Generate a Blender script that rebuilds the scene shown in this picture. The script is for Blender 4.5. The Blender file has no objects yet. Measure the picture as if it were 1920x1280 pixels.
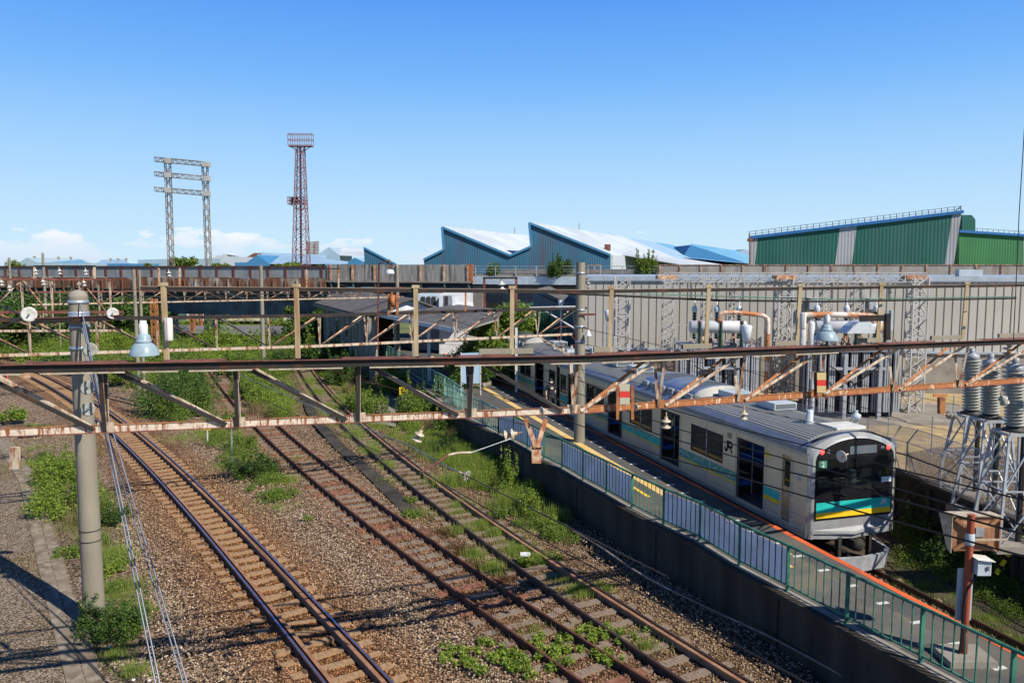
import bpy, math, random
import numpy as np
from mathutils import Vector, Matrix
R = math.radians
random.seed(7); rng = np.random.default_rng(7)
S = bpy.context.scene
# ------------------------------------------------------------------ camera, light
F, VH, H = 1493.0, 498.0, 8.35            # focal length in photo pixels, horizon row, eye height
P = math.atan((640-VH)/F)
cam = bpy.data.cameras.new('camera'); co = bpy.data.objects.new('camera', cam); S.collection.objects.link(co)
cam.sensor_width = 36; cam.lens = F/1920*36; cam.clip_start = .1; cam.clip_end = 5000
co.location = (0, 0, H); co.rotation_euler = (math.pi/2-P, 0, 0); S.camera = co
SUN_EL = R(43); SX, SY = .77, -.64        # towards the sun
w = bpy.data.worlds.new('World'); S.world = w; w.use_nodes = True
nt = w.node_tree; nt.nodes.clear()
def N(t, typ, **k):
    n = t.nodes.new(typ)
    for a, b in k.items(): setattr(n, a, b)
    return n
out = N(nt, 'ShaderNodeOutputWorld'); bg = N(nt, 'ShaderNodeBackground'); sky = N(nt, 'ShaderNodeTexSky')
sky.sky_type = 'NISHITA'; sky.sun_disc = False; sky.sun_elevation = SUN_EL
sky.sun_rotation = math.atan2(SX, SY); sky.altitude = 0; sky.air_density = 1.0; sky.dust_density = .35; sky.ozone_density = 3.2
bg.inputs[1].default_value = .104
# low cumulus near the horizon, part of the sky
tc = N(nt, 'ShaderNodeTexCoord'); sep = N(nt, 'ShaderNodeSeparateXYZ'); nt.links.new(tc.outputs['Generated'], sep.inputs[0])
mp = N(nt, 'ShaderNodeMapping'); mp.inputs['Scale'].default_value = (11, 11, 34); nt.links.new(tc.outputs['Generated'], mp.inputs[0])
nz = N(nt, 'ShaderNodeTexNoise'); nz.inputs['Scale'].default_value = 1.0; nz.inputs['Detail'].default_value = 7; nz.inputs['Roughness'].default_value = .55
nt.links.new(mp.outputs[0], nz.inputs[0])
def ramp(t, pts, src):
    r = N(t, 'ShaderNodeValToRGB'); e = r.color_ramp.elements
    e[0].position, e[0].color = pts[0][0], (*[pts[0][1]]*3, 1) if not isinstance(pts[0][1], tuple) else (*pts[0][1], 1)
    e[1].position, e[1].color = pts[-1][0], (*[pts[-1][1]]*3, 1) if not isinstance(pts[-1][1], tuple) else (*pts[-1][1], 1)
    for q in pts[1:-1]:
        el = e.new(q[0]); el.color = (*[q[1]]*3, 1) if not isinstance(q[1], tuple) else (*q[1], 1)
    t.links.new(src, r.inputs[0]); return r
def mth(t, op, a, b=None):
    m = N(t, 'ShaderNodeMath', operation=op)
    for i, x in enumerate((a, b)):
        if x is None: continue
        if isinstance(x, (int, float)): m.inputs[i].default_value = x
        else: t.links.new(x, m.inputs[i])
    return m.outputs[0]
# cloud amount = noise threshold that rises with elevation and towards the right of the view
hz = ramp(nt, [(0, .415), (.014, .41), (.032, .455), (.043, .56), (.058, 1.0)], sep.outputs['Z'])
xr = ramp(nt, [(0, 0.0), (.31, .00), (.35, .05), (.45, .075), (.60, .12), (.80, .2)], mth(nt, 'ADD', mth(nt, 'MULTIPLY', sep.outputs['X'], .5), .5))
thr = mth(nt, 'ADD', hz.outputs[0], xr.outputs[0])
cl = ramp(nt, [(0, 0.0), (.5, 0.0), (.525, .55), (.60, 1.0)], mth(nt, 'ADD', mth(nt, 'SUBTRACT', nz.outputs[0], thr), .5))
mixc = N(nt, 'ShaderNodeMix', data_type='RGBA'); ccol = ramp(nt, [(0, (4.6, 5.6, 6.6)), (.022, (5.2, 6.0, 6.8)), (.04, (6.9, 7.0, 7.1))], sep.outputs['Z']); nt.links.new(ccol.outputs[0], mixc.inputs[7])
tint = N(nt, 'ShaderNodeMix', data_type='RGBA', blend_type='MULTIPLY'); tint.inputs[0].default_value = 1; tint.inputs[7].default_value = (.93, 1.0, 1.16, 1)
nt.links.new(sky.outputs[0], tint.inputs[6])
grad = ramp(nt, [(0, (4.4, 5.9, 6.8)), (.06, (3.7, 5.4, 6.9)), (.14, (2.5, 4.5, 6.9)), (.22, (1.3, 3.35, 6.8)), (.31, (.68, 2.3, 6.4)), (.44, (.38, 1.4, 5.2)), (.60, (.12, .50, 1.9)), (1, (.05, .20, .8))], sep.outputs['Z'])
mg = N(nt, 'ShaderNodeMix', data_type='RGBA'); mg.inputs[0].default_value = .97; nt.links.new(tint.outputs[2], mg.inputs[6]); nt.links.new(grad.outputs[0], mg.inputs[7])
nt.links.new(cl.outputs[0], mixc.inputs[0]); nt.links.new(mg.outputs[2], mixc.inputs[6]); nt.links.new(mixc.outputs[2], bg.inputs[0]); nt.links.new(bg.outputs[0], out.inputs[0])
sl = bpy.data.lights.new('sun', 'SUN'); sl.energy = 5.0; sl.angle = R(.5); sl.color = (1, .935, .82)
so = bpy.data.objects.new('sun', sl); S.collection.objects.link(so)
sd = Vector((SX*math.cos(SUN_EL), SY*math.cos(SUN_EL), math.sin(SUN_EL)))
so.rotation_euler = sd.to_track_quat('Z', 'Y').to_euler(); so.location = (30, -30, 60)
S.view_settings.view_transform = 'Standard'; S.view_settings.look = 'None'; S.view_settings.exposure = 0.46; S.view_settings.gamma = 1
S.cycles.max_bounces = 5; S.cycles.transparent_max_bounces = 8
# ------------------------------------------------------------------ pixel -> world helpers
def ray(u, v):
    a = (u-960)/F; b = (v-640)/F
    return np.array([a, math.cos(P)-b*math.sin(P), -math.sin(P)-b*math.cos(P)])
def atz(u, v, z): r = ray(u, v); k = (z-H)/r[2]; return Vector((r[0]*k, r[1]*k, z))
def aty(u, v, y): r = ray(u, v); k = y/r[1]; return Vector((r[0]*k, y, H+r[2]*k))
# ------------------------------------------------------------------ materials
def mat(name, col, rough=.7, metal=0., col2=None, scale=3., thr=(.45, .6), bump=0., bscale=30., streak=False, col3=None, spec=.3, coords='Object', stretch=None):
    m = bpy.data.materials.new(name); m.use_nodes = True; t = m.node_tree; b = t.nodes['Principled BSDF']
    b.inputs['Roughness'].default_value = rough; b.inputs['Metallic'].default_value = metal
    b.inputs['Specular IOR Level'].default_value = spec
    b.inputs['Base Color'].default_value = (*col, 1)
    tcn = N(t, 'ShaderNodeTexCoord'); src = tcn.outputs[coords]
    mpn = N(t, 'ShaderNodeMapping'); t.links.new(src, mpn.inputs[0])
    if streak: mpn.inputs['Scale'].default_value = (1, 1, .12)
    if stretch: mpn.inputs['Scale'].default_value = stretch
    # a gentle variation everywhere
    n0 = N(t, 'ShaderNodeTexNoise'); n0.inputs['Scale'].default_value = scale*.7; n0.inputs['Detail'].default_value = 6
    t.links.new(src, n0.inputs[0])
    r0 = ramp(t, [(.25, tuple(c*.78 for c in col)), (.75, tuple(min(1, c*1.15) for c in col))], n0.outputs[0]); last = r0.outputs[0]
    if col2:
        n1 = N(t, 'ShaderNodeTexNoise'); n1.inputs['Scale'].default_value = scale; n1.inputs['Detail'].default_value = 8; n1.inputs['Roughness'].default_value = .65
        t.links.new(mpn.outputs[0], n1.inputs[0])
        r1 = ramp(t, [(thr[0], 0.), (thr[1], 1.)], n1.outputs[0])
        mx = N(t, 'ShaderNodeMix', data_type='RGBA'); t.links.new(r1.outputs[0], mx.inputs[0]); t.links.new(last, mx.inputs[6]); mx.inputs[7].default_value = (*col2, 1); last = mx.outputs[2]
        if col3:
            n2 = N(t, 'ShaderNodeTexNoise'); n2.inputs['Scale'].default_value = scale*2.3; n2.inputs['Detail'].default_value = 5; t.links.new(mpn.outputs[0], n2.inputs[0])
            r2 = ramp(t, [(.52, 0.), (.62, 1.)], n2.outputs[0])
            m2 = N(t, 'ShaderNodeMix', data_type='RGBA'); t.links.new(r2.outputs[0], m2.inputs[0]); t.links.new(last, m2.inputs[6]); m2.inputs[7].default_value = (*col3, 1); last = m2.outputs[2]
    t.links.new(last, b.inputs['Base Color'])
    if bump:
        nb = N(t, 'ShaderNodeTexNoise'); nb.inputs['Scale'].default_value = bscale; nb.inputs['Detail'].default_value = 4; t.links.new(src, nb.inputs[0])
        bp = N(t, 'ShaderNodeBump'); bp.inputs['Strength'].default_value = bump; bp.inputs['Distance'].default_value = .02
        t.links.new(nb.outputs[0], bp.inputs['Height']); t.links.new(bp.outputs[0], b.inputs['Normal'])
    return m
def leafmat(name, a, b_, c=None):
    m = bpy.data.materials.new(name); m.use_nodes = True; t = m.node_tree; b = t.nodes['Principled BSDF']
    g = N(t, 'ShaderNodeNewGeometry'); pts = [(0, a), (1, b_)] if c is None else [(0, a), (.55, b_), (1, c)]
    r = ramp(t, pts, g.outputs['Random Per Island']); t.links.new(r.outputs[0], b.inputs['Base Color'])
    b.inputs['Roughness'].default_value = .55; b.inputs['Specular IOR Level'].default_value = .3
    tr = N(t, 'ShaderNodeBsdfTranslucent'); t.links.new(r.outputs[0], tr.inputs[0]); ms = N(t, 'ShaderNodeMixShader'); ms.inputs[0].default_value = .35
    t.links.new(b.outputs[0], ms.inputs[1]); t.links.new(tr.outputs[0], ms.inputs[2]); t.links.new(ms.outputs[0], t.nodes['Material Output'].inputs[0])
    return m
def ballastmat(name, cols, extra, scale=18.):
    m = bpy.data.materials.new(name); m.use_nodes = True; t = m.node_tree; b = t.nodes['Principled BSDF']; b.inputs['Roughness'].default_value = .9
    b.inputs['Specular IOR Level'].default_value = .15
    g = N(t, 'ShaderNodeNewGeometry'); pos = g.outputs['Position']
    vo = N(t, 'ShaderNodeTexVoronoi'); vo.inputs['Scale'].default_value = scale; t.links.new(pos, vo.inputs[0])
    sp = N(t, 'ShaderNodeSeparateColor'); t.links.new(vo.outputs['Color'], sp.inputs[0])
    r = ramp(t, cols, sp.outputs[0])
    ed = ramp(t, [(0, 1.), (.40, .92), (.72, .10)], vo.outputs['Distance'])  # gaps between stones darkened in the colour, standing for their shade
    mx = N(t, 'ShaderNodeMix', data_type='RGBA', blend_type='MULTIPLY'); mx.inputs[0].default_value = .8; t.links.new(r.outputs[0], mx.inputs[6]); t.links.new(ed.outputs[0], mx.inputs[7])
    last = mx.outputs[2]
    for (sc, lo, hi, c, amt) in extra:
        n1 = N(t, 'ShaderNodeTexNoise'); n1.inputs['Scale'].default_value = sc; n1.inputs['Detail'].default_value = 7; n1.inputs['Roughness'].default_value = .65; t.links.new(pos, n1.inputs[0])
        r1 = ramp(t, [(lo, 0.), (hi, amt)], n1.outputs[0])
        m2 = N(t, 'ShaderNodeMix', data_type='RGBA', blend_type='MULTIPLY'); t.links.new(r1.outputs[0], m2.inputs[0]); t.links.new(last, m2.inputs[6]); m2.inputs[7].default_value = (*c, 1); last = m2.outputs[2]
    t.links.new(last, b.inputs['Base Color'])
    at_ = N(t, 'ShaderNodeAttribute'); at_.attribute_name = 'stain'
    if name == 'ballast':
        n9 = N(t, 'ShaderNodeTexNoise'); n9.inputs['Scale'].default_value = 1.4; n9.inputs['Detail'].default_value = 6; t.links.new(pos, n9.inputs[0])
        f9 = mth(t, 'MULTIPLY', at_.outputs['Fac'], ramp(t, [(.3, .75), (.6, 1.)], n9.outputs[0]).outputs[0])
        m9 = N(t, 'ShaderNodeMix', data_type='RGBA', blend_type='MULTIPLY'); t.links.new(f9, m9.inputs[0]); t.links.new(last, m9.inputs[6]); t.links.new(at_.outputs['Color'], m9.inputs[7]); t.links.new(m9.outputs[2], b.inputs['Base Color']); t.links.new(at_.outputs['Alpha'], m9.inputs[0])
    inv = mth(t, 'SUBTRACT', 1., vo.outputs['Distance'])
    bp = N(t, 'ShaderNodeBump'); bp.inputs['Strength'].default_value = 1.; bp.inputs['Distance'].default_value = .045
    t.links.new(inv, bp.inputs['Height']); t.links.new(bp.outputs[0], b.inputs['Normal'])
    return m
def corrmat(name, col, pitch, axis='X', col2=None, rough=.55, thr=(.5, .7), depth=.03):
    m = mat(name, col, rough, 0, col2, .25, thr, streak=True); t = m.node_tree; b = t.nodes['Principled BSDF']
    tcn = N(t, 'ShaderNodeTexCoord'); wv = N(t, 'ShaderNodeTexWave'); wv.bands_direction = axis; wv.inputs['Scale'].default_value = .314/pitch; t.links.new(tcn.outputs['Object'], wv.inputs[0])
    bp = N(t, 'ShaderNodeBump'); bp.inputs['Strength'].default_value = .9; bp.inputs['Distance'].default_value = depth
    t.links.new(wv.outputs['Fac'], bp.inputs['Height']); t.links.new(bp.outputs[0], b.inputs['Normal'])
    return m
RUST = (.19, .07, .032); DRUST = (.085, .035, .02); CREAM = (.62, .54, .42)
M = dict(
 ballast=ballastmat('ballast', [(0, (.08, .048, .03)), (.3, (.22, .145, .09)), (.65, (.38, .27, .175)), (1, (.66, .53, .40))], [(.35, .5, .68, (.62, .52, .45), .8), (2.2, .45, .7, (.6, .55, .52), .6)]),
 gravel=ballastmat('yard_gravel', [(0, (.11, .08, .055)), (.4, (.29, .22, .155)), (1, (.56, .46, .35))], [(.3, .48, .66, (.8, .74, .5), .9), (3, .45, .7, (.7, .65, .55), .5)], 26.),
 ballastr=ballastmat('rust_stained_ballast', [(0, (.07, .035, .018)), (.35, (.20, .105, .05)), (.7, (.33, .19, .10)), (1, (.50, .34, .22))], [(1.2, .45, .7, (.6, .5, .42), .7)]), ballastd=ballastmat('dark_ballast', [(0, (.07, .045, .03)), (.35, (.17, .115, .085)), (.7, (.29, .20, .15)), (1, (.46, .36, .28))], [(1.2, .42, .68, (.5, .62, .34), .8)]),
 soil=mat('soil_ground', (.10, .12, .04), .95, col2=(.13, .16, .05), scale=.35, thr=(.42, .6), bump=.8, bscale=12, coords='Object'),
 trough=mat('dirty_trough_concrete', (.21, .175, .13), .95, col2=(.13, .10, .07), scale=1.6, thr=(.42, .6), bump=.8, bscale=20, col3=(.26, .22, .17)), patch=mat('worn_platform_patch', (.10, .098, .09), .9, col2=(.14, .125, .095), scale=1.1, bump=.2, bscale=60), dirt=mat('weedy_soil', (.075, .055, .040), .95, col2=(.045, .035, .026), scale=1.2, thr=(.4, .6), bump=1., bscale=25),
 dry=mat('dry_grass_ground', (.40, .30, .16), .95, col2=(.24, .21, .08), scale=.9, thr=(.5, .68), bump=1., bscale=14, col3=(.27, .19, .14)),
 conc=mat('concrete', (.26, .235, .20), .85, col2=(.17, .15, .12), scale=1.5, thr=(.45, .7), bump=.3, bscale=40),
 pole=mat('pole_concrete', (.25, .225, .175), .8, col2=(.19, .165, .12), scale=1.2, thr=(.42, .7), bump=.2, bscale=60, streak=True),
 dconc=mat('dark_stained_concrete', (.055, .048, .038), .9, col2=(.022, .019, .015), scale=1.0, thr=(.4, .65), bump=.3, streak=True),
 vconc=mat('weathered_parapet_concrete', (.26, .245, .22), .9, col2=(.10, .085, .07), scale=1.6, thr=(.48, .62), streak=True, col3=(.33, .31, .28)),
 lconc=mat('pale_parapet_concrete', (.40, .37, .32), .9, col2=(.24, .19, .15), scale=1.3, thr=(.5, .66), streak=True),
 asph=mat('platform_asphalt', (.078, .078, .076), .9, col2=(.115, .105, .085), scale=.55, thr=(.48, .62), bump=.3, bscale=80, coords='Object'),
 road=mat('road_asphalt', (.16, .16, .165), .9, col2=(.12, .12, .12), scale=.5),
 tact=mat('yellow_tactile', (.66, .42, .12), .8, col2=(.60, .46, .24), scale=3), ypaint=mat('yellow_paint', (.70, .48, .04), .6), orange=mat('orange_edge_paint', (.72, .13, .035), .7, col2=(.40, .07, .03), scale=1.3, thr=(.5, .7)),
 white=mat('white_paint', (.60, .60, .57), .5, col2=(.45, .43, .38), scale=4, thr=(.5, .68)), wmetal=mat('white_metal', (.38, .41, .44), .4, .1, col2=(.30, .30, .30), scale=3), offw=mat('cream_ceramic', (.44, .385, .30), .4, col2=(.32, .24, .16), scale=8),
 rail=mat('rusty_rail', (.085, .032, .022), .75, col2=(.13, .06, .035), scale=4), railtop=mat('polished_railhead', (.34, .37, .43), .2, .9, spec=.5), rail3=mat('brown_rail', (.11, .06, .04), .6, col2=(.06, .03, .02), scale=5), railtop3=mat('worn_railhead', (.12, .075, .06), .42, .6),
 guard=mat('brown_guard_rail', (.30, .165, .095), .7, col2=(.22, .11, .06), scale=4),
 sleep=mat('pale_timber_sleeper', (.24, .19, .145), .9, col2=(.13, .085, .06), scale=7, stretch=(1, 6, 6), bump=.3), sleep1=mat('brown_sleeper', (.33, .215, .12), .9, col2=(.22, .13, .07), scale=6, stretch=(1, 5, 5), bump=.3), sleepr=mat('red_rust_sleeper', (.16, .065, .04), .85, col2=(.25, .12, .075), scale=5),
 fast=mat('rail_fastening', (.11, .06, .04), .8),
 steelD=mat('dark_weathered_steel_and_shade', (.028, .024, .022), .65, .2, col2=DRUST, scale=2.2, thr=(.52, .66)),  # also stands for shade on the main gantry's upper chord and feeder beam
 steelF=mat('dark_steel_and_shade', (.045, .042, .040), .6, .2, col2=(.10, .055, .035), scale=3, thr=(.58, .7)),  # also stands for shade on the main gantry's left members
 creamR=mat('cream_paint_with_rust', (.50, .42, .32), .6, col2=(.22, .08, .03), scale=3.2, thr=(.47, .60), streak=False, stretch=(3.2, 3.2, .8)),
 chordR=mat('rust_streaked_cream_paint', (.58, .50, .40), .6, col2=(.23, .08, .03), scale=16, thr=(.49, .58), stretch=(1, 1, .22)),
 chordO=mat('orange_rusted_chord', (.34, .13, .045), .7, col2=(.58, .47, .36), scale=16, thr=(.57, .62), stretch=(1, 1, .2)),
 rustP=mat('red_brown_plate', (.19, .07, .05), .75, col2=(.10, .04, .03), scale=3), rustO=mat('orange_rust', (.42, .17, .06), .8, col2=(.22, .08, .04), scale=5, thr=(.45, .6)),
 rustB=mat('rust_stained_bracket', (.60, .42, .28), .7, col2=(.34, .12, .045), scale=5, thr=(.42, .56)),
 postC=mat('cream_post', (.46, .36, .215), .6, col2=(.27, .15, .07), scale=3.5, thr=(.5, .68), streak=True),
 galv=mat('galvanised_steel', (.42, .45, .47), .45, .5, col2=(.30, .30, .30), scale=3), galvb=mat('bluish_band_steel', (.36, .42, .50), .4, .5),
 lampb=mat('pale_blue_enamel', (.27, .36, .42), .35, col2=(.22, .29, .33), scale=5), lampw=mat('white_enamel', (.58, .61, .65), .35, col2=(.48, .50, .50), scale=6),
 wirem=mat('black_wire', (.018, .018, .018), .6), wireb=mat('guy_wire', (.20, .23, .28), .4, .4),
 porc=mat('white_porcelain', (.56, .56, .53), .25, col2=(.44, .42, .37), scale=9), porcg=mat('grey_porcelain', (.32, .32, .275), .3, col2=(.25, .24, .20), scale=6), porcd=mat('dark_green_porcelain', (.02, .055, .045), .25),
 green=mat('green_fence_paint', (.055, .21, .14), .45, col2=(.03, .11, .08), scale=3), greenp=mat('pale_green_fence_paint', (.16, .34, .28), .5, col2=(.25, .15, .08), scale=4, thr=(.58, .66)), panel=mat('pale_blue_panel', (.74, .80, .88), .45, col2=(.6, .62, .64), scale=1.5),
 brass=mat('brown_tinted_steel', (.42, .31, .17), .35, .4, col2=(.34, .27, .18), scale=2), stain=mat('stainless_steel', (.62, .52, .36), .42, .25, col2=(.52, .44, .32), scale=.8, thr=(.4, .7)), stainr=mat('ribbed_roof_steel', (.36, .36, .34), .45, .2, col2=(.28, .275, .25), scale=.6, thr=(.45, .7)), frontw=mat('silver_front_shell', (.33, .34, .34), .35, .25, col2=(.27, .27, .27), scale=2), eave=mat('blue_grey_roof_edge', (.20, .23, .29), .45, .4),
 roofac=mat('polished_cooler_shell', (.34, .39, .47), .3, .6, col2=(.26, .29, .34), scale=2), acgrey=mat('grey_grille', (.10, .12, .14), .6), acw=mat('cooler_box', (.40, .45, .49), .45),
 blackg=mat('black_front_mask', (.012, .012, .014), .12, spec=.6), dark=mat('dark_interior', (.03, .03, .032), .8), black=mat('black_rubber', (.012, .012, .012), .7), bogie=mat('dark_bogie', (.03, .028, .026), .8),
 teal=mat('teal_band', (.02, .42, .37), .4), yel=mat('yellow_band', (.80, .50, .02), .4), wave=mat('teal_wave_artwork', (.04, .26, .22), .45, col2=(.46, .42, .28), scale=7, thr=(.53, .58), stretch=(1, 1, 1.8)),
 seat=mat('blue_seat', (.02, .10, .36), .8), floor=mat('train_floor', (.10, .09, .085), .6), beige=mat('beige_interior', (.50, .44, .33), .6), red=None,
 blue=corrmat('blue_corrugated', (.035, .115, .19), .5, 'X', (.06, .075, .11)), bluer=mat('sky_blue_roof', (.12, .33, .52), .5, col2=(.16, .33, .46), scale=.2), bluel=mat('light_blue_roof', (.30, .43, .56), .5, col2=(.24, .36, .47), scale=.2), blued=mat('deep_blue_wall', (.05, .19, .36), .6), bluew=mat('pale_blue_wall', (.30, .40, .46), .6),
 groof=mat('pale_grey_roof', (.47, .52, .57), .6, col2=(.38, .42, .45), scale=.12, thr=(.45, .65), stretch=(1, .2, 1)), paleroof=mat('white_roof', (.46, .50, .54), .6),
 greenw=corrmat('green_corrugated', (.018, .105, .082), .5, 'X', (.035, .11, .095)), greenl=corrmat('light_green_corrugated', (.04, .16, .06), .45, 'X', (.04, .15, .07)), greyw=corrmat('grey_corrugated', (.34, .34, .36), .45, 'X'), trimb=mat('blue_trim', (.03, .14, .38), .5),
 shed=mat('beige_grey_panel_wall', (.40, .385, .345), .6, col2=(.36, .345, .305), scale=.2, thr=(.45, .65)), shedcap=mat('pale_cap_flashing', (.40, .45, .50), .4, .3), seam=mat('panel_seam', (.22, .20, .17), .7),
 roofd=mat('dark_slate_roof', (.095, .09, .088), .85, col2=(.14, .13, .125), scale=1.2, stretch=(1, 1, 1), bump=.4, bscale=8), stw=mat('station_white_wall', (.58, .59, .60), .6), stc=mat('station_beige_board', (.26, .25, .21), .7),
 girderr=mat('rusty_girder', (.16, .07, .04), .8, col2=(.36, .31, .26), scale=.9, thr=(.49, .62), stretch=(1, 1, .4)), girderb=mat('blue_grey_girder', (.10, .14, .155), .7, col2=(.07, .08, .08), scale=.5), girderw=mat('pale_blue_girder', (.42, .50, .56), .6), parap=mat('grey_parapet_panel', (.25, .265, .27), .8, col2=(.17, .175, .17), scale=1.4, thr=(.45, .65), streak=True), rpost=mat('red_rust_post', (.13, .035, .025), .8),
 tower=mat('red_tower_paint', (.25, .11, .12), .6, col2=(.20, .16, .20), scale=.4), pyl=mat('brown_grey_pylon', (.17, .13, .11), .7, col2=(.32, .29, .26), scale=.6, thr=(.5, .6)),
 latt=mat('pale_lattice_steel', (.44, .43, .41), .5, .2, col2=(.22, .16, .11), scale=2, thr=(.58, .68)), tank=mat('transformer_white', (.50, .52, .54), .4, col2=(.50, .30, .14), scale=1.3, thr=(.62, .70), streak=True), rad=mat('radiator_grey', (.31, .33, .36), .45, col2=(.24, .25, .27), scale=2), pipe=mat('rusty_white_pipe', (.62, .56, .50), .6, col2=(.40, .15, .05), scale=1.8, thr=(.45, .55)), tbody=mat('transformer_body', (.16, .18, .20), .6),
 tube=mat('brown_signal_shell', (.30, .15, .08), .6, col2=(.22, .11, .055), scale=3), polr=mat('orange_red_rust_pole', (.30, .065, .03), .65, col2=(.09, .035, .025), scale=1.6, thr=(.48, .6), streak=True), signy=mat('yellow_sign', (.80, .55, .02), .5), wood=mat('grey_brown_board', (.26, .20, .15), .9), skin=mat('skin', (.45, .28, .20), .6), shirt=mat('black_shirt', (.02, .02, .028), .9), hair=mat('black_hair', (.01, .01, .01), .6),
 signr=mat('red_marker', (.65, .05, .035), .5), signc=mat('cream_marker', (.60, .46, .22), .5), signg=mat('faded_marker', (.46, .44, .32), .5), yellowc=mat('yellow_container', (.55, .40, .05), .6),
 trunk=mat('bark', (.12, .09, .065), .9, bump=.5),
)
def emis(name, c, s):
    m = bpy.data.materials.new(name); m.use_nodes = True; b = m.node_tree.nodes['Principled BSDF']; b.inputs['Base Color'].default_value = (*c, 1); b.inputs['Emission Color'].default_value = (*c, 1); b.inputs['Emission Strength'].default_value = s; return m
M['lampred'] = emis('lit_tail_lamp', (1, .06, .05), 1.6)
def glass(name, tint=(.55, .62, .62), r=.03, fac=.5):
    m = bpy.data.materials.new(name); m.use_nodes = True; t = m.node_tree; b = t.nodes['Principled BSDF']
    b.inputs['Base Color'].default_value = (.02, .025, .025, 1); b.inputs['Roughness'].default_value = r; b.inputs['Specular IOR Level'].default_value = .6
    tr = N(t, 'ShaderNodeBsdfTransparent'); tr.inputs[0].default_value = (*tint, 1); ms = N(t, 'ShaderNodeMixShader'); ms.inputs[0].default_value = fac
    t.links.new(tr.outputs[0], ms.inputs[1]); t.links.new(b.outputs[0], ms.inputs[2]); t.links.new(ms.outputs[0], t.nodes['Material Output'].inputs[0]); return m
M['glass'] = glass('window_glass'); M['fglass'] = glass('cab_glass', (.7, .75, .75), .02, .3)
def meshnet(name):      # chain link: thin wires with real gaps
    m = bpy.data.materials.new(name); m.use_nodes = True; t = m.node_tree; b = t.nodes['Principled BSDF']; b.inputs['Base Color'].default_value = (.30, .31, .31, 1); b.inputs['Metallic'].default_value = .3
    u = N(t, 'ShaderNodeUVMap'); s = N(t, 'ShaderNodeSeparateXYZ'); t.links.new(u.outputs[0], s.inputs[0])
    def band(x): return mth(t, 'LESS_THAN', mth(t, 'FRACT', mth(t, 'MULTIPLY', x, 1/.075)), .17)
    a = mth(t, 'ADD', s.outputs[0], s.outputs[1]); c = mth(t, 'SUBTRACT', s.outputs[0], s.outputs[1])
    k = mth(t, 'MAXIMUM', band(a), band(mth(t, 'ADD', c, 100.)))
    tr = N(t, 'ShaderNodeBsdfTransparent'); ms = N(t, 'ShaderNodeMixShader'); t.links.new(k, ms.inputs[0]); t.links.new(tr.outputs[0], ms.inputs[1]); t.links.new(b.outputs[0], ms.inputs[2]); t.links.new(ms.outputs[0], t.nodes['Material Output'].inputs[0]); return m
M['net'] = meshnet('chain_link')
GL = dict(
 bright=leafmat('bright_weed_leaves', (.11, .19, .02), (.19, .28, .03), (.28, .33, .06)), mid=leafmat('green_leaves', (.06, .12, .018), (.14, .22, .025), (.24, .30, .055)),
 darkl=leafmat('dark_green_leaves', (.03, .075, .016), (.075, .14, .025), (.13, .19, .04)), grass=leafmat('grass_blades', (.12, .19, .03), (.22, .31, .04), (.34, .35, .12)), tan=leafmat('dry_stalks', (.30, .22, .12), (.22, .17, .08)), red=leafmat('reddish_weed', (.10, .03, .02), (.13, .10, .04), (.16, .06, .035)))
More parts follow.
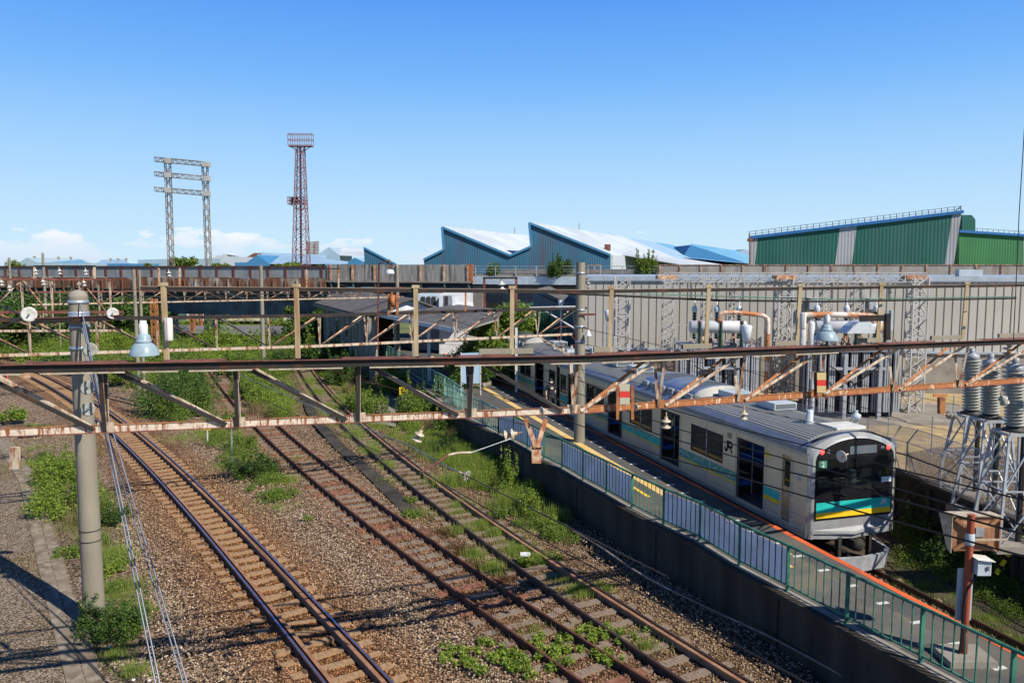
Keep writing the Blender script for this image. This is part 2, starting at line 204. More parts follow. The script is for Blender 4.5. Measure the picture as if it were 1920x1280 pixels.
# ------------------------------------------------------------------ mesh builder
def root_of(o):
    while o.parent: o = o.parent
    return o
def props(o, label=None, cat=None, group=None, kind=None, category=None):
    cat = cat or category
    for k, v in (('label', label), ('category', cat), ('group', group), ('kind', kind)):
        if v: o[k] = v
    return o
class MB:
    def __init__(s): s.v = []; s.f = []; s.sm = []
    def add(s, vs, fs, smooth=False):
        o = len(s.v); s.v += [tuple(x) for x in vs]; s.f += [tuple(i+o for i in f) for f in fs]; s.sm += [smooth]*len(fs); return s
    def box(s, a, b):
        x0, y0, z0 = a; x1, y1, z1 = b
        return s.add([(x0,y0,z0),(x1,y0,z0),(x1,y1,z0),(x0,y1,z0),(x0,y0,z1),(x1,y0,z1),(x1,y1,z1),(x0,y1,z1)], [(0,3,2,1),(4,5,6,7),(0,1,5,4),(1,2,6,5),(2,3,7,6),(3,0,4,7)])
    def beam(s, a, b, w, h, up=(0, 0, 1), sh=(0, 0)):
        a = Vector(a); b = Vector(b); d = (b-a).normalized(); up = Vector(up)
        if abs(d.dot(up)) > .98: up = Vector((0, 1, 0))
        x = d.cross(up).normalized(); y = x.cross(d).normalized()
        c = [x*(i*w/2+sh[0])+y*(j*h/2+sh[1]) for i, j in ((-1,-1),(1,-1),(1,1),(-1,1))]
        return s.add([a+q for q in c]+[b+q for q in c], [(3,2,1,0),(4,5,6,7),(0,1,5,4),(1,2,6,5),(2,3,7,6),(3,0,4,7)])
    def tube(s, pts, r, n=8, cap=True):
        pts = [Vector(p) for p in pts]; rs = r if isinstance(r, (list, tuple)) else [r]*len(pts); vs = []; fs = []; pd = None; up = Vector((0, 0, 1))
        for i, p in enumerate(pts):
            d = (pts[min(i+1, len(pts)-1)]-pts[max(i-1, 0)]).normalized()
            u = up if abs(d.dot(up)) < .95 else Vector((0, 1, 0)); x = d.cross(u).normalized(); y = x.cross(d)
            for k in range(n): a = 2*math.pi*k/n; vs.append(p+(x*math.cos(a)+y*math.sin(a))*rs[i])
        for i in range(len(pts)-1):
            for k in range(n): k2 = (k+1) % n; fs.append((i*n+k, i*n+k2, (i+1)*n+k2, (i+1)*n+k))
        s.add(vs, fs, n > 4)
        if cap: s.add(vs[:n], [tuple(range(n))[::-1]]); s.add(vs[-n:], [tuple(range(n))])
        return s
    def lathe(s, c, prof, axis=(0, 0, 1), n=20, scale=1.):
        c = Vector(c); d = Vector(axis).normalized(); u = Vector((0, 0, 1)) if abs(d.z) < .95 else Vector((0, 1, 0)); x = d.cross(u).normalized(); y = d.cross(x); vs = []; fs = []
        for r, h in prof:
            for k in range(n): a = 2*math.pi*k/n; vs.append(c+d*h*scale+(x*math.cos(a)+y*math.sin(a))*r*scale)
        for i in range(len(prof)-1):
            for k in range(n): k2 = (k+1) % n; fs.append((i*n+k, i*n+k2, (i+1)*n+k2, (i+1)*n+k))
        return s.add(vs, fs, True)
    def poly(s, pts, d):            # polygon extruded by vector d
        n = len(pts); d = Vector(d); a = [Vector(p) for p in pts]
        return s.add(a+[p+d for p in a], [tuple(range(n))[::-1], tuple(range(n, 2*n))]+[(i, (i+1) % n, (i+1) % n+n, i+n) for i in range(n)])
    def sheet(s, pts): return s.add(pts, [tuple(range(len(pts)))])
    def build(s, name, m, parent=None, **k):
        me = bpy.data.meshes.new(name); off = root_of(parent).location if parent else Vector((0, 0, 0))
        me.from_pydata([(x-off[0], y-off[1], z-off[2]) for x, y, z in s.v], [], s.f); me.polygons.foreach_set('use_smooth', s.sm); me.materials.append(M[m] if isinstance(m, str) else m); me.update()
        o = bpy.data.objects.new(name, me); S.collection.objects.link(o)
        if parent: o.parent = parent
        props(o, **k); return o
def thing(name, loc, label, cat, group=None):
    o = bpy.data.objects.new(name, None); o.location = loc; o.empty_display_size = .2; S.collection.objects.link(o); return props(o, label, cat, group)
def copy_tree(o, parent=None):
    c = o.copy(); S.collection.objects.link(c)
    if parent: c.parent = parent
    for ch in list(o.children): copy_tree(ch, c)
    return c
def text(s, size, loc, rot, m, parent, name, thick=.004, bold=0.):
    cu = bpy.data.curves.new('t', 'FONT'); cu.body = s; cu.size = size; cu.extrude = thick; cu.offset = bold or size*.02; cu.align_x = 'CENTER'; cu.align_y = 'CENTER'
    o = bpy.data.objects.new('t', cu); S.collection.objects.link(o); dg = bpy.context.evaluated_depsgraph_get(); me = bpy.data.meshes.new_from_object(o.evaluated_get(dg)); bpy.data.objects.remove(o)
    off = root_of(parent).location
    me.transform(Matrix.Translation(Vector(loc)-off) @ Matrix.Rotation(rot[2], 4, 'Z') @ Matrix.Rotation(rot[0], 4, 'X')); me.materials.clear(); me.materials.append(M[m])
    n = bpy.data.objects.new(name, me); S.collection.objects.link(n); n.parent = parent; return n
def rawmesh(name, v, f, m, parent=None, smooth=False):
    me = bpy.data.meshes.new(name); nf = len(f); k = f.shape[1]
    me.vertices.add(len(v)); me.vertices.foreach_set('co', v.astype(np.float32).ravel()); me.loops.add(nf*k); me.loops.foreach_set('vertex_index', f.astype(np.int32).ravel())
    me.polygons.add(nf); me.polygons.foreach_set('loop_start', (np.arange(nf)*k).astype(np.int32)); me.polygons.foreach_set('loop_total', np.full(nf, k, np.int32)); me.update(calc_edges=True); me.materials.append(m)
    o = bpy.data.objects.new(name, me); S.collection.objects.link(o)
    if parent: o.parent = parent
    return o
# ------------------------------------------------------------------ vegetation
def leaves(n, blobs, size, flat=.3):
    cs = np.array([b[:3] for b in blobs]); rs = np.array([b[3:6] for b in blobs]); wts = rs.prod(1)**.66; idx = rng.choice(len(blobs), n, p=wts/wts.sum())
    d = rng.normal(size=(n, 3)); d /= np.linalg.norm(d, axis=1)[:, None]; rad = rng.random(n)**.42
    p = cs[idx]+d*rad[:, None]*rs[idx]*(1+rng.normal(size=(n, 1))*.13)
    p[:, 2] = np.maximum(p[:, 2], .02)
    a = rng.normal(size=(n, 3)); a[:, 2] *= .6; a /= np.linalg.norm(a, axis=1)[:, None]; b = np.cross(a, d*.6+rng.normal(size=(n, 3))*.6+np.array([0, 0, .5])); b /= np.linalg.norm(b, axis=1)[:, None]+1e-6
    s = size*(.6+.8*rng.random((n, 1))); v = np.stack([p-a*s, p-b*s*.42, p+a*s, p+b*s*.42], 1).reshape(-1, 3); f = np.arange(4*n).reshape(n, 4); return v, f
def blades(n, fn, h, w, lean=.35):
    pos = fn(n); ang = rng.random(n)*6.283; hh = h*(.5+.8*rng.random(n)); dx = np.cos(ang); dy = np.sin(ang); l = lean*hh*rng.random(n); la = rng.random(n)*6.283
    base = np.stack([pos[:, 0], pos[:, 1], pos[:, 2] if pos.shape[1] > 2 else np.zeros(n)], 1); o = np.stack([dx*w, dy*w, np.zeros(n)], 1); tip = base+np.stack([l*np.cos(la), l*np.sin(la), hh], 1)
    return np.stack([base-o, base+o, tip], 1).reshape(-1, 3), np.arange(3*n).reshape(n, 3)
def bush(name, loc, r, h, m, label, cat='bush', group=None, n=2500, size=.05, nb=9, stalk=True):
    t = thing(name, loc, label, cat, group); bl = []
    for i in range(nb*2):
        a = rng.random()*6.28; q = rng.random()**.55*.85; rr = (.15+.20*rng.random()); bl.append((math.cos(a)*q*r, math.sin(a)*q*r, h*(.25+.5*rng.random())*(1-.3*q), rr*r, rr*r, h*.33*(.7+.5*rng.random())))
    if stalk:
        for i in range(10):
            a = rng.random()*6.28; q = rng.random()**.5*.8*r; hh = h*(.75+.55*rng.random())
            for j in range(5): bl.append((math.cos(a)*q+rng.normal()*.04*r, math.sin(a)*q+rng.normal()*.04*r, hh*(.3+.17*j), .11*r*(1.3-.2*j), .11*r*(1.3-.2*j), hh*.10))
    v, f = leaves(int(n*.85), bl, size*.85); rawmesh('foliage', v, f, GL[m], t)
    if stalk:
        mb = MB()
        for i in range(7): a = i*.9; mb.tube([Vector(loc)+Vector((math.cos(a)*.05*r, math.sin(a)*.05*r, -.02)), Vector(loc)+Vector((math.cos(a)*.35*r, math.sin(a)*.35*r, h*.45)), Vector(loc)+Vector((math.cos(a)*.6*r, math.sin(a)*.6*r, h*.8))], [.02, .012, .004], 5)
        mb.build('stem', 'trunk', t)
    return t
def tree(name, loc, r, h, m, label, group=None, n=5000, size=.12, trunk=.3):
    t = thing(name, loc, label, 'tree', group); bl = []; L = Vector(loc)
    mb = MB(); mb.tube([L+Vector((0, 0, -.1)), L+Vector((.05*r, 0, h*trunk)), L+Vector((0, .05*r, h*.8))], [r*.07, r*.05, r*.015], 8)
    for i in range(16):
        a = rng.random()*6.28; q = rng.random()**.6*.72; z = h*(trunk+.12+(1-trunk-.2)*rng.random()); rr = .2+.2*rng.random()
        bl.append((math.cos(a)*q*r, math.sin(a)*q*r, z, rr*r, rr*r, rr*r*.8)); mb.tube([L+Vector((0, 0, h*trunk*.9)), L+Vector(bl[-1][:3])], [r*.03, r*.008], 5)
    mb.build('trunk', 'trunk', t); v, f = leaves(n, bl, size); rawmesh('crown', v, f, GL[m], t); return t
# ================================================================== SETTING
T = Vector((-.281, .96, 0)).normalized(); NN = Vector((T.y, -T.x, 0))       # along the platform, and across it (to the right)
GY = -.04
def grid(name, x0, x1, y0, y1, nx, ny, fz, m, **k):
    xs = np.linspace(x0, x1, nx); ys = np.linspace(y0, y1, ny); X, Y = np.meshgrid(xs, ys); Z = fz(X, Y)
    v = np.stack([X.ravel(), Y.ravel(), Z.ravel()], 1); i = np.arange((ny-1)*nx).reshape(ny-1, nx)[:, :-1].ravel(); f = np.stack([i, i+1, i+nx+1, i+nx], 1)
    o = rawmesh(name, v, f, M[m]); o.data.polygons.foreach_set('use_smooth', [True]*len(f)); return props(o, **k)
MB().sheet([(-3000, -60, -.30), (3000, -60, -.30), (3000, 4000, -.30), (-3000, 4000, -.30)]).build('ground', 'soil', kind='structure')
def bumps(X, Y): return -.035+.022*np.sin(X*1.9+np.sin(Y*1.3)*1.5)*np.cos(Y*1.6+X*.5)+.015*np.sin(X*5.1+Y*3.3)*np.cos(Y*4.7-X*2)
grid('ballast_bed', -60, 16, -5, 76, 300, 320, bumps, 'ballast', kind='structure')
# pale gravel shoulder between the right-hand track and the platform wall
def strip(name, L_, R_, z, m, th=.0, **k):
    mb = MB()
    for i in range(len(L_)-1):
        a, b, c, d = L_[i], L_[i+1], R_[i+1], R_[i]
        if th: mb.add([(a[0],a[1],z),(b[0],b[1],z),(c[0],c[1],z),(d[0],d[1],z),(a[0],a[1],z-th),(b[0],b[1],z-th),(c[0],c[1],z-th),(d[0],d[1],z-th)], [(3,2,1,0),(0,1,5,4),(2,3,7,6)]+([(3,0,4,7)] if i == 0 else [])+([(1,2,6,5)] if i == len(L_)-2 else []))
        else: mb.sheet([(a[0],a[1],z),(d[0],d[1],z),(c[0],c[1],z),(b[0],b[1],z)])
    return mb.build(name, m, **k)
def px(pts, z): return [atz(u, v, z) for u, v in pts]
def off(line, d):
    o = []
    for i, p in enumerate(line):
        t = (line[min(i+1, len(line)-1)]-line[max(i-1, 0)]); t.z = 0; t.normalize(); o.append(p+Vector((t.y, -t.x, 0))*d)
    return o
def resample(line, step):
    out_ = [line[0].copy()]; acc = 0; 
    for a, b in zip(line[:-1], line[1:]):
        L = (b-a).length; s = step-acc
        while s <= L: out_.append(a.lerp(b, s/L)); s += step
        acc = (acc+L) % step if True else 0
        acc = L-(s-step)
    return out_
def smooth(line, n=8):
    o = []; k = len(line)
    for i in range(k-1):
        p0, p1, p2, p3 = line[max(i-1, 0)], line[i], line[i+1], line[min(i+2, k-1)]
        for j in range(n):
            t = j/n; o.append(.5*((2*p1)+(p2-p0)*t+(2*p0-5*p1+4*p2-p3)*t*t+(3*p1-p0-3*p2+p3)*t**3))
    o.append(line[-1].copy()); return o
# ---- tracks
RZ = .15
def ctr(A, B, z=RZ): return [(a+b)/2 for a, b in zip(px(A, z), px(B, z))]
def railmesh(line, z0=.015, h=.135):
    prof = [(-.055, 0), (-.055, .012), (-.012, .03), (-.012, .10), (-.033, .108), (-.033, h), (.033, h), (.033, .108), (.012, .10), (.012, .03), (.055, .012), (.055, 0)]
    vs = []; fs = []; n = len(prof)
    for i, p in enumerate(line):
        t = (line[min(i+1, len(line)-1)]-line[max(i-1, 0)]); t.z = 0; t.normalize(); x = Vector((t.y, -t.x, 0))
        vs += [(p.x+x.x*a, p.y+x.y*a, z0+b) for a, b in prof]
    for i in range(len(line)-1):
        for k in range(n): k2 = (k+1) % n; fs.append((i*n+k, i*n+k2, (i+1)*n+k2, (i+1)*n+k))
    mb = MB(); mb.add(vs, fs); mb.add(vs[:n], [tuple(range(n))]); mb.add(vs[-n:], [tuple(range(n))[::-1]]); return mb
def track(label, line, railm, topm, sleepm, guard=0, sp=.62, alt=None, start=0, topw=.05, fastc='fast', sleeplen=2.05):
    t = thing('railway_track', (line[0].x, line[0].y, 0), label, 'railway track'); g = .565
    for sgn in (-1, 1):
        r = railmesh(off(line, sgn*g)).build('rail', railm, t)
        tl = off(line, sgn*g); mb = MB()
        for a, b, c, d in zip(off(tl, -topw/2)[:-1], off(tl, -topw/2)[1:], off(tl, topw/2)[1:], off(tl, topw/2)[:-1]): mb.sheet([(a.x, a.y, .1535), (d.x, d.y, .1535), (c.x, c.y, .1535), (b.x, b.y, .1535)])
        mb.build('railhead', topm, r)
        if guard & (1 if sgn < 0 else 2):
            mb = MB(); tl2 = off(line, sgn*(g-.13)); 
            mb = railmesh(tl2, .012, .125); mb.build('guard_rail', 'guard', t)
            mb = MB(); 
            for a, b, c, d in zip(off(tl2, -.045)[:-1], off(tl2, -.045)[1:], off(tl2, .045)[1:], off(tl2, .045)[:-1]): mb.sheet([(a.x, a.y, .1455), (d.x, d.y, .1455), (c.x, c.y, .1455), (b.x, b.y, .1455)])
            mb.build('guard_rail_cap', 'guard', t)
    pts = resample(line, sp); dense = line; far = MB(); proto = {}
    for i, p in enumerate(pts):
        q = min(range(len(dense)), key=lambda j: (dense[j]-p).length); tt = (dense[min(q+1, len(dense)-1)]-dense[max(q-1, 0)]); an = math.atan2(tt.y, tt.x)
        mname = (alt if alt and (i*7+start) % 9 in (0, 4) else sleepm) if alt else sleepm
        jit = random.uniform(-.03, .03)
        if i < 96:
            key = (mname, i % 3)
            if key not in proto:
                mb = MB(); w_ = .105; L = sleeplen/2-random.uniform(0, .08); mb.box((-w_, -L, -.13), (w_, L, .012)); me = mb.build('sleeper', mname, None); fm = MB(); fm.box((-.06, -.155, .0155), (.06, .155, .024))
                for s3 in (-1, 1): fm.lathe((s3*.03, s3*.115, .024), [(.035, 0), (.035, .02), (.014, .02), (.014, .05), (.001, .05)], n=7); fm.box((-.05, s3*.09-.03, .024), (.05, s3*.09+.03, .042))
                fo = fm.build('rail_fastening', fastc, None); proto[key] = (me.data, fo.data); bpy.data.objects.remove(me); bpy.data.objects.remove(fo)
            o = bpy.data.objects.new('sleeper', proto[key][0]); S.collection.objects.link(o); o.parent = t; o.location = (p.x-t.location.x, p.y-t.location.y, random.uniform(-.012, .002)); o.rotation_euler = (0, 0, an+jit)
            for s2 in (-1, 1): f_ = bpy.data.objects.new('rail_fastening', proto[key][1]); S.collection.objects.link(f_); f_.parent = o; f_.location = (0, s2*g, 0)
        else:
            x = Vector((math.sin(an), -math.cos(an), 0)); far.beam(p-x*1.0+Vector((0, 0, -RZ-.03)), p+x*1.0+Vector((0, 0, -RZ-.03)), .21, .09)
    if far.v: far.build('distant_sleepers', sleepm, t, kind='stuff')
    return t
def polyline(line, deg, y0, y1, step=1.2):
    ys = np.array([q.y for q in line]); xs = np.array([q.x for q in line]); c = np.polyfit(ys, xs, deg, w=1/np.sqrt(ys)); return [Vector((float(np.polyval(c, y)), float(y), RZ)) for y in np.arange(y0, y1, step)]
def ext(line, k):      # extend the near end towards the bridge
    d = (line[0]-line[1]).normalized(); return [line[0]+d*k]+line
L1 = [(600,1280),(476,1119),(337,946),(281,888),(225,822),(138,753),(84,716),(27,692)]
R1 = [(743,1280),(600,1122),(439,969),(345,882),(277,822),(189,758),(134,729),(60,692)]
def both(A, z=RZ): return px(A, z)
c1 = [(a+b)/2 for a, b in zip(off(both(L1), .565), off(both(R1), -.565))]; c1 = polyline(c1, 3, 10.5, 62); c1 += [c1[-1]+Vector((-9.5, 8.5, 0)), c1[-1]+Vector((-21, 16, 0))]
track('curved main line track with polished blue-shining rails and brown guard rails', c1, 'rail', 'railtop', 'sleep1', guard=3, sp=.60, alt=None, topw=.038)
c2 = off(px([(1094,1280),(800,1062),(610,920),(500,815),(377.5,689),(372,655),(355,636),(332,622)], RZ), .565); c2 = polyline(c2, 3, 10.5, 97)
track('rust-red siding track with grey timber sleepers between the shiny track and the grassy one', c2, 'rail', 'rail', 'sleep', sp=.64, alt='sleepr', topw=.05)
c3 = off(px([(1280,1280),(1100,1152),(990,1066),(870,980),(762,900),(687,844),(631,791),(582,731),(556,682),(548,655),(530,620)], RZ), .565); c3 = polyline(c3, 3, 10.5, 95)
track('brown track overgrown with grass nearest the dark platform wall', c3, 'rail3', 'railtop3', 'sleep', guard=2, sp=.66, sleeplen=1.95)
O0 = Vector((7.51, 20.42, 0))+NN*.45+T*.15                                  # front left corner of the train
c4 = [O0+NN*1.42-T*s_+Vector((0, 0, RZ)) for s_ in (16, 8, 0, -20, -42, -60)]
track('black platform track running out in front of the train', c4, 'rail3', 'railtop3', 'sleep1', sp=.66)
bo_ = bpy.data.objects['ballast_bed'].data; vv = np.empty(len(bo_.vertices)*3, np.float32); bo_.vertices.foreach_get('co', vv); vv = vv.reshape(-1, 3); colr = np.ones((len(vv), 4), np.float32); colr[:, 3] = 0
def dist(line, pts=None):
    pts = vv if pts is None else pts; L = np.array([(q.x, q.y) for q in resample(line, .5)]); return np.min(np.hypot(pts[:, None, 0]-L[None, :, 0], pts[:, None, 1]-L[None, :, 1]), axis=1)
def stain(pts):
    colr = np.ones((len(pts), 4), np.float32); colr[:, 3] = 0
    for line, wd_, c_, k_ in ((c1, 1.75, (.78, .50, .27), .95), (c2, 1.35, (.72, .46, .33), .75), (c3, 2.3, (.55, .46, .35), .8)):
        d_ = dist(line, pts); a_ = np.clip(1.35-d_/wd_, 0, 1)*k_; w_ = a_/(a_+colr[:, 3]+1e-6); colr[:, :3] = colr[:, :3]*(1-w_[:, None])+np.array(c_)*w_[:, None]; colr[:, 3] = np.maximum(colr[:, 3], a_)
    return colr
colr = stain(vv)
vv[:, 2] -= np.clip((np.minimum(np.minimum(dist(c1)-1.5, dist(c2)-1.4), dist(c3)-1.4))*.2, 0, .09).astype(np.float32); bo_.vertices.foreach_set('co', vv.ravel()); ca = bo_.color_attributes.new('stain', 'FLOAT_COLOR', 'POINT'); ca.data.foreach_set('color', colr.ravel())
# ---- platform
FL = px([(1726,1241),(1587,1167),(1476,1107),(1386,1060),(1312,1014),(1244,983),(1185,952),(1137,924),(1093,900),(1054,877),(1020,860),(989,840),(963,826),(935,813),(880,783),(836,757),(772,707)], 1.25)
PE = O0-NN*.45                                                              # platform edge line
fdir = (FL[0]-FL[13]).normalized()
fence_pts = [FL[0]+fdir*5.1, FL[0]+fdir*3.4, FL[0]+fdir*1.7]+FL[:14]
def fit(i): return fence_pts[i]
wallL = [fence_pts[0]+fdir*6]+[p-Vector((.15, .04, 0)) for p in fence_pts]+[p-Vector((.15, .04, 0)) for p in FL[14:]]+[FL[16]+Vector((-5, 17, 0)), FL[16]+Vector((-9, 32, 0))]
def edge_at(p, z=1.25): k = (p-PE).dot(T); q = PE+T*k; return Vector((q.x, q.y, z))
PR = [edge_at(p) for p in wallL]
strip('platform', wallL, PR, 1.25, 'asph', th=1.45, kind='structure')
strip('orange_edge_line', [p-NN*.17 for p in PR], [p-NN*.01 for p in PR], 1.254, 'orange', kind='structure')
# kerb and wall of the platform, facing the tracks
wl = MB()
for a, b in zip(wallL[:-1], wallL[1:]):
    o_ = Vector((-.92, -.39, 0))*.06; wl.sheet([a+o_, b+o_, b+o_-Vector((0, 0, 1.5)), a+o_-Vector((0, 0, 1.5))]); wl.sheet([a+o_, a+Vector((.22, .09, .004)), b+Vector((.22, .09, .004)), b+o_])
    wl.beam(a+o_*1.6+Vector((0, 0, -.06)), b+o_*1.6+Vector((0, 0, -.06)), .07, .11)
for i in range(0, 18, 3): q = wallL[i]; wl.beam(q-Vector((.067, .028, .13)), q-Vector((.067, .028, 1.5)), .05, .016, up=(.39, -.92, 0))
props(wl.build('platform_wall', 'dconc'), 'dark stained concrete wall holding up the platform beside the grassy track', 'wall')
kb = MB()
for a, b in zip(wallL[:-1], wallL[1:]): kb.sheet([a+Vector((.02, .0, .008)), a+Vector((.20, .085, .008)), b+Vector((.20, .085, .008)), b+Vector((.02, 0, .008))])
kb.build('platform_kerb', 'conc', kind='structure')
tac = px([(1480,1048),(1440,1010),(1312,945),(1240,900),(1100,812),(1030,768),(960,735),(900,702),(860,680)], 1.255)
tq = [PE+T*s_-NN*(1.55-.0*s_) for s_ in (-2.0, 3, 10, 20, 30, 44)]
strip('tactile_line', [Vector((p.x, p.y, 0))-NN*.15 for p in tq], [Vector((p.x, p.y, 0))+NN*.15 for p in tq], 1.256, 'tact', kind='structure')
mb = MB()
for i in range(46): q = PE+T*(-9+i*.95)-NN*.86; mb.beam(q+Vector((0, 0, 1.2555))-NN*.14, q+Vector((0, 0, 1.2555))+NN*.14, .10, .006)
mb.build('white_dash_marks', 'white', kind='structure')
mb = MB()
for s_, dn, w_, l_ in ((4.8, 2.15, .12, 1.15), (-1.0, 1.0, .16, .5), (16, 2.2, .1, .8), (17.5, 2.2, .1, .8)): q = PE+T*s_-NN*dn; mb.beam(q-T*l_/2+Vector((0, 0, 1.256)), q+T*l_/2+Vector((0, 0, 1.256)), w_, .006)
mb.build('yellow_platform_marks', 'ypaint', kind='structure')
mb = MB()
for i in range(5): q = PE+T*(1+i*5.05)-NN*.42; mb.beam(q+Vector((0, 0, 1.255)), q+T*1.1+Vector((0, 0, 1.255)), .32, .006)
q = PE-T*3.6-NN*2.0; mb.beam(q+Vector((0, 0, 1.255)), q+T*1.2+Vector((0, 0, 1.255)), .55, .006); q = PE-T*6-NN*1.6; mb.beam(q+Vector((0, 0, 1.2535)), q+T*5+Vector((0, 0, 1.2535)), 1.4, .003)
mb.build('platform_patches', 'patch', kind='structure')
# ---- green fence
def fence(pts, label, solid, paint='green', h=1.02, nb=8, group=None):
    t = thing('green_fence', pts[0], label, 'fence'); n_ = len(pts)
    tr = MB(); br = MB()
    for a, b in zip(pts[:-1], pts[1:]): tr.tube([a+Vector((0, 0, h)), b+Vector((0, 0, h))], .034, 8); br.beam(a+Vector((0, 0, .13)), b+Vector((0, 0, .13)), .035, .03)
    tr.build('top_rail', paint, t); br.build('bottom_rail', paint, t)
    for p in pts: MB().beam(p, p+Vector((0, 0, h-.03)), .065, .065).build('post', paint, t)
    for i, (a, b) in enumerate(zip(pts[:-1], pts[1:])):
        bars = MB(); k = nb
        for j in range(1, k): q = a.lerp(b, j/k); bars.beam(q+Vector((0, 0, .13)), q+Vector((0, 0, h-.02)), .016, .03)
        bars.build('bar', paint if solid[i % len(solid)] == 0 else 'steelF', t)
        if solid[i % len(solid)]:
            d = (b-a).normalized(); e = Vector((-d.y, d.x, 0))*.018*(1 if d.x > 0 else -1)
            MB().poly([a+d*.04+Vector((0, 0, .16)), b-d*.04+Vector((0, 0, .16)), b-d*.04+Vector((0, 0, h-.08)), a+d*.04+Vector((0, 0, h-.08))], e*.4).build('panel', 'panel', t)
    return t
sol = [0]*6
allp = fence_pts   # near -> far
flags = [0, 0, 0, 0, 0, 1, 1, 1, 0, 1, 1, 1, 0, 1, 1, 1]
fence(allp, 'long green platform fence with pale blue panels and open barred bays above the dark wall', flags)
far1 = [FL[13]+Vector((.0, 0, 0)), atz(905, 797, 1.25), atz(880, 783, 1.25), atz(858, 770, 1.25), atz(836, 757, 1.25)]
fence(far1, 'pale green barred fence beside the platform ramp at the end of the panelled fence', [0], 'greenp', 1.05)
far2 = [atz(868, 768, 1.25), atz(852, 757, 1.25), atz(834, 743, 1.25), atz(815, 731, 1.25), atz(793, 717, 1.25), atz(770, 702, 1.25), atz(748, 688, 1.25), atz(725, 674, 1.25), atz(700, 660, 1.25)]
fence(far2, 'rear pale green mesh fence running from the white posts into the station shade', [0], 'greenp', 1.1)
# ---- walkway strips, troughs
cw = px([(572,742),(583,770),(600,797),(640,840),(690,882),(735,925),(775,965)], .0)
strip('walkway_strip', [p for p in off(cw, -.28)], off(cw, .28), .012, 'dconc', th=.1, kind='structure')
tr = px([(-40,760),(10,840),(50,905),(75,1000),(100,1100),(128,1200),(165,1330)], 0)
strip('trough_cover', off(tr, -.36), off(tr, -.10), .05, 'trough', th=.12, kind='structure'); strip('trough_kerb', off(tr, -.07), off(tr, .24), .07, 'trough', th=.14, kind='structure')
strip('left_gravel', [p+Vector((-30, 6, 0)) for p in tr], off(tr, -.42), .045, 'gravel', kind='structure')
wa = px([(150,880),(200,960),(235,1040),(265,1130),(270,1290)], 0); wb = px([(60,880),(80,960),(105,1060),(140,1180),(175,1330)], 0)
strip('left_verge', wb, wa, .004, 'ballastd', kind='structure')
gs = [p+Vector((0, 0, -1.25)) for p in wallL]
# cable pipe along the foot of the platform wall
pp = [atz(985, 945, .2), atz(1110, 1015, .2), atz(1200, 1075, .2), atz(1330, 1140, .25), atz(1462, 1202, .25), atz(1640, 1300, .25)]
MB().tube(smooth(pp, 4), .026, 8).build('cable_pipe', 'pyl', label='thick grey cable pipe lying along the foot of the platform wall', category='pipe')
# yard crossing road and green areas further back
def quadstrip(name, pts, z, m, **k): return MB().sheet([atz(u, v, 0)+Vector((0, 0, z)) for u, v in pts]).build(name, m, **k)
quadstrip('crossing_road', [(330, 627), (640, 636), (640, 620), (520, 613), (330, 611)], .13, 'road', kind='structure')
# ---- substation ground, retaining wall
SZ = 1.5
wa_ = atz(1600, 842, 1.75); wb_ = atz(1700, 887, 1.75); wc_ = atz(1920, 978, 1.75); wd = (wc_-wb_).normalized(); we = (wb_-wc_).normalized()
W0 = wc_+wd*9
def low(a, z): return Vector((a.x, a.y, z))
WL = [W0, wb_, Vector((9.1, 33.0, 0)), Vector((6.5, 39.5, 0)), Vector((4.3, 45, 0))]; WL = [low(q, 0) for q in WL]
def lf(a, b): d = (b-a).normalized(); return Vector((-d.y, d.x, 0))          # towards the train
mb = MB(); mb.add([low(q, SZ) for q in WL]+[(WL[-1].x, 62, SZ), (80, 62, SZ), (80, W0.y, SZ)], [(0, 7, 6, 1), (1, 6, 5, 2), (2, 5, 4, 3)]); mb.build('substation_ground', 'dry', kind='structure')
mb = MB(); mb.sheet([atz(1700, 885, SZ)+Vector((.1, 0, .006)), low(wc_, SZ+.006)+Vector((.3, 0, 0)), low(W0, SZ+.006)+Vector((.3, 0, 0)), low(W0, SZ+.006)+Vector((14, 3, 0)), atz(1935, 838, SZ)+Vector((6, 0, .006)), atz(1760, 838, SZ)+Vector((0, 0, .006)), atz(1670, 850, SZ)+Vector((.5, 0, .006))]); mb.build('substation_gravel', 'gravel', kind='structure')
mb = MB(); mb.box((9.6, 33.8, SZ-.2), (21.6, 38.6, SZ+.14)); mb.build('transformer_slab', 'conc', kind='structure')
t = thing('retaining_wall', (wb_.x, wb_.y, 0), 'stained concrete panel retaining wall below the substation fence, right of the train', 'wall')
m1 = MB(); m2 = MB(); m4 = MB()
for a, b in zip(WL[:-1], WL[1:]):
    l_ = lf(a, b); m1.poly([low(a, -.2), low(b, -.2), low(b, 1.62), low(a, 1.62)], -l_*.12); m2.beam(low(a, 1.69), low(b, 1.69), .26, .13)
    for i in range(int((b-a).length/1.75)+1):
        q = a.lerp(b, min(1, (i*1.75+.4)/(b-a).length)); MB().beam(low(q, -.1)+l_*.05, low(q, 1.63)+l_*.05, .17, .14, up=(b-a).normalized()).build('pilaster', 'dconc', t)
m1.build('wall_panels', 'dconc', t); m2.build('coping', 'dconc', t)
for zz in (.55, 1.1):
    m4 = MB()
    for a, b in zip(WL[:-1], WL[1:]): m4.beam(low(a, zz)+lf(a, b)*.004, low(b, zz)+lf(a, b)*.004, .014, .02)
    m4.build('panel_joint', 'black', t)
t = thing('chain_link_fence', (wb_.x, wb_.y, 1.75), 'galvanised chain link fence with bent tops along the retaining wall', 'fence')
me = bpy.data.meshes.new('chain_link'); rl = root_of(t).location; vs = []; fs = []; uvs = []; U = 0; mb = MB(); m3 = MB()
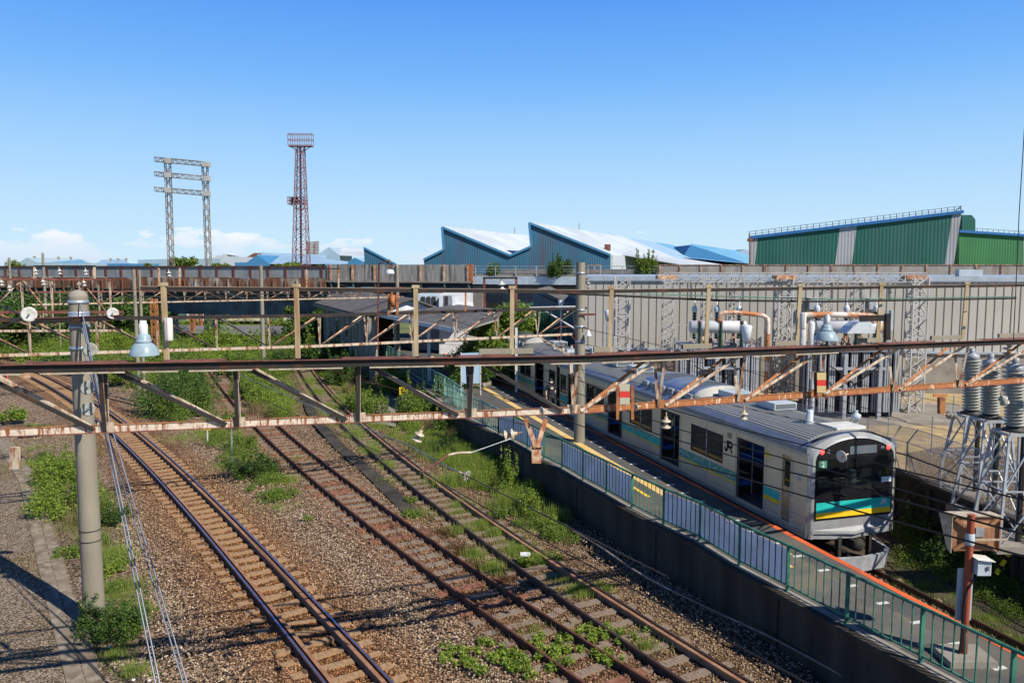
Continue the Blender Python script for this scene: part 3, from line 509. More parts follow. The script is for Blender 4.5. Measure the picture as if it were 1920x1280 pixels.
for a, b in zip(WL[:-1], WL[1:]):
    l_ = lf(a, b)
    def fp(q, z, o_=0): return Vector((q.x, q.y, z))+l_*(.02-o_)
    L_ = (b-a).length
    for i in range(int(L_/1.95)+1):
        q = a.lerp(b, min(1, (i*1.95+.55)/L_)); m_ = MB(); m_.tube([fp(q, 1.74), fp(q, 2.75), fp(q, 3.15, .32)], .030, 6); m_.tube([fp(q, 2.5), fp(q, 1.75, .35)], .02, 6); m_.build('post', 'galv', t)
    for z, o_ in ((2.75, 0), (3.15, .32), (1.85, 0)): mb.tube([fp(a, z, o_), fp(b, z, o_)], .012, 5)
    m3.tube([fp(a, 2.34), fp(b, 2.34)], .026, 6)
    k = len(vs); vs += [fp(a, 1.8), fp(b, 1.8), fp(b, 2.75), fp(a, 2.75), fp(b, 3.15, .32), fp(a, 3.15, .32)]; fs += [(k, k+1, k+2, k+3), (k+3, k+2, k+4, k+5)]
    uvs += [(U, 0), (U+L_, 0), (U+L_, .95), (U, .95), (U, .95), (U+L_, .95), (U+L_, 1.46), (U, 1.46)]; U += L_
mb.build('tension_wires', 'galv', t); m3.build('rail', 'steelF', t)
me.from_pydata([v-rl for v in vs], [], fs); uv = me.uv_layers.new(name='UVMap')
for li, q in enumerate(uvs): uv.data[li].uv = q
me.materials.append(M['net']); o = bpy.data.objects.new('chain_link', me); S.collection.objects.link(o); o.parent = t
# ================================================================== GREY PANEL BUILDING (right)
BW0, BW1 = Vector((4.1, 44.7, 0)), Vector((42, 40.2, 0)); bd = (BW1-BW0).normalized(); bn = Vector((bd.y, -bd.x, 0))
def bw(s_, z, o_=0): q = BW0+bd*s_+bn*o_; return Vector((q.x, q.y, z))
def zat(u, v, o_=0):          # point on the building front seen at a photo pixel
    r = ray(u, v); k = (BW0+bn*o_).dot(bn)/(r[0]*bn.x+r[1]*bn.y); q = Vector((r[0]*k, r[1]*k, 0)); return (q-BW0).dot(bd), H+r[2]*k
t = thing('panel_building', (BW0.x, BW0.y, SZ), 'long beige grey vertical panelled building behind the substation', 'building'); LB = (BW1-BW0).length
ztop = 7.52
mb = MB(); mb.poly([bw(0, 3.75), bw(LB, 3.75), bw(LB, ztop), bw(0, ztop)], -bn*9); mb.build('wall', 'shed', t)
mb = MB(); mb.poly([bw(0, .5), bw(LB, .5), bw(LB, 3.70), bw(0, 3.70)], -bn*.5); mb.build('concrete_base', 'conc', t)
mb = MB(); mb.poly([bw(-.05, ztop+.003, .1), bw(LB, ztop+.003, .1), bw(LB, ztop+.25, .1), bw(-.05, ztop+.25, .1)], -bn*9.2); mb.build('roof_edge', 'shedcap', t)
mb = MB(); mb.beam(bw(0, ztop-.02, .05), bw(LB, ztop-.02, .05), .1, .06); mb.build('gutter_shadow', 'eave', t)
mb = MB(); mb.beam(bw(0, 3.72, .06), bw(LB, 3.72, .06), .12, .12); mb.build('sill_flashing', 'shedcap', t)
mb = MB()
for i in range(int(LB/.42)): q = .2+i*.42; mb.beam(bw(q, 3.79, .012), bw(q, ztop-.06, .012), .028, .03, up=bn)
mb.build('panel_ribs', 'seam', t)
for u, v in ((1529, 545), (1640, 545)):
    s_, z = zat(u-8, v+15); mb = MB(); mb.poly([bw(s_-.2, z-.55, .55), bw(s_+.55, z-.55, .55), bw(s_+.55, z+.05, .5), bw(s_-.2, z+.05, .5)], -bn*.5); mb.build('vent_hood', 'wmetal', t)
# white HVAC box on the roof
s_, z = zat(1815, 517); o = MB().poly([bw(s_-.2, ztop+.26, -.6), bw(s_+1.0, ztop+.26, -.6), bw(s_+1.0, ztop+.62, -.6), bw(s_-.2, ztop+.62, -.6)], -bn*.5).build('air_unit', 'acw', label='small white air conditioning unit on the edge of the panelled building roof', category='air unit')
# ================================================================== VIADUCT
VA, VB = Vector((-85, 100, 0)), Vector((48, 57.5, 0)); vd = (VB-VA).normalized(); vn = Vector((vd.y, -vd.x, 0))
def vs_at(u): r = ray(u, 500); k = VA.dot(vn)/(r[0]*vn.x+r[1]*vn.y); return (Vector((r[0]*k, r[1]*k, 0))-VA).dot(vd)
def vp(s_, z, o_=0): q = VA+vd*s_+vn*o_; return Vector((q.x, q.y, z))
def vz(u, v, o_=0): r = ray(u, v); k = (VA+vn*o_).dot(vn)/(r[0]*vn.x+r[1]*vn.y); return H+r[2]*k
def vblock(name, m, s0, s1, z0, z1, o0, o1, par): return MB().poly([vp(s0, z0, o0), vp(s1, z0, o0), vp(s1, z1, o0), vp(s0, z1, o0)], -vn*(o0-o1)).build(name, m, par)
# rusty steel span
s0, s1 = vs_at(-160), vs_at(612)
t = thing('viaduct_span', vp(s0, 0), 'viaduct span with rusty brown girder and grey panelled parapet at the left', 'viaduct')
zt = 8.27
vblock('parapet', 'parap', s0, s1, 7.15, zt, .0, -.15, t); vblock('girder_flange', 'girderr', s0, s1, 5.9, 7.1, .25, -.3, t); vblock('main_girder', 'girderb', s0, s1, 3.2, 5.85, -1.2, -1.6, t); vblock('deck', 'dark', s0, s1, 5.6, 5.88, .0, -9, t)
mb = MB(); mb2 = MB(); mb3 = MB(); q = s0
while q < s1: mb.beam(vp(q, 7.1, .05), vp(q, zt, .05), .14, .1, up=vn); q += 2.05
mb.beam(vp(s0, zt, 0), vp(s1, zt, 0), .25, .10); mb.build('parapet_posts', 'rpost', t)
q = s0
while q < s1: mb2.beam(vp(q, 5.6, .3), vp(q, 6.95, .3), .10, .12, up=vn); mb3.beam(vp(q, 5.6, .2), vp(q, 4.9, -1.2), .12, .25, up=(0, 0, 1)); q += 1.35
mb2.build('stiffeners', 'girderr', t); mb3.build('brackets', 'girderb', t)
# concrete span with rusty posts
s2, s3 = vs_at(614), vs_at(884)
t = thing('viaduct_span', vp(s2, 0), 'viaduct span with weathered dark concrete parapet and haunched brackets over the station', 'viaduct')
vblock('parapet', 'vconc', s2, s3, 6.9, 8.45, .1, -.15, t); vblock('ledge', 'conc', s2, s3, 6.74, 6.9, .25, -.3, t); vblock('main_girder', 'girderb', s2, s3, 2.8, 6.2, -1.3, -1.7, t); vblock('deck', 'dark', s2, s3, 6.3, 6.72, 0, -9, t)
mb = MB(); mb3 = MB(); q = s2+.4
while q <= s3+.2: mb.beam(vp(q, 6.8, .15), vp(q, 8.42, .15), .16, .12, up=vn); mb3.poly([vp(q, 6.72, .2), vp(q, 6.2, .15), vp(q, 4.6, -1.25), vp(q, 6.72, -1.25)], vd*.15); q += 2.4
mb.build('rusty_posts', 'rustB', t); mb3.build('brackets', 'girderb', t)
MB().poly([vp(s3-.3, 6.75, .2), vp(s3+.2, 6.75, .2), vp(s3+.2, 8.5, .2), vp(s3-.3, 8.5, .2)], -vn*.2).build('end_post', 'rustO', t)
for s_, w_ in ((vs_at(622), 1.5),): MB().poly([vp(s_-w_/2, 0, -.2), vp(s_+w_/2, 0, -.2), vp(s_+w_/2, 6.6, -.2), vp(s_-w_/2, 6.6, -.2)], -vn*1.5).build('pier', 'conc', t)
MB().poly([vp(s3-.1, 0, -.2), vp(s3+1.0, 0, -.2), vp(s3+1.0, 6.7, -.2), vp(s3-.1, 6.7, -.2)], -vn*6).build('pier', 'conc', t)
# pale span with railing
s4, s5 = vs_at(886), vs_at(1236)
t = thing('viaduct_span', vp(s4, 0), 'pale blue viaduct span with open pipe railing between the two concrete parapets', 'viaduct')
vblock('kerb', 'conc', s4, s5, 7.35, 7.62, .0, -.3, t); vblock('fascia', 'girderw', s4, s5, 6.65, 7.38, .08, -.1, t); vblock('main_girder', 'girderb', s4, s5, 4.9, 6.6, -.8, -1.2, t); vblock('deck', 'dark', s4, s5, 6.5, 7.3, 0, -9, t)
vblock('far_barrier', 'conc', s4, s5, 7.38, 7.95, -8.6, -8.9, t)
mb = MB(); q = s4+.3
while q < s5: mb.beam(vp(q, 7.2, .05), vp(q, 8.33, .05), .08, .08); q += 1.95
for z in (8.30, 8.02, 7.8): mb.beam(vp(s4, z, .05), vp(s5, z, .05), .05, .055)
mb.build('railing', 'galv', t)
mb = MB()
for q in (vs_at(1100), vs_at(1112), vs_at(1124)): mb.beam(vp(q, 7.3, -.6), vp(q, 8.4, -.6), .07, .07)
mb.beam(vp(vs_at(1100), 8.4, -.6), vp(vs_at(1124), 8.4, -.6), .07, .07); mb.beam(vp(vs_at(1100), 7.9, -.6), vp(vs_at(1124), 7.9, -.6), .05, .05); mb.build('rusty_ladder_frame', 'rustB', t)
s6, s7 = vs_at(1237), vs_at(2080)
t = thing('viaduct_span', vp(s6, 0), 'pale streaked concrete viaduct parapet above the panelled building at the right', 'viaduct')
vblock('parapet', 'lconc', s6, s7, 7.2, 8.42, .1, -.15, t); vblock('deck', 'dark', s6, s7, 6.2, 7.18, 0, -9, t)
mb = MB(); q = s6
while q < s7: mb.beam(vp(q, 7.15, .12), vp(q, 8.42, .12), .09, .07, up=vn); q += 1.72
mb.beam(vp(s6, 8.42, 0), vp(s7, 8.42, 0), .28, .05); mb.build('rusty_joints', 'rustB', t)
# ================================================================== SKYLINE
def prism(name, pts, y, depth, m, par, dx=0):     # front polygon given in photo pixels at distance y, extruded away from the camera
    q = [aty(u, v, y) for u, v in pts]; return MB().poly(q, (dx, depth, 0)).build(name, m, par)
def base(u, y): q = aty(u, 495, y); return (q.x, q.y, 0)
def roofsheet(name, ridge, eave, vec, m, par, th=.25):   # sloping roof slab from two points carried back along vec
    a, b = Vector(ridge), Vector(eave); vec = Vector(vec); return MB().poly([a, b, b+vec, a+vec], (0, 0, th)).build(name, m, par)
# big blue sawtooth warehouse
YB = 170; t = thing('sawtooth_warehouse', base(960, YB), 'large blue corrugated sawtooth warehouse with two sloping white roofs, middle of the skyline', 'warehouse')
g0 = [aty(u, v, YB) for u, v in ((795, 487), (833, 468), (830, 426), (957, 479), (997, 462), (993, 418), (1145, 478))]
D = Vector((.34, .94, 0)).normalized()
ft = [g0[0], g0[1], g0[2], g0[3], g0[4], g0[5], g0[6], low(g0[6], 0), low(g0[0], 0)]
MB().poly(ft, D*1.0).build('gable_wall', 'blue', t)
MB().poly([g0[6], low(g0[6], 0), low(g0[6], 0)+D*190, g0[6]+D*190], (.5, 0, 0)).build('side_wall', 'paleroof', t)
roofsheet('roof', g0[2], g0[3], D*78, 'groof', t); roofsheet('roof', g0[5], g0[6], D*95, 'groof', t); roofsheet('roof', g0[5]+D*95, g0[6]+D*95, D*55, 'bluel', t); roofsheet('roof', g0[5]+D*150, g0[6]+D*150, D*50, 'bluer', t)
MB().poly([low(g0[4], 8)+D*1.2, g0[4]+D*1.2, g0[5]+D*1.2, g0[5]+D*190, g0[4]+D*190], (.2, 0, 0)).build('sawtooth_face', 'bluew', t)
# lean-to roof slopes continuing to the right behind the parapet
e0 = g0[6]+D*12; MB().poly([e0+Vector((0, 0, .1)), e0+Vector((26, -2, -4.3)), e0+Vector((26, -2, -4.3))+D*150, e0+D*170], (0, 0, .2)).build('lean_to_roof', 'groof', t)
e1 = e0+D*100; MB().poly([e1+Vector((0, 0, .5)), e1+Vector((46, 6, -3.6)), e1+Vector((60, 50, -3.6)), e1+D*80], (0, 0, .2)).build('lean_to_roof', 'bluer', t)
mb = MB()
for a, b in ((1, 2), (2, 3), (4, 5), (5, 6), (0, 1), (3, 4)): mb.beam(g0[a]-D*.3, g0[b]-D*.3, .5, .45)
mb.build('verge_trim', 'blued', t)
for q in (g0[2]+D*45, g0[5]+D*40): MB().beam(q, q+Vector((0, 0, 2.0)), .25, .25).build('roof_pipe', 'galv', t)
q = g0[5].lerp(g0[6], .85)+D*6; MB().poly([q, q+Vector((1.2, 0, 0)), q+Vector((1.2, 0, 1.4)), q+Vector((0, 0, 1.4))], (0, 1.2, 0)).build('rusty_roof_stack', 'rustP', t)
# green warehouse
YG = 125; t = thing('green_warehouse', base(1600, YG), 'big dark green corrugated warehouse with grey vertical bands and a roof railing', 'warehouse')
yb = YG-5
def gtop(u): return 446-(u-1408)*(446-398)/(1805-1408)
def gw(u, v): k = (u-1408)/397; return aty(u, v, YG-6*k)
for a, b, m in ((1408, 1421, 'greyw'), (1421, 1575, 'greenw'), (1575, 1607, 'greyw'), (1607, 1786, 'greenw'), (1786, 1803, 'greyw')):
    MB().poly([low(gw(a, 0), 0), low(gw(b, 0), 0), gw(b, gtop(b)), gw(a, gtop(a))], (16, 45, 0)).build('wall_bay', m, t)
MB().beam(gw(1404, gtop(1404)-1), gw(1806, gtop(1806)-1), .6, .45).build('roof_trim', 'trimb', t)
mb = MB()
for u in range(1405, 1806, 12): mb.beam(gw(u, gtop(u)-2), gw(u, gtop(u)-12), .07, .07)
for dv in (12, 7): mb.beam(gw(1404, gtop(1404)-dv), gw(1804, gtop(1804)-dv), .06, .06)
mb.beam(gw(1792, 395), gw(1802, 387), .12, .12); mb.build('roof_railing', 'steelF', t)
mb = MB(); mb.beam(aty(1406, 497, YG-1), aty(1405, 438, YG-1), .15, .15); mb.beam(aty(1402, 450, YG-1), aty(1411, 450, YG-1), .5, .5); mb.build('corner_ladder', 'rustP', t)
t = thing('green_warehouse', base(1860, YG+12), 'lighter green corrugated warehouse with a blue roof edge at the right edge', 'warehouse')
prism('tower_bay', [(1804, 497), (1804, 403), (1822, 403), (1829, 412), (1829, 497)], YG+14, 20, 'greenw', t); prism('wall_bay', [(1798, 520), (1798, 434), (1918, 442), (1918, 520)], YG+8, 30, 'greenl', t); prism('wall_bay', [(1919, 520), (1919, 442), (2050, 450), (2050, 520)], YG+8, 30, 'greyw', t)
MB().beam(aty(1798, 433.5, YG+7.8), aty(2050, 449.5, YG+7.8), .5, .4).build('roof_trim', 'trimb', t)
mb = MB()
for u in range(1832, 1930, 10): mb.beam(aty(u, 435+(u-1800)*.066, YG+8.5), aty(u, 427+(u-1800)*.066, YG+8.5), .06, .06)
mb.beam(aty(1830, 428, YG+8.5), aty(1935, 435, YG+8.5), .06, .06); mb.build('roof_railing', 'steelF', t)
# distant sheds on the left and centre (front polygon + roof slab)
def shed(label, y, wall, roof, wm, rm, depth=30, vents=(), dx=0, cat='shed'):
    t = thing('distant_shed', base(wall[0][0], y), label, cat); w_ = [aty(u, v, y) for u, v in wall]
    zz = [low(w_[-1], 0), low(w_[0], 0)]; MB().poly(w_+zz, (dx, depth, 0)).build('wall', wm, t)
    for r_ in roof: MB().add([aty(u, v, y+(.5 if i < 2 else depth)) for i, (u, v) in enumerate(r_)], [tuple(range(len(r_)))]).build('roof', rm, t)
    for (u, v) in vents: mb = MB(); q = aty(u, v+4, y+8); mb.lathe(q, [(.5, -1), (.5, .6), (1.0, .8), (.9, 1.6), (.1, 1.8)], n=8, scale=y/520); mb.build('roof_ventilator', 'offw', t)
    return t
shed('distant shed with bright sky blue roof and pale blue gable at the far left', 230, [(33, 497), (33, 494), (50, 483), (70, 492), (168, 494)], [[(70, 493), (168, 495), (150, 486), (50, 483)]], 'bluew', 'bluer', 30, [(65, 480), (110, 481), (133, 481)])
shed('distant low shed with blue roof left of the tall twin-post pylon', 240, [(180, 497), (180, 494), (243, 494)], [[(180, 494), (243, 494), (236, 486), (190, 487)]], 'blued', 'bluel', 30, [(208, 484), (222, 484), (237, 484)])
shed('long pale blue grey distant shed behind the twin-post pylon', 260, [(258, 487), (330, 485), (480, 485)], [], 'bluew', 'bluel', 25)
shed('small white gabled house-like shed in the skyline', 235, [(414, 487), (414, 480), (420, 475), (426, 480), (458, 482)], [[(420, 476), (458, 483), (462, 479), (422, 475)]], 'paleroof', 'paleroof', 10)
shed('red-brown gabled shed behind the blue roofs', 245, [(452, 490), (462, 482), (477, 474), (492, 480), (500, 488)], [], 'rustP', 'paleroof', 5)
shed('deep blue gabled shed with long light blue roof left of the red tower', 215, [(440, 492), (462, 492), (482, 478), (504, 494)], [[(504, 495), (690, 495), (590, 482), (482, 477)]], 'blued', 'bluel', 22)
shed('light blue roofed long shed behind the red tower', 232, [(500, 484), (610, 486), (610, 489)], [[(498, 483), (612, 487), (612, 478), (486, 473)]], 'blued', 'bluel', 24)
shed('tiny blue gabled annex by the sawtooth roof', 200, [(652, 492), (664, 483), (678, 490)], [[(664, 483), (678, 491), (700, 490), (688, 484)]], 'blued', 'bluel', 10)
shed('white roofed hall with pale green gable behind the sheds', 250, [(592, 480), (612, 466), (616, 463), (636, 478)], [[(636, 479), (692, 481), (692, 466), (614, 462)]], 'bluew', 'groof', 20)
t = thing('sawtooth_shed', base(710, 180), 'small blue sawtooth shed standing alone left of the large blue warehouse', 'shed'); prism('gable_wall', [(684, 500), (682, 465), (742, 496), (742, 500)], 180, 2, 'blue', t); MB().beam(aty(682, 464.5, 180), aty(743, 496, 180), .5, .4).build('verge_trim', 'blued', t)
shed('blue roofed shed with white skylights beside the green warehouse', 300, [(1282, 480), (1295, 459), (1330, 470), (1408, 497), (1282, 497)], [[(1295, 459), (1408, 496), (1408, 474), (1296, 457)]], 'blued', 'bluer', 30)
shed('small grey blue gabled shed just left of the green warehouse', 320, [(1376, 477), (1396, 467), (1410, 472), (1410, 497), (1376, 497)], [], 'bluew', 'bluel', 12)
t = thing('process_plant', base(585, 420), 'hazy distant process plant tower with pipes and stairs right of the red tower', 'plant')
for u, m in ((577, 'pyl'), (583, 'bluew'), (589, 'pyl'), (594, 'rad')): prism('vessel', [(u-2.5, 478), (u-2.5, 452+(u % 3)), (u+2.5, 452+(u % 3)), (u+2.5, 478)], 420+u % 5, 2, m, t)
mb = MB()
for v in range(454, 478, 5): mb.beam(aty(575, v, 418), aty(597, v, 418), .3, .3)
mb.build('gangway', 'tower', t)
t = thing('ship_superstructure', base(420, 500), 'tiny white ship-like block on the horizon between the pylon posts', 'ship'); prism('hull', [(399, 488), (398, 482), (440, 482), (439, 488)], 500, 3, 'paleroof', t); prism('deckhouse', [(404, 482), (404, 478.5), (432, 478.5), (432, 482)], 500, 3, 'paleroof', t)
# ---- lattice towers
def lattice(mb, A, B, wa, wb, n, th, x=Vector((1, 0, 0)), y=Vector((0, 1, 0)), cross=True):
    A = Vector(A); B = Vector(B); cs = [(-1,-1),(1,-1),(1,1),(-1,1)]
    def c(k, i): tt = k/n; p = A.lerp(B, tt); w_ = (wa+(wb-wa)*tt)/2; return p+x*cs[i][0]*w_+y*cs[i][1]*w_
    for i in range(4): mb.beam(c(0, i), c(n, i), th*1.5, th*1.5)
    for k in range(n):
        for i in range(4):
            j = (i+1) % 4
            if (k+i) % 2: mb.beam(c(k, i), c(k+1, j), th, th)
            else: mb.beam(c(k, j), c(k+1, i), th, th)
            if cross: (mb.beam(c(k, j), c(k+1, i), th, th) if (k+i) % 2 else mb.beam(c(k, i), c(k+1, j), th, th))
            if k % 2 == 0: mb.beam(c(k, i), c(k, j), th, th)
    return mb
YT = 150; A = aty(564, 520, YT); B = aty(563, 275, YT); A.z = 0
t = thing('floodlight_tower', A, 'tall thin red lattice tower with railed platform on top', 'tower')
lattice(MB(), A, B, 3.3, 1.35, 16, .085).build('lattice_mast', 'tower', t); mb = MB(); mb.beam(A, B, .35, .35); mb.build('ladder', 'tower', t)
def cage(u0, u1, v0, v1, y, d, name):
    mb = MB(); a = aty(u0, v1, y-d/2); b = aty(u1, v1, y-d/2); top = aty(u0, v0, y).z; lo = a.z
    mb.box((a.x, a.y, lo-.2), (b.x, a.y+d, lo+.05)); 
    for yy in (a.y, a.y+d):
        for i in range(6): xx = a.x+(b.x-a.x)*i/5; mb.beam((xx, yy, lo), (xx, yy, top), .1, .1)
        for z in (top, (top+lo)/2): mb.beam((a.x, yy, z), (b.x, yy, z), .11, .11)
    for xx in (a.x, b.x):
        for z in (top, (top+lo)/2): mb.beam((xx, a.y, z), (xx, a.y+d, z), .11, .11)
    for xx in (a.x, b.x): mb.beam((xx, y, lo), (B.x, y, lo-1.4), .12, .12)
    mb.build(name, 'tower', t)
cage(540, 584, 252, 272, YT, 1.6, 'top_platform'); cage(539, 573, 370, 381, YT, 1.2, 'lower_platform')
for u in (549, 557): MB().lathe(aty(u, 377, YT), [(.05, -.4), (.45, -.3), (.5, .4), (.3, .5), (.01, .5)], (0, -1, .2), 10).build('floodlight', 'black', t)
YP = 115; t = thing('twin_post_pylon', base(350, YP), 'tall twin-post lattice power pylon with three horizontal lattice arms', 'pylon')
for (ua, ub, vt) in ((320, 313, 300), (391, 383, 308)):
    A = aty(ua, 497, YP); A.x -= (8.3/ (aty(0, vt, YP).z-8.3))*(aty(ub, 300, YP).x-A.x) if False else 0; B = aty(ub+1, vt, YP); A2 = low(A, 0); lattice(MB(), A2, B, .66, .66, 30, .055, cross=False).build('lattice_post', 'pyl', t)
for va, vb in ((297, 306), (324, 333), (353, 361)):
    a = aty(291, va+2, YP-.3); b = aty(388, vb+2, YP-.3); lattice(MB(), a, b, .60, .60, 14, .055, Vector((0, 0, 1)), Vector((0, 1, 0)), cross=False).build('lattice_arm', 'pyl', t)
    for u in (313, 384): q = aty(u+1, va+2+(vb-va)*(u-291)/97, YP-.75); MB().poly([q+Vector((-.45, 0, -.35)), q+Vector((.45, 0, -.35)), q+Vector((.45, 0, .35)), q+Vector((-.45, 0, .35))], (0, .9, 0)).build('gusset_plate', 'vconc' if False else 'latt', t)
# ================================================================== TRAIN
WT, ZB, ZS, ZC = 2.85, 1.05, 3.50, 3.86      # width, body bottom, shoulder, crown (local x: across, y: back along the train, z: up)
LC = 19.6
DOORS = [(2.1, 3.45), (7.2, 8.55), (12.1, 13.45), (17.05, 18.4)]; WINS = [(4.34, 6.3), (9.35, 11.25), (14.0, 15.95)]
def sidewall(mb, x, y0, y1, z0, z1, holes, th=.05):     # wall in the y-z plane with real openings
    ys = sorted({y0, y1, *[h[0] for h in holes], *[h[1] for h in holes]}); zs = sorted({z0, z1, *[h[2] for h in holes], *[h[3] for h in holes]})
    for a, b in zip(ys[:-1], ys[1:]):
        for c, d in zip(zs[:-1], zs[1:]):
            if any(h[0] <= a+1e-6 and b <= h[1]+1e-6 and h[2] <= c+1e-6 and d <= h[3]+1e-6 for h in holes): continue
            mb.sheet([(x, a, c), (x, a, d), (x, b, d), (x, b, c)]); mb.sheet([(x+th, a, c), (x+th, b, c), (x+th, b, d), (x+th, a, d)])
    for h in holes:
        a, b, c, d = h; mb.sheet([(x, a, c), (x, b, c), (x+th, b, c), (x+th, a, c)]); mb.sheet([(x, a, d), (x+th, a, d), (x+th, b, d), (x, b, d)]); mb.sheet([(x, a, c), (x+th, a, c), (x+th, a, d), (x, a, d)]); mb.sheet([(x, b, c), (x, b, d), (x+th, b, d), (x+th, b, c)])
def arch(n=14, x0=0., x1=WT, zs=ZS, zc=ZC):
    return [(x0+(x1-x0)*i/n, zs+(zc-zs)*(1-abs(2*i/n-1)**2.6)) for i in range(n+1)]
def car(label, front, open_doors=True):
    t = thing('train_car', (0, 0, 0), label, 'train car', 'cars of the stopped train'); y0 = .75 if front else 0
    holes = [(a, b, 1.25, 3.1) for a, b in DOORS]+[(a, b, 2.13, 2.97) for a, b in WINS]+([(18.72, 19.45, 2.13, 2.97)]) + ([(.62+.2, 1.18+.02, 1.27, 3.12)] if front else [(.2, 1.1, 2.13, 2.97)])
    for sgn, x in ((1, 0.), (-1, WT-.05)):
        mb = MB(); sidewall(mb, x, y0 if not front else .1, LC, ZB, ZS-.12, [(a, b, c, d) for a, b, c, d in holes] if x == 0 else [h for h in holes if h[3] < 3.0]); s_ = mb.build('side_wall', 'stain', t)
        if x == 0:
            for i, (a, b, c, d) in enumerate([h for h in holes if h[3] < 3.0]):
                f = MB(); 
                for (p, q) in (((a-.03, c-.03), (b+.03, c)), ((a-.03, d), (b+.03, d+.03)), ((a-.03, c), (a, d)), ((b, c), (b+.03, d))): f.box((-.014, p[0], p[1]), (.02, q[0], q[1]))
                fo = f.build('window', 'black', t); MB().box((.016, a, c), (.022, b, d)).build('pane', 'glass', fo)
                if b-a > 1.2: MB().box((-.004, (a+b)/2-.02, c), (.016, (a+b)/2+.02, d)).build('mullion', 'galv', fo)
            # waist line grooves
            for z in (1.60, 1.36, 1.22):
                segs = []; yy = .2 if front else .05
                for a, b in DOORS: segs.append((yy, a-.02)); yy = b+.02
                segs.append((yy, LC)); g_ = MB()
                for a, b in segs: 
                    if z < 1.3: a, b = a, b
                    g_.box((-.008, a, z), (0.001, b, z+.022))
                g_.build('beading', 'wmetal', t, kind='stuff') if False else g_.build('beading', 'wmetal', t)
            MB().box((-.012, .1, 3.28), (.001, LC, 3.32)).build('rain_gutter', 'galv', t)
        else:
            for (a, b, c, d) in [h for h in holes if h[3] < 3.0]: MB().box((WT-.03, a, c), (WT-.024, b, d)).build('pane', 'glass', t)
    for i, yy in enumerate([1.95, 3.55, 5.32, 7.05, 8.65, 11.95, 13.55, 16.9, 18.55]): MB().box((-.004, yy, ZB+.02), (.001, yy+.012, 3.26)).build('panel_seam', 'steelF', t)
    # livery bands on the platform side
    bands = [(3.5, 7.15), (8.6, 12.05), (13.5, 17.0), (18.45, LC-.05)]+([(1.28, 2.05)] if front else [(.1, 2.05)])
    for i, (a, b) in enumerate(bands):
        plain = b-a < 1.0
        bo = MB().box((-.007, a, 1.76), (.002, b, 2.0)).build('teal_band', 'teal' if plain else 'wave', t)
        if not plain:
            # wavy teal artwork above and over the yellow line
            n_ = 40; top = [(-.010, a+(b-a)*k/n_, 1.86+.07*math.sin(k*.42)+.03*math.sin(k*1.3)+(.06 if k/n_ < .3 else 0)) for k in range(n_+1)]; MB().poly([(-.010, a, 1.70)]+[(p[0], p[1], p[2]) for p in top]+[(-.010, b, 1.70)], (.002, 0, 0)).build('wave_artwork', 'teal' if i % 2 else 'wave', bo)
        MB().box((-.0075, a, 1.64), (.002, b, 1.757)).build('yellow_band', 'yel', t)
    # roof: ribbed, with dark blue grey edge on the platform side
    prof = arch(); ys = np.arange(.32 if front else 0, LC+.001, .55)
    mb = MB(); vs = []; fs = []
    for y in (.32 if front else 0, LC):
        for x, z in prof: vs.append((x, y, z))
    n_ = len(prof)
    for i in range(n_-1): fs.append((i, i+1, n_+i+1, n_+i))
    mb.add(vs, fs, True); mb.build('roof', 'stainr', t)
    mb = MB()
    for k in range(25):
        u = .09+k*.034; x = WT*u; z = ZS+(ZC-ZS)*(1-abs(2*u-1)**2.6); mb.box((x-.012, (.45 if front else 0), z-.01), (x+.012, LC, z+.016))
    mb.build('roof_ribs', 'stainr', t)
    for x0, x1 in ((-.02, .16), (WT-.16, WT+.02)): MB().poly([(x0, .12 if front else 0, ZS-.14), (x1, .12 if front else 0, ZS-.14), (x1, .12 if front else 0, ZS+.14 if x0 < 0 else ZS), (x0, .12 if front else 0, ZS if x0 < 0 else ZS+.14)], (0, LC-.12, 0)).build('roof_edge', 'eave', t)
    # interior
    MB().box((.06, .3, 1.1), (WT-.06, LC-.1, 1.24)).build('floor', 'floor', t); MB().box((.06, .5, 3.2), (WT-.06, LC-.1, 3.25)).build('ceiling', 'beige', t)
    for a, b in ((3.6, 7.05), (8.7, 11.95), (13.6, 16.9)):
        mb = MB(); mb.box((WT-.6, a, 1.55), (WT-.1, b, 1.7)); mb.box((WT-.18, a, 1.7), (WT-.08, b, 2.12)); mb.build('bench_seat', 'seat', t); mb = MB(); mb.box((.1, a, 1.55), (.6, b, 1.7)); mb.box((.08, a, 1.7), (.18, b, 2.1)); mb.build('bench_seat', 'seat', t)
        for y in (a-.04, b+.02): MB().box((WT-.62, y, 1.25), (WT-.06, y+.03, 2.2)).build('partition', 'beige', t)
        mb = MB(); mb.tube([(.62, a, 1.25), (.62, a, 3.2)], .018, 6); mb.build('grab_pole', 'galv', t)
    for a, b in DOORS:
        MB().box((WT-.07, a, 1.25), (WT-.05, b, 3.1)).build('far_door', 'beige', t)
        f = MB(); f.box((-.012, a-.03, 1.25), (.05, a, 3.13)); f.box((-.012, b, 1.25), (.05, b+.03, 3.13)); f.box((-.012, a-.03, 3.1), (.05, b+.03, 3.13)); f.build('door_frame', 'steelF', t)
    MB().box((0.02, .15, 1.0), (WT-.02, LC, 1.12)).build('underframe', 'dark', t)
    for y in (3.0, 16.5):
        mb = MB(); mb.box((.5, y-1.2, .45), (WT-.5, y+1.2, .95)); mb.box((.3, y-1.3, .35), (.5, y+1.3, .8)); mb.box((WT-.5, y-1.3, .35), (WT-.3, y+1.3, .8)); bo = mb.build('bogie', 'bogie', t)
        for yy in (y-1.05, y+1.05):
            for x in (.78, WT-.9): MB().lathe((x, yy, .58), [(.02, 0), (.43, 0), (.43, .12), (.02, .12)], (1, 0, 0), 16).build('wheel', 'bogie', bo)
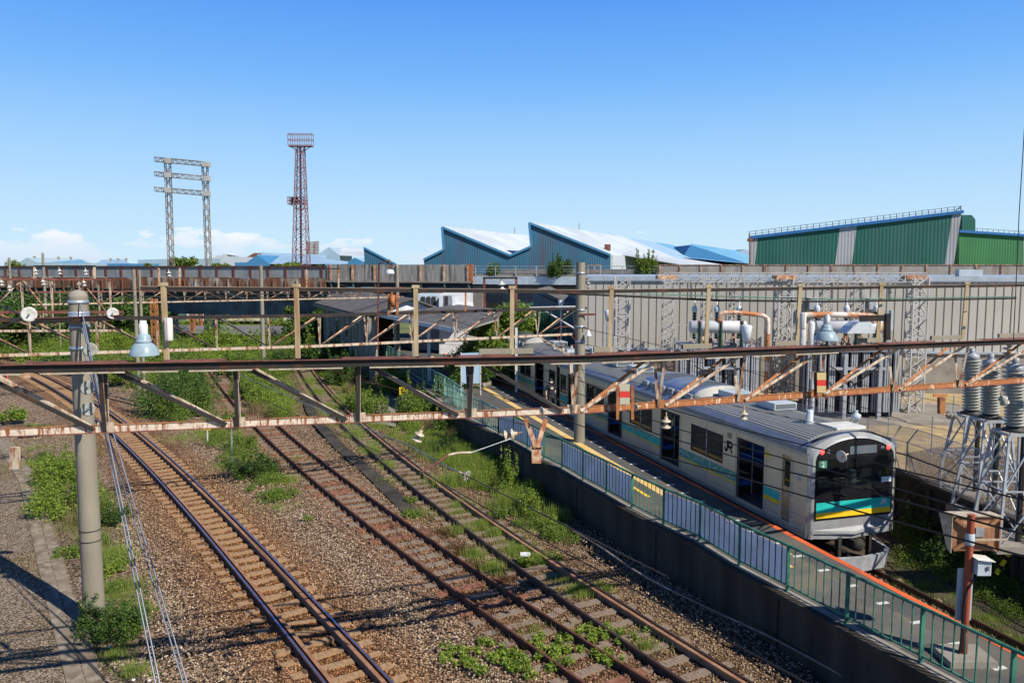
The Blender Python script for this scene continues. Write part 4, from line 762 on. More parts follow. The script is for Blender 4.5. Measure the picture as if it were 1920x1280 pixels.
    for y, l in ((6.5, 2.2), (9.5, 1.6), (12.2, 1.8)): MB().box((.35, y, .35), (WT-.35, y+l, .98)).build('equipment_box', 'bogie', t)
    return t
def cooler(t, y0, y1, m='roofac'):
    n_ = 10; p0 = [(WT*.5+1.08*math.cos(math.pi*(1-i/n_)), ZC-.12+.42*math.sin(math.pi*(i/n_))**.8) for i in range(n_+1)]
    mb = MB(); vs = [(x, y, z) for y in (y0+.25, y1-.25) for x, z in p0]; k = n_+1; fs = [(i, i+1, k+i+1, k+i) for i in range(n_)]; mb.add(vs, fs, True); o = mb.build('cooler', m, t)
    for ya, yb_ in ((y0+.25, y0), (y1-.25, y1)):
        mb = MB(); mb.add([(x, ya, z) for x, z in p0]+[(WT*.5+(x-WT*.5)*.97, yb_, ZC-.1+(z-ZC+.1)*.25) for x, z in p0], [(i, i+1, k+i+1, k+i) for i in range(n_)], True); mb.build('end_fairing', 'stainr', o)
    for f0 in (.12, .62):
        mb = MB()
        for j in range(9): q = y0+(y1-y0)*(f0+j*.026); mb.add([(WT*.5+(x-WT*.5)*1.004, yy, z+.006) for yy in (q, q+.05) for x, z in p0[2:9]], [(i, i+1, 7+i+1, 7+i) for i in range(6)], False)
        mb.build('grille', 'acgrey', o)
    for j in range(6): q = y0+.5+j*(y1-y0-1)/5; MB().box((WT*.5-1.16, q-.2, ZC-.2), (WT*.5-1.04, q+.2, ZC+.02)).build('vent_flap', 'rad', o)
def ventbox(t, y, x): mb = MB(); mb.box((x-.4, y-.5, ZC+.03), (x+.4, y+.5, ZC+.24)); o = mb.build('roof_vent', 'acw', t); MB().box((x-.36, y-.506, ZC+.06), (x+.36, y-.5005, ZC+.21)).build('grille', 'acgrey', o); 
c1_ = car('silver front train car with teal and yellow bands, black windscreen and white skirt', True)
cooler(c1_, 6.6, 11.0)
for y, x in ((6.0, 1.5), (3.95, 1.65), (13.2, 1.35), (15.3, 1.35)): ventbox(c1_, y, x)
MB().lathe((1.14, 1.6, ZC-.02), [(.14, 0), (.14, .05), (.10, .06), (.10, .36), (.07, .40), (.01, .40)], n=14).build('roof_aerial', 'acw', c1_)
MB().lathe((2.35, 1.15, ZC-.08), [(.06, 0), (.06, .2), (.14, .22), (.14, .34), (.06, .38), (.05, .46), (.01, .46)], n=12).build('roof_aerial', 'acw', c1_)
MB().box((1.2, .5, ZC-.01), (2.15, 1.25, ZC+.06)).build('roof_hatch', 'white', c1_)
# front shell: arch-shaped ring, black mask, glass, bands
def frontprof(inset, zb, zs, zc, n=18):
    pts = [(inset, zb), (inset, zs-.22), (inset+.03, zs-.10), (inset+.11, zs)]
    for i in range(1, n): u = i/n; x = inset+.11+(WT-2*inset-.22)*u; pts.append((x, zs+(zc-zs)*(1-abs(2*u-1)**2.2)))
    pts += [(WT-inset-.11, zs), (WT-inset-.03, zs-.10), (WT-inset, zs-.22), (WT-inset, zb)]; return pts
Pf = [frontprof(0.0, ZB, ZS, ZC), frontprof(.02, ZB, ZS-.0, ZC-.01), frontprof(.10, ZB+.0, ZS-.06, ZC-.09), frontprof(.17, ZB+.0, ZS-.10, ZC-.13)]
mb = MB(); yy = [.36, .12, .02, .0]; n_ = len(Pf[0])
for k in range(3):
    mb.add([(x, yy[k], z) for x, z in Pf[k]]+[(x, yy[k+1], z) for x, z in Pf[k+1]], [(i, n_+i, n_+i+1, i+1) for i in range(n_-1)], True)
# lower panel below the bands
mb.add([(Pf[3][0][0], 0, 1.55), (WT-Pf[3][0][0], 0, 1.55), (WT-.17, 0, 1.32), (.17, 0, 1.32)], [(0, 3, 2, 1)])
mb.build('front_shell', 'frontw', c1_)
mb = MB(); nz_ = 9
mb.add([(.0, .30, 1.06), (.06, .05, 1.06), (.7, -.02, 1.02), (1.42, -.05, 1.0), (2.15, -.02, 1.02), (WT-.06, .05, 1.06), (WT, .30, 1.06), (.0, .30, 1.36), (.10, .02, 1.36), (.7, -.0, 1.36), (1.42, -.0, 1.36), (2.15, -.0, 1.36), (WT-.10, .02, 1.36), (WT, .30, 1.36)], [(i, i+1, i+8, i+7) for i in range(6)], False)
mb.add([(.12, -.001, 1.30), (1.42, -.12, 1.20), (WT-.12, -.001, 1.34), (WT-.12, -.001, 1.27), (1.42, -.14, 1.13), (.12, -.001, 1.20), (WT-.12, .02, 1.34), (.12, .02, 1.30)], [(0, 1, 4, 5), (1, 2, 3, 4), (0, 7, 6, 2, 1)], False)
mb.build('front_bumper', 'frontw', c1_)
inner = [(x, z) for x, z in frontprof(.19, 1.58, ZS-.13, ZC-.155)]
win = frontprof(.24, 2.42, ZS-.2, ZC-.2); 
# black mask below and around the glass
o = MB().poly([(.19, -.004, 1.545), (WT-.19, -.004, 1.545), (WT-.19, -.004, 2.45), (.19, -.004, 2.45)], (0, .03, 0)).build('front_mask', 'blackg', c1_)
mb = MB(); Z0 = 3.2
tp = [(x, z) for x, z in inner if z > 3.25]; mb.poly([(.19, -.004, Z0)]+[(x, -.004, z) for x, z in tp]+[(WT-.19, -.004, Z0)], (0, .03, 0)); mb.build('destination_band', 'blackg', o)
for a, b in ((.19, .26), (WT-.26, WT-.19)): MB().box((a, -.004, 2.451), (b, .026, 3.199)).build('mask_pillar', 'blackg', o)
MB().box((1.12, -.003, 2.45), (1.2, .027, 3.2)).build('mask_pillar', 'blackg', o)
MB().box((.26, .004, 2.45), (WT-.26, .010, 3.2)).build('windscreen', 'fglass', c1_)
MB().box((.23, -.012, 1.76), (WT-.23, -.0045, 2.04)).build('teal_band', 'teal', c1_); MB().box((.23, -.012, 1.61), (WT-.23, -.0045, 1.7595)).build('yellow_band', 'yel', c1_)
MB().box((1.24, -.009, 3.30), (2.10, -.0045, 3.52)).build('destination_display', 'acgrey', c1_)
for x in (.36, WT-.36): 
    h = MB().lathe((x, -.003, 3.42), [(.072, 0), (.06, -.012), (.001, -.012)], (0, 1, 0), 14).build('tail_lamp', 'lampred', c1_); MB().lathe((x+(.2 if x < 1 else -.2), -.003, 3.41), [(.06, 0), (.05, -.012), (.001, -.012)], (0, 1, 0), 14).build('headlight', 'acgrey', c1_)
mb = MB(); mb.box((.27, -.006, 2.98), (.52, .003, 3.18)); pl = mb.build('number_plate', 'green', c1_)
text('2', .2, (.395, -.012, 3.075), (R(90), 0, 0), 'wave' if False else 'white', c1_, 'number')
mb = MB(); mb.box((2.30, -.006, 2.46), (2.62, .003, 2.60)); mb.build('one_man_plate', 'panel', c1_)
text('ワンマン', .09, (2.46, -.011, 2.53), (R(90), 0, 0), 'greenp', c1_, 'one_man_text')
# operator mark: J and R strokes
def jr(par, org, ax, s_, m, name, dz=Vector((0, 0, 1)), dn=Vector((0, -1, 0))):
    org = Vector(org); ax = Vector(ax)
    def seg(a, b, w_=.22): A_ = org+ax*(a[0]*s_)+dz*(a[1]*s_)+dn*.004; B_ = org+ax*(b[0]*s_)+dz*(b[1]*s_)+dn*.004; return A_, B_, w_*s_
    strokes = [((.45, 1.0), (.45, .22)), ((.45, .22), (.36, .09)), ((.36, .09), (.17, .085)), ((.17, .085), (.08, .2)), ((.08, .2), (.08, .34)), ((.68, 1.0), (.68, .38)), ((.60, .92), (1.12, .92)), ((1.12, .92), (1.22, .82)), ((1.22, .82), (1.22, .62)), ((1.22, .62), (1.12, .50)), ((1.12, .50), (.85, .50)), ((.95, .50), (1.22, .0))]
    mb = MB()
    for a, b in strokes: A_, B_, w_ = seg(a, b); e = (B_-A_).normalized()*w_*.22; mb.beam(A_-e, B_+e, w_, .004, up=dn)
    mb.build(name, m, par)
jr(c1_, (2.28, -.0135, 1.83), (1, 0, 0), .16, 'white', 'operator_mark')
jr(c1_, (-.002, 4.20, 2.55), (0, -1, 0), .34, 'black', 'operator_mark', dn=Vector((-1, 0, 0)))
mb = MB()
for i in range(5): mb.box((-.006, 3.80, 3.0+i*.035), (.001, 4.06, 3.018+i*.035))
mb.build('side_louvre', 'black', c1_)
mb = MB(); mb.box((-.006, 1.82, 2.86), (.001, 2.02, 3.02)); mb.build('priority_sticker', 'ypaint', c1_)
# crew door
mb = MB(); sidewall(mb, .03, .84, 1.18, 1.29, 3.10, [(.88, 1.14, 2.25, 2.98)], .02); cd = mb.build('crew_door', 'brass', c1_); MB().box((.04, .88, 2.25), (.045, 1.14, 2.98)).build('pane', 'glass', cd); MB().box((.0, .90, 2.0), (.03, .94, 2.12)).build('handle', 'galv', cd)
mb = MB()
for z in (1.45, 2.0, 2.6): mb.tube([(-.03, .74, z), (-.03, .74, z+.45)], .012, 6)
mb.build('grab_rails', 'galv', c1_)
mb = MB(); mb.box((-.006, .32, 2.55), (.001, .55, 2.8)); mb.build('small_hatch', 'galv', c1_)
# cab interior
mb = MB(); mb.box((.3, .05, 1.3), (1.25, .5, 2.42)); mb.box((1.2, .05, 1.3), (WT-.15, .65, 2.48)); cdk = mb.build('driving_desk', 'beige', c1_); MB().box((1.85, .2, 2.48), (2.5, .55, 2.72)).build('instrument_hood', 'acgrey', cdk); mb = MB(); mb.box((1.45, .15, 2.48), (1.6, .3, 2.8)); mb.build('display', 'acw', cdk); MB().box((.35, .1, 2.42), (.75, .4, 2.62)).build('cabinet', 'offw', cdk)
MB().box((.06, 1.55, 1.25), (WT-.06, 1.6, 3.2)).build('cab_bulkhead', 'dark', c1_); mb = MB(); mb.box((2.52, .12, 2.5), (2.6, .18, 2.85)); mb.build('cab_grip', 'ypaint', c1_)
# wipers
mb = MB(); mb.beam((2.35, -.03, 2.25), (1.75, -.04, 2.36), .03, .02); mb.beam((2.2, -.03, 2.22), (2.5, -.03, 2.12), .1, .05); mb.build('wiper', 'black', c1_); mb = MB(); mb.beam((.75, -.03, 2.28), (1.15, -.04, 2.2), .03, .02); mb.build('wiper', 'black', c1_)
# coupler and plough skirt
mb = MB(); mb.box((1.27, -.28, .72), (1.57, .5, 1.0)); mb.lathe((1.42, -.28, .86), [(.02, -.05), (.16, -.03), (.18, .1), (.1, .12)], (0, 1, 0), 10); mb.box((.95, -.05, .5), (1.05, .1, 1.05)); mb.box((1.95, -.05, .4), (2.03, .1, 1.05)); mb.build('coupler', 'bogie', c1_)
mb = MB(); sk = [(.12, .75), (.30, -.10), (.62, -.42), (1.42, -.52), (2.22, -.42), (2.58, -.10), (2.72, .75)]
mb.add([(x, y, .62) for x, y in sk]+[(x+(.02 if x < 1.42 else -.02), y+.06, .20) for x, y in sk]+[(x+(.05 if x < 1.42 else -.05), y+.10, .62) for x, y in sk]+[(x+(.06 if x < 1.42 else -.06), y+.14, .20) for x, y in sk], [(i, i+7, i+8, i+1) for i in range(6)]+[(i+14, i+15, i+22, i+21) for i in range(6)]+[(i, i+1, i+15, i+14) for i in range(6)]); mb.build('plough_skirt', 'wmetal', c1_)
c2_ = car('silver second train car beside the yellow tactile line with a pantograph on its roof', False)
cooler(c2_, 6.4, 11.2, 'roofac')
for y, x in ((4.6, 1.7), (13.4, 1.4), (15.8, 1.4)): ventbox(c2_, y, x)
pn = MB(); b0 = (WT/2, 2.2, ZC)
for sx in (-.5, .5): pn.tube([(WT/2+sx, 1.6, ZC+.18), (WT/2+sx, 3.0, ZC+.18)], .03, 6); pn.tube([(WT/2+sx, 1.7, ZC+.2), (WT/2+sx*.8, 2.9, ZC+.75)], .022, 6); pn.tube([(WT/2+sx*.8, 2.9, ZC+.75), (WT/2+sx*.7, 1.9, ZC+1.25)], .016, 6)
pn.tube([(WT/2-.9, 1.9, ZC+1.15), (WT/2-.6, 1.9, ZC+1.27), (WT/2+.6, 1.9, ZC+1.27), (WT/2+.9, 1.9, ZC+1.15)], .022, 6); pn.tube([(WT/2-.4, 2.9, ZC+.75), (WT/2+.4, 2.9, ZC+.75)], .02, 6); pn.build('pantograph', 'polr', c2_)
mb = MB()
for sx in (-.5, .5):
    for y in (1.6, 3.0): mb.lathe((WT/2+sx, y, ZC-.05), [(.05, 0), (.09, .05), (.05, .1), (.09, .14), (.05, .22)], n=10)
mb.build('pantograph_insulators', 'porc', c2_)
mb = MB(); mb.box((.9, .9, ZC-.02), (1.3, 1.2, ZC+.16)); mb.lathe((2.2, .7, ZC-.1), [(.12, 0), (.12, .3), (.01, .32)], n=10); mb.build('roof_equipment', 'acw', c2_)
rz = math.atan2(T.y, T.x)-math.pi/2
for c_, d_ in ((c1_, 0), (c2_, LC+.5)): c_.location = O0+T*d_; c_.rotation_euler = (0, 0, rz)
q = O0+T*(LC+.02)+NN*.3; ga = MB(); ga.poly([q+Vector((0, 0, 1.15)), q+NN*2.2+Vector((0, 0, 1.15)), q+NN*2.2+Vector((0, 0, 3.4)), q+Vector((0, 0, 3.4))], T*.46); props(ga.build('gangway_bellows', 'dark'), 'black rubber gangway bellows between the two train cars', 'bellows')
# ================================================================== GANTRIES
class Plane2:      # plan polyline given by (u, y) nodes in photo columns
    def __init__(s, nodes, zt, zb): s.n = [(u, y, zt_, zb_) for (u, y), zt_, zb_ in zip(nodes, zt, zb)]; s.p = [Vector(((u-960)/F*y, y, 0)) for u, y, _, _ in s.n]
    def at(s, u, w_=None, o_=0):      # plan point seen at column u, with top/bottom/any height
        i = 0
        while i < len(s.n)-2 and u > s.n[i+1][0]: i += 1
        a, b = s.p[i], s.p[i+1]; k = (u-960)/F; d = b-a; tt = (k*a.y-a.x)/(d.x-k*d.y); q = a+d*tt; x = Vector((-d.y, d.x, 0)).normalized(); q = q+x*o_
        zt = s.n[i][2]+(s.n[i+1][2]-s.n[i][2])*tt; zb = s.n[i][3]+(s.n[i+1][3]-s.n[i][3])*tt
        z = zt if w_ == 't' else zb if w_ == 'b' else w_ if w_ is not None else 0
        return Vector((q.x, q.y, z))
    def pix(s, u, v, o_=0): q = s.at(u, None, o_); return aty(u, v, q.y)
G1 = Plane2([(0, 10.95), (1110, 13.4), (1900, 17.6)], [6.98, 6.84, 6.72], [5.94, 5.82, 5.69])
t = thing('catenary_gantry', G1.at(960, 0), 'rusty triangular truss gantry crossing the whole yard in front of the camera', 'gantry')
U0, U1 = -260, 2140; us = [-260, 0, 250, 500, 800, 1110, 1400, 1650, 1900, 2140]
def chord(name, w_, o_, m, hh, ww, ulist, dz=0., par=None):
    mb = MB()
    for a, b in zip(ulist[:-1], ulist[1:]):
        A, B = G1.at(a, w_, o_), G1.at(b, w_, o_); A.z += dz; B.z += dz; mb.beam(A, B, ww, hh)
    return mb.build(name, m, par or t)
chord('front_upper_chord', 't', 0, 'steelD', .092, .02, [U0, 1110, U1], -.046); chord('front_chord_top_flange', 't', -.03, 'rustP', .010, .07, [U0, 1110, U1], .004); chord('front_chord_lower_flange', 't', -.04, 'steelD', .012, .10, [U0, 1110, U1], -.098)  # dark web colour also stands for the shadow of its top flange
chord('rear_upper_chord', 't', .36, 'rustP', .07, .03, [U0, 1110, U1], -.085)
chord('lower_chord', 'b', .23, 'chordR', .10, .02, [U0, 1118], .05); chord('lower_chord', 'b', .23, 'chordO', .10, .02, [1118, U1], .05); chord('lower_chord_flange', 'b', .22, 'rustP', .012, .07, [U0, 1110, U1], -.006); chord('lower_chord_lip', 'b', .235, 'rustO', .008, .05, [U0, 1110, U1], .105)

for a, b in ((-200, 40), (70, 230), (262, 330), (350, 470), (500, 640), (690, 830), (850, 1000), (1030, 1105), (1125, 1290), (1320, 1390), (1410, 1470), (1490, 1570)): chord('conduit', 't', -.07, 'offw', .024, .024, [a, b], -.122)  # pale pipe cut into lengths, the gaps imitating shadows that cross it
for a, b in ((40, 235), (300, 420), (640, 770), (860, 960), (1110, 1260), (1340, 1560), (1640, 1760), (1850, 2000)): chord('cover_plate', 't', .10, 'rustP', .010, .16, [a, b], .014)
nodes = [-75, 180, 437, 670, 885, 1085, 1250, 1402, 1552, 1697, 1822, 1960]
def angle_(name, A, B, m, m2, w_=.07, dp=.05): mb = MB(); mb.beam(A, B, w_, .012, up=(0, 1, 0)); o = mb.build(name, m, t); d = (B-A).normalized(); s_ = d.cross(Vector((0, 1, 0))).normalized()*(w_/2); s_ = s_ if s_.x > 0 else -s_; MB().beam(A+s_+Vector((0, dp/2, 0)), B+s_+Vector((0, dp/2, 0)), .010, dp, up=(0, 1, 0)).build('flange', m2, o)
for i, u in enumerate(nodes):
    B = G1.at(u, 'b', .21); B.z += .02; m = 'steelF' if u < 1000 else 'creamR'; w_ = .062 if u < 1000 else .046
    for o_ in (.02, .36): A = G1.at(u, 't', o_ if u < 1000 else o_); A.z -= .08; angle_('strut', A, B+Vector((0, (o_-.2)*.15, 0)), m if o_ < .1 or u < 1000 else 'creamR', 'creamR', w_, .02 if u < 1000 else .04)  # left struts: self-shaded faces painted dark, lit edges painted cream
for i in range(len(nodes)-1):
    for o_ in (.02, .36):
        if nodes[i+1] <= 1085: A = G1.at(nodes[i]+14, 't', o_); B = G1.at(nodes[i+1]-22, 'b', .21)
        else: A = G1.at(nodes[i+1]-4, 't', o_); B = G1.at(nodes[i]+14, 'b', .21)
        A.z -= .08; B.z += .04; angle_('diagonal', A, B+Vector((0, (o_-.2)*.12, 0)), 'steelF' if nodes[i+1] <= 1085 and o_ < .1 else 'chordO' if nodes[i] > 1000 and (o_ > .1) else 'creamR', 'creamR' if nodes[i] > 1000 or o_ > .1 else 'steelF', .05, .03)  # left front diagonals painted dark to imitate their own shade
for u in nodes: q = G1.at(u, 'b', .2); MB().beam(q+Vector((-.11, 0, .07)), q+Vector((.11, .03, .07)), .012, .16).build('gusset', 'creamR' if u < 1100 else 'chordO', t)
# handrail beam and posts
hr = [G1.at(258, 8.03, .3), G1.at(1110, 7.90, .3), G1.at(2140, 7.88, .3)]; hr[0].z = aty(258, 541, hr[0].y).z; hr[1].z = aty(1110, 547, hr[1].y).z; hr[2].z = aty(2140, 532, hr[2].y).z
mb = MB(); mb2 = MB()
for a, b in zip(hr[:-1], hr[1:]): mb.beam(a, b, .05, .058); mb2.beam(a+Vector((0, 0, .033)), b+Vector((0, 0, .033)), .07, .008)
mb.build('feeder_beam', 'steelD', t); mb2.build('feeder_beam_flange', 'wood', t)  # dark side and paler top strip paint in how the beam is lit
for u in (303, 557, 785, 969, 1161, 1345, 1518, 1671, 1832, 1985):
    A = G1.at(u, 't', .3); z = hr[0].z+(hr[1].z-hr[0].z)*min(1, (u-258)/852) if u < 1110 else hr[1].z+(hr[2].z-hr[1].z)*(u-1110)/1030; q = G1.at(u, z, .26)
    o = MB().beam(A, q+Vector((0, 0, .05)), .07, .045, up=(0, 1, 0)).build('post', 'postC', t)
    MB().beam(q+Vector((-.06, 0, .07)), q+Vector((.06, 0, .07)), .06, .05).build('clamp', 'postC', o)
for u0, u1 in ((906, 1010), (1130, 1170), (1300, 1355), (1475, 1520), (1635, 1680), (1772, 1830), (1900, 1960)): A = G1.at(u0, 't', .3); B = G1.at(u1, 't', .3); A.z += .06; B.z += .06; MB().beam(A, B, .05, .09).build('timber_block', 'pole', t)
# background gantries
def gantry(nd, zt, zb, label, cols, dirs, th=.07, mt='rustP', mb_='creamR', o_=.4, seed=0):
    g = Plane2(nd, zt, zb); t = thing('catenary_gantry', g.at((nd[0][0]+nd[-1][0])/2, 0), label, 'gantry'); ulist = [n[0] for n in nd]
    for nm, w_, oo, m in (('upper_chord', 't', 0, mt), ('upper_chord', 't', o_, mt), ('lower_chord', 'b', o_/2, mb_)):
        mb = MB()
        for a, b in zip(ulist[:-1], ulist[1:]): mb.beam(g.at(a, w_, oo), g.at(b, w_, oo), .06, .085)
        mb.build(nm, m, t)
    for i, u in enumerate(cols):
        for oo in (0, o_): mb = MB(); mb.beam(g.at(u, 't', oo), g.at(u, 'b', o_/2), .045, .02, up=(0, 1, 0)); mb.build('strut', 'creamR', t)
    for i in range(len(cols)-1):
        for oo in (0, o_):
            a, b = (cols[i], cols[i+1]) if dirs[i] > 0 else (cols[i+1], cols[i]); mb = MB(); mb.beam(g.at(a, 't', oo), g.at(b, 'b', o_/2), .042, .02, up=(0, 1, 0)); mb.build('diagonal', 'rustB' if oo else 'steelF', t)
    return g, t
G2, t2 = gantry([(-120, 22.0), (600, 26.3), (1100, 31.9)], [6.82, 6.70, 6.66], [5.80, 5.68, 5.62], 'second rusty truss gantry ending at the thick concrete platform pole', [-80, 50, 178, 293, 405, 505, 600, 690, 775, 858, 936, 1013, 1085], [1]*5+[-1]*7, mt='steelD')
G3, t3 = gantry([(60, 47), (430, 53), (760, 60)], [6.78, 6.72, 6.7], [6.05, 6.02, 6.0], 'pale lattice gantry in front of the rusty viaduct girder', list(range(75, 760, 39)), [1, -1]*12, o_=.5)
G4, t4 = gantry([(-200, 34), (210, 36)], [7.78, 7.72], [6.0, 5.95], 'far left double-beam gantry hung with many insulators', [-120, -40, 40, 96, 150, 206], [1, -1, 1, -1, 1], o_=.3)
G5, t5 = gantry([(-200, 29), (225, 30)], [6.65, 6.60], [5.95, 5.9], 'far left low gantry beam above the yellow container', [-100, -20, 74, 140, 190], [-1, 1, -1, 1], o_=.3)
# ================================================================== POLES
def pole(u, vb, vt, r, label, ground=0., y=None, bands=(), rt=None, group=None, m='pole', cap=False):
    b = atz(u, vb, ground) if y is None else Vector(((u-960)/F*y, y, ground)); top = aty(u, vt, b.y).z
    t = thing('concrete_pole', b, label, 'pole', group); rt = rt or r*.8
    MB().tube([b, b+Vector((0, 0, top-ground))], [r, rt], 20).build('shaft', m, t)
    for v in bands: z = aty(u, v, b.y).z; k = (z-ground)/(top-ground); rr = r+(rt-r)*k; MB().lathe((b.x, b.y, z-.04), [(rr, 0), (rr+.012, 0), (rr+.012, .08), (rr, .08)], n=20).build('steel_band', 'galvb', t)
    return t, b, top
P1t, P1, P1top = pole(178, 1172, 556, .235, 'thick grey concrete pole in the left foreground with blue steel bands and guy wires', bands=(566, 587, 592, 612, 652), rt=.205)
mb = MB(); mb.lathe((P1.x, P1.y, P1top-.01), [(.205, 0), (.20, .05), (.15, .12), (.05, .16), (.01, .165)], n=16); mb.build('mortar_cap', 'conc', P1t)
for z in (2.05, 2.3): MB().lathe((P1.x, P1.y, z), [(.236, 0), (.238, .012), (.236, .02)], n=20).build('joint_line', 'black', P1t)
P2t, P2, P2top = pole(1086, 828, 492, .225, 'tall concrete pole standing on the platform beside the train', ground=1.25, bands=(512, 581, 612, 640, 668), rt=.175)
bl = [(495, 700, 497, .17, 'slim concrete pole in front of the rusty viaduct, standing between the sidings', 1), (262, 758, 505, .12, 'darker left pole of the close pair by the large bush', 2), (272, 753, 507, .10, 'thinner right pole of the close pair by the large bush', 2), (90, 655, 474, .14, 'tall pole rising above the viaduct parapet at the far left', 1), (27, 650, 483, .13, 'short pole poking above the parapet at the left edge', 1), (190, 653, 535, .12, 'low concrete pole just right of the banded foreground pole', 1), (200, 640, 520, .11, 'thin concrete pole behind the low pole right of the foreground pole', 1), (411, 632, 515, .12, 'slim pole in front of the crossing road, left of centre', 1), (389, 622, 545, .15, 'dark stubby pole at the crossing road', 1), (747, 690, 500, .17, 'tall leaning concrete pole above the station roof', 1), (35, 645, 590, .10, 'short thin pole beside the yellow container', 1), (115, 670, 598, .07, 'thin grey pole with rungs in the left hedge', 2), (625, 655, 525, .15, 'stubby concrete pole left of the station roof', 1)]
for u, vb, vt, r, l, _ in bl: pole(u, vb, vt, r, l, rt=r*.8)
# rusty and pale small steel frames on far beams
def frame(x0, x1, v0, v1, y, label, m='rustB', th=.09):
    t = thing('wire_bracket_frame', aty((x0+x1)/2, v1, y), label, 'bracket'); a, b, c, d = aty(x0, v1, y), aty(x0, v0, y), aty(x1, v0, y), aty(x1, v1, y)
    MB().beam(a, b, th, th).build('upright', m, t); MB().beam(c, d, th, th).build('upright', m, t); MB().beam(b-Vector((th/2, 0, 0)), c+Vector((th/2, 0, 0)), th, th*.8).build('crossbar', 'steelD', t); return t
frame(908, 968, 521, 578, 29, 'brown and cream portal bracket standing on the second gantry, above the tree', 'rustP')
frame(735, 873, 541, 583, 28, 'low orange rusty bracket on the second gantry in front of the station roof', 'rustO', .06)
frame(298, 337, 501, 545, 48, 'small cream and rust bracket on the pale lattice gantry, in front of the rusty girder', 'rustB'); frame(575, 635, 504, 540, 52, 'wide rust and cream bracket at the join of the rusty and concrete viaduct spans', 'rustB')
frame(65, 177, 499, 522, 36, 'long dark crossbar bracket on the far left gantry', 'creamR')
t = thing('pulley_frame', aty(738, 590, 27.5), 'rusty upright pulley frame on the second gantry at the white gable', 'pulley')
for u in (729, 745): MB().beam(aty(u, 590, 27.5), aty(u, 551, 27.5), .08, .08).build('upright', 'rustO', t)
MB().lathe(aty(737, 564, 27.5), [(.02, -.07), (.22, -.07), (.22, .07), (.02, .07)], (1, 0, 0), 14).build('weight', 'rustO', t)
# ================================================================== LAMPS, INSULATORS, FITTINGS
def bell(c, r, axis, n, label, m='offw', gap=None, rod='rustB', group=None, cat='insulator', shape=0):
    t = thing('disc_insulator', c, label, cat, group); ax = Vector(axis).normalized(); gap = gap or r*1.25
    for i in range(n): MB().lathe(Vector(c)+ax*gap*i, [(.01, 0), (r*.32, 0), (r*.36, r*.45), (r*.55, r*.62), (r, r*.85), (r*1.02, r*.95), (r*.8, r*.95), (r*.3, r*.8), (.01, r*.8)], ax, 20).build('disc', m, t)
    MB().tube([Vector(c)-ax*gap*.7, Vector(c)+ax*gap*(n+.1)], r*.14, 6).build('rod', rod, t); return t
def floodlamp(u, v0, v1, w_, y, label, m, m2):
    top = aty(u, v0, y); bot = aty(u, v1, y); h_ = top.z-bot.z; r = w_/F*y/2; t = thing('bell_floodlight', bot, label, 'lamp'); c = Vector((top.x, top.y, bot.z))
    MB().lathe(c, [(r*1.03, -h_*.01), (r*1.03, h_*.015), (r*.99, h_*.07), (r*.93, h_*.15), (r*.82, h_*.24), (r*.68, h_*.32), (r*.50, h_*.37)], n=32).build('shade', m, t)
    MB().lathe(c, [(r*.50, h_*.37), (r*.56, h_*.375), (r*.56, h_*.41), (r*.50, h_*.415), (r*.48, h_*.5), (r*.42, h_*.57), (r*.30, h_*.61)], n=32).build('shoulder', m, t)
    MB().lathe(c, [(r*.30, h_*.61), (r*.31, h_*.9), (r*.24, h_*.91), (r*.24, h_), (.001, h_)], n=24).build('lamp_neck', m2, t)
    mb = MB(); mb.lathe(c, [(r*.1, -h_*.06), (r*.5, -h_*.04), (r*.9, 0), (r*.9, .01), (.01, .01)], n=20); mb.build('lamp_glass', 'dark', t)
    mb = MB(); mb.tube([c+Vector((r*.6, 0, h_*.42)), c+Vector((r*.75, .05, h_*.2)), c+Vector((r*.75, .08, -h_*.1))], .012, 6); mb.build('bracket', 'steelF', t); return t
y1 = G1.at(268, 0, .1).y; floodlamp(268, 601, 665, 52, y1, 'pale blue bell floodlight with white neck standing on the main gantry at the left', 'lampb', 'lampw')
y2 = G1.at(1551, 0, .1).y; floodlamp(1551, 589, 637, 42, y2, 'pale grey-green bell floodlight standing on the main gantry above the transformers', 'lampb', 'galv')
# folded white reflector
y3 = G1.at(1620, 0, .05).y; t = thing('trough_light', aty(1615, 625, y3), 'folded white trough light under a dark bracket on the main gantry', 'lamp')
a = [aty(u, v, y3-.05) for u, v in ((1588, 625), (1640, 625), (1640, 618), (1634, 604), (1611, 604), (1600, 612))]; MB().poly(a, (0, .45, 0)).build('reflector', 'lampw', t)
mb = MB(); mb.beam(aty(1612, 597, y3), aty(1664, 596, y3), .05, .12); mb.beam(aty(1664, 588, y3), aty(1664, 637, y3), .09, .09); mb.build('bracket', 'steelD', t); MB().box(aty(1670, 610, y3)+Vector((0, 0, -.1)), aty(1676, 582, y3)+Vector((0, .1, 0))).build('junction_box', 'acw', t)
for u, v0, v1, l in ((317, 596, 639, 'white cylindrical casing strapped to the first cream post of the main gantry'), (1505, 586, 617, 'white cylindrical casing strapped beside the cream post above the transformers')):
    yy_ = G1.at(u, 0, .2).y; q = aty(u, v1, yy_); t = thing('cylinder_casing', q, l, 'casing'); hh_ = aty(u, v0, yy_).z-q.z; MB().lathe(q, [(.001, 0), (.055, 0), (.06, .02), (.06, hh_-.02), (.05, hh_), (.001, hh_)], n=18).build('casing', 'white', t); MB().box(q+Vector((-.005, -.0605, .0)), q+Vector((.006, -.058, hh_))).build('rust_seam', 'rustO', t)
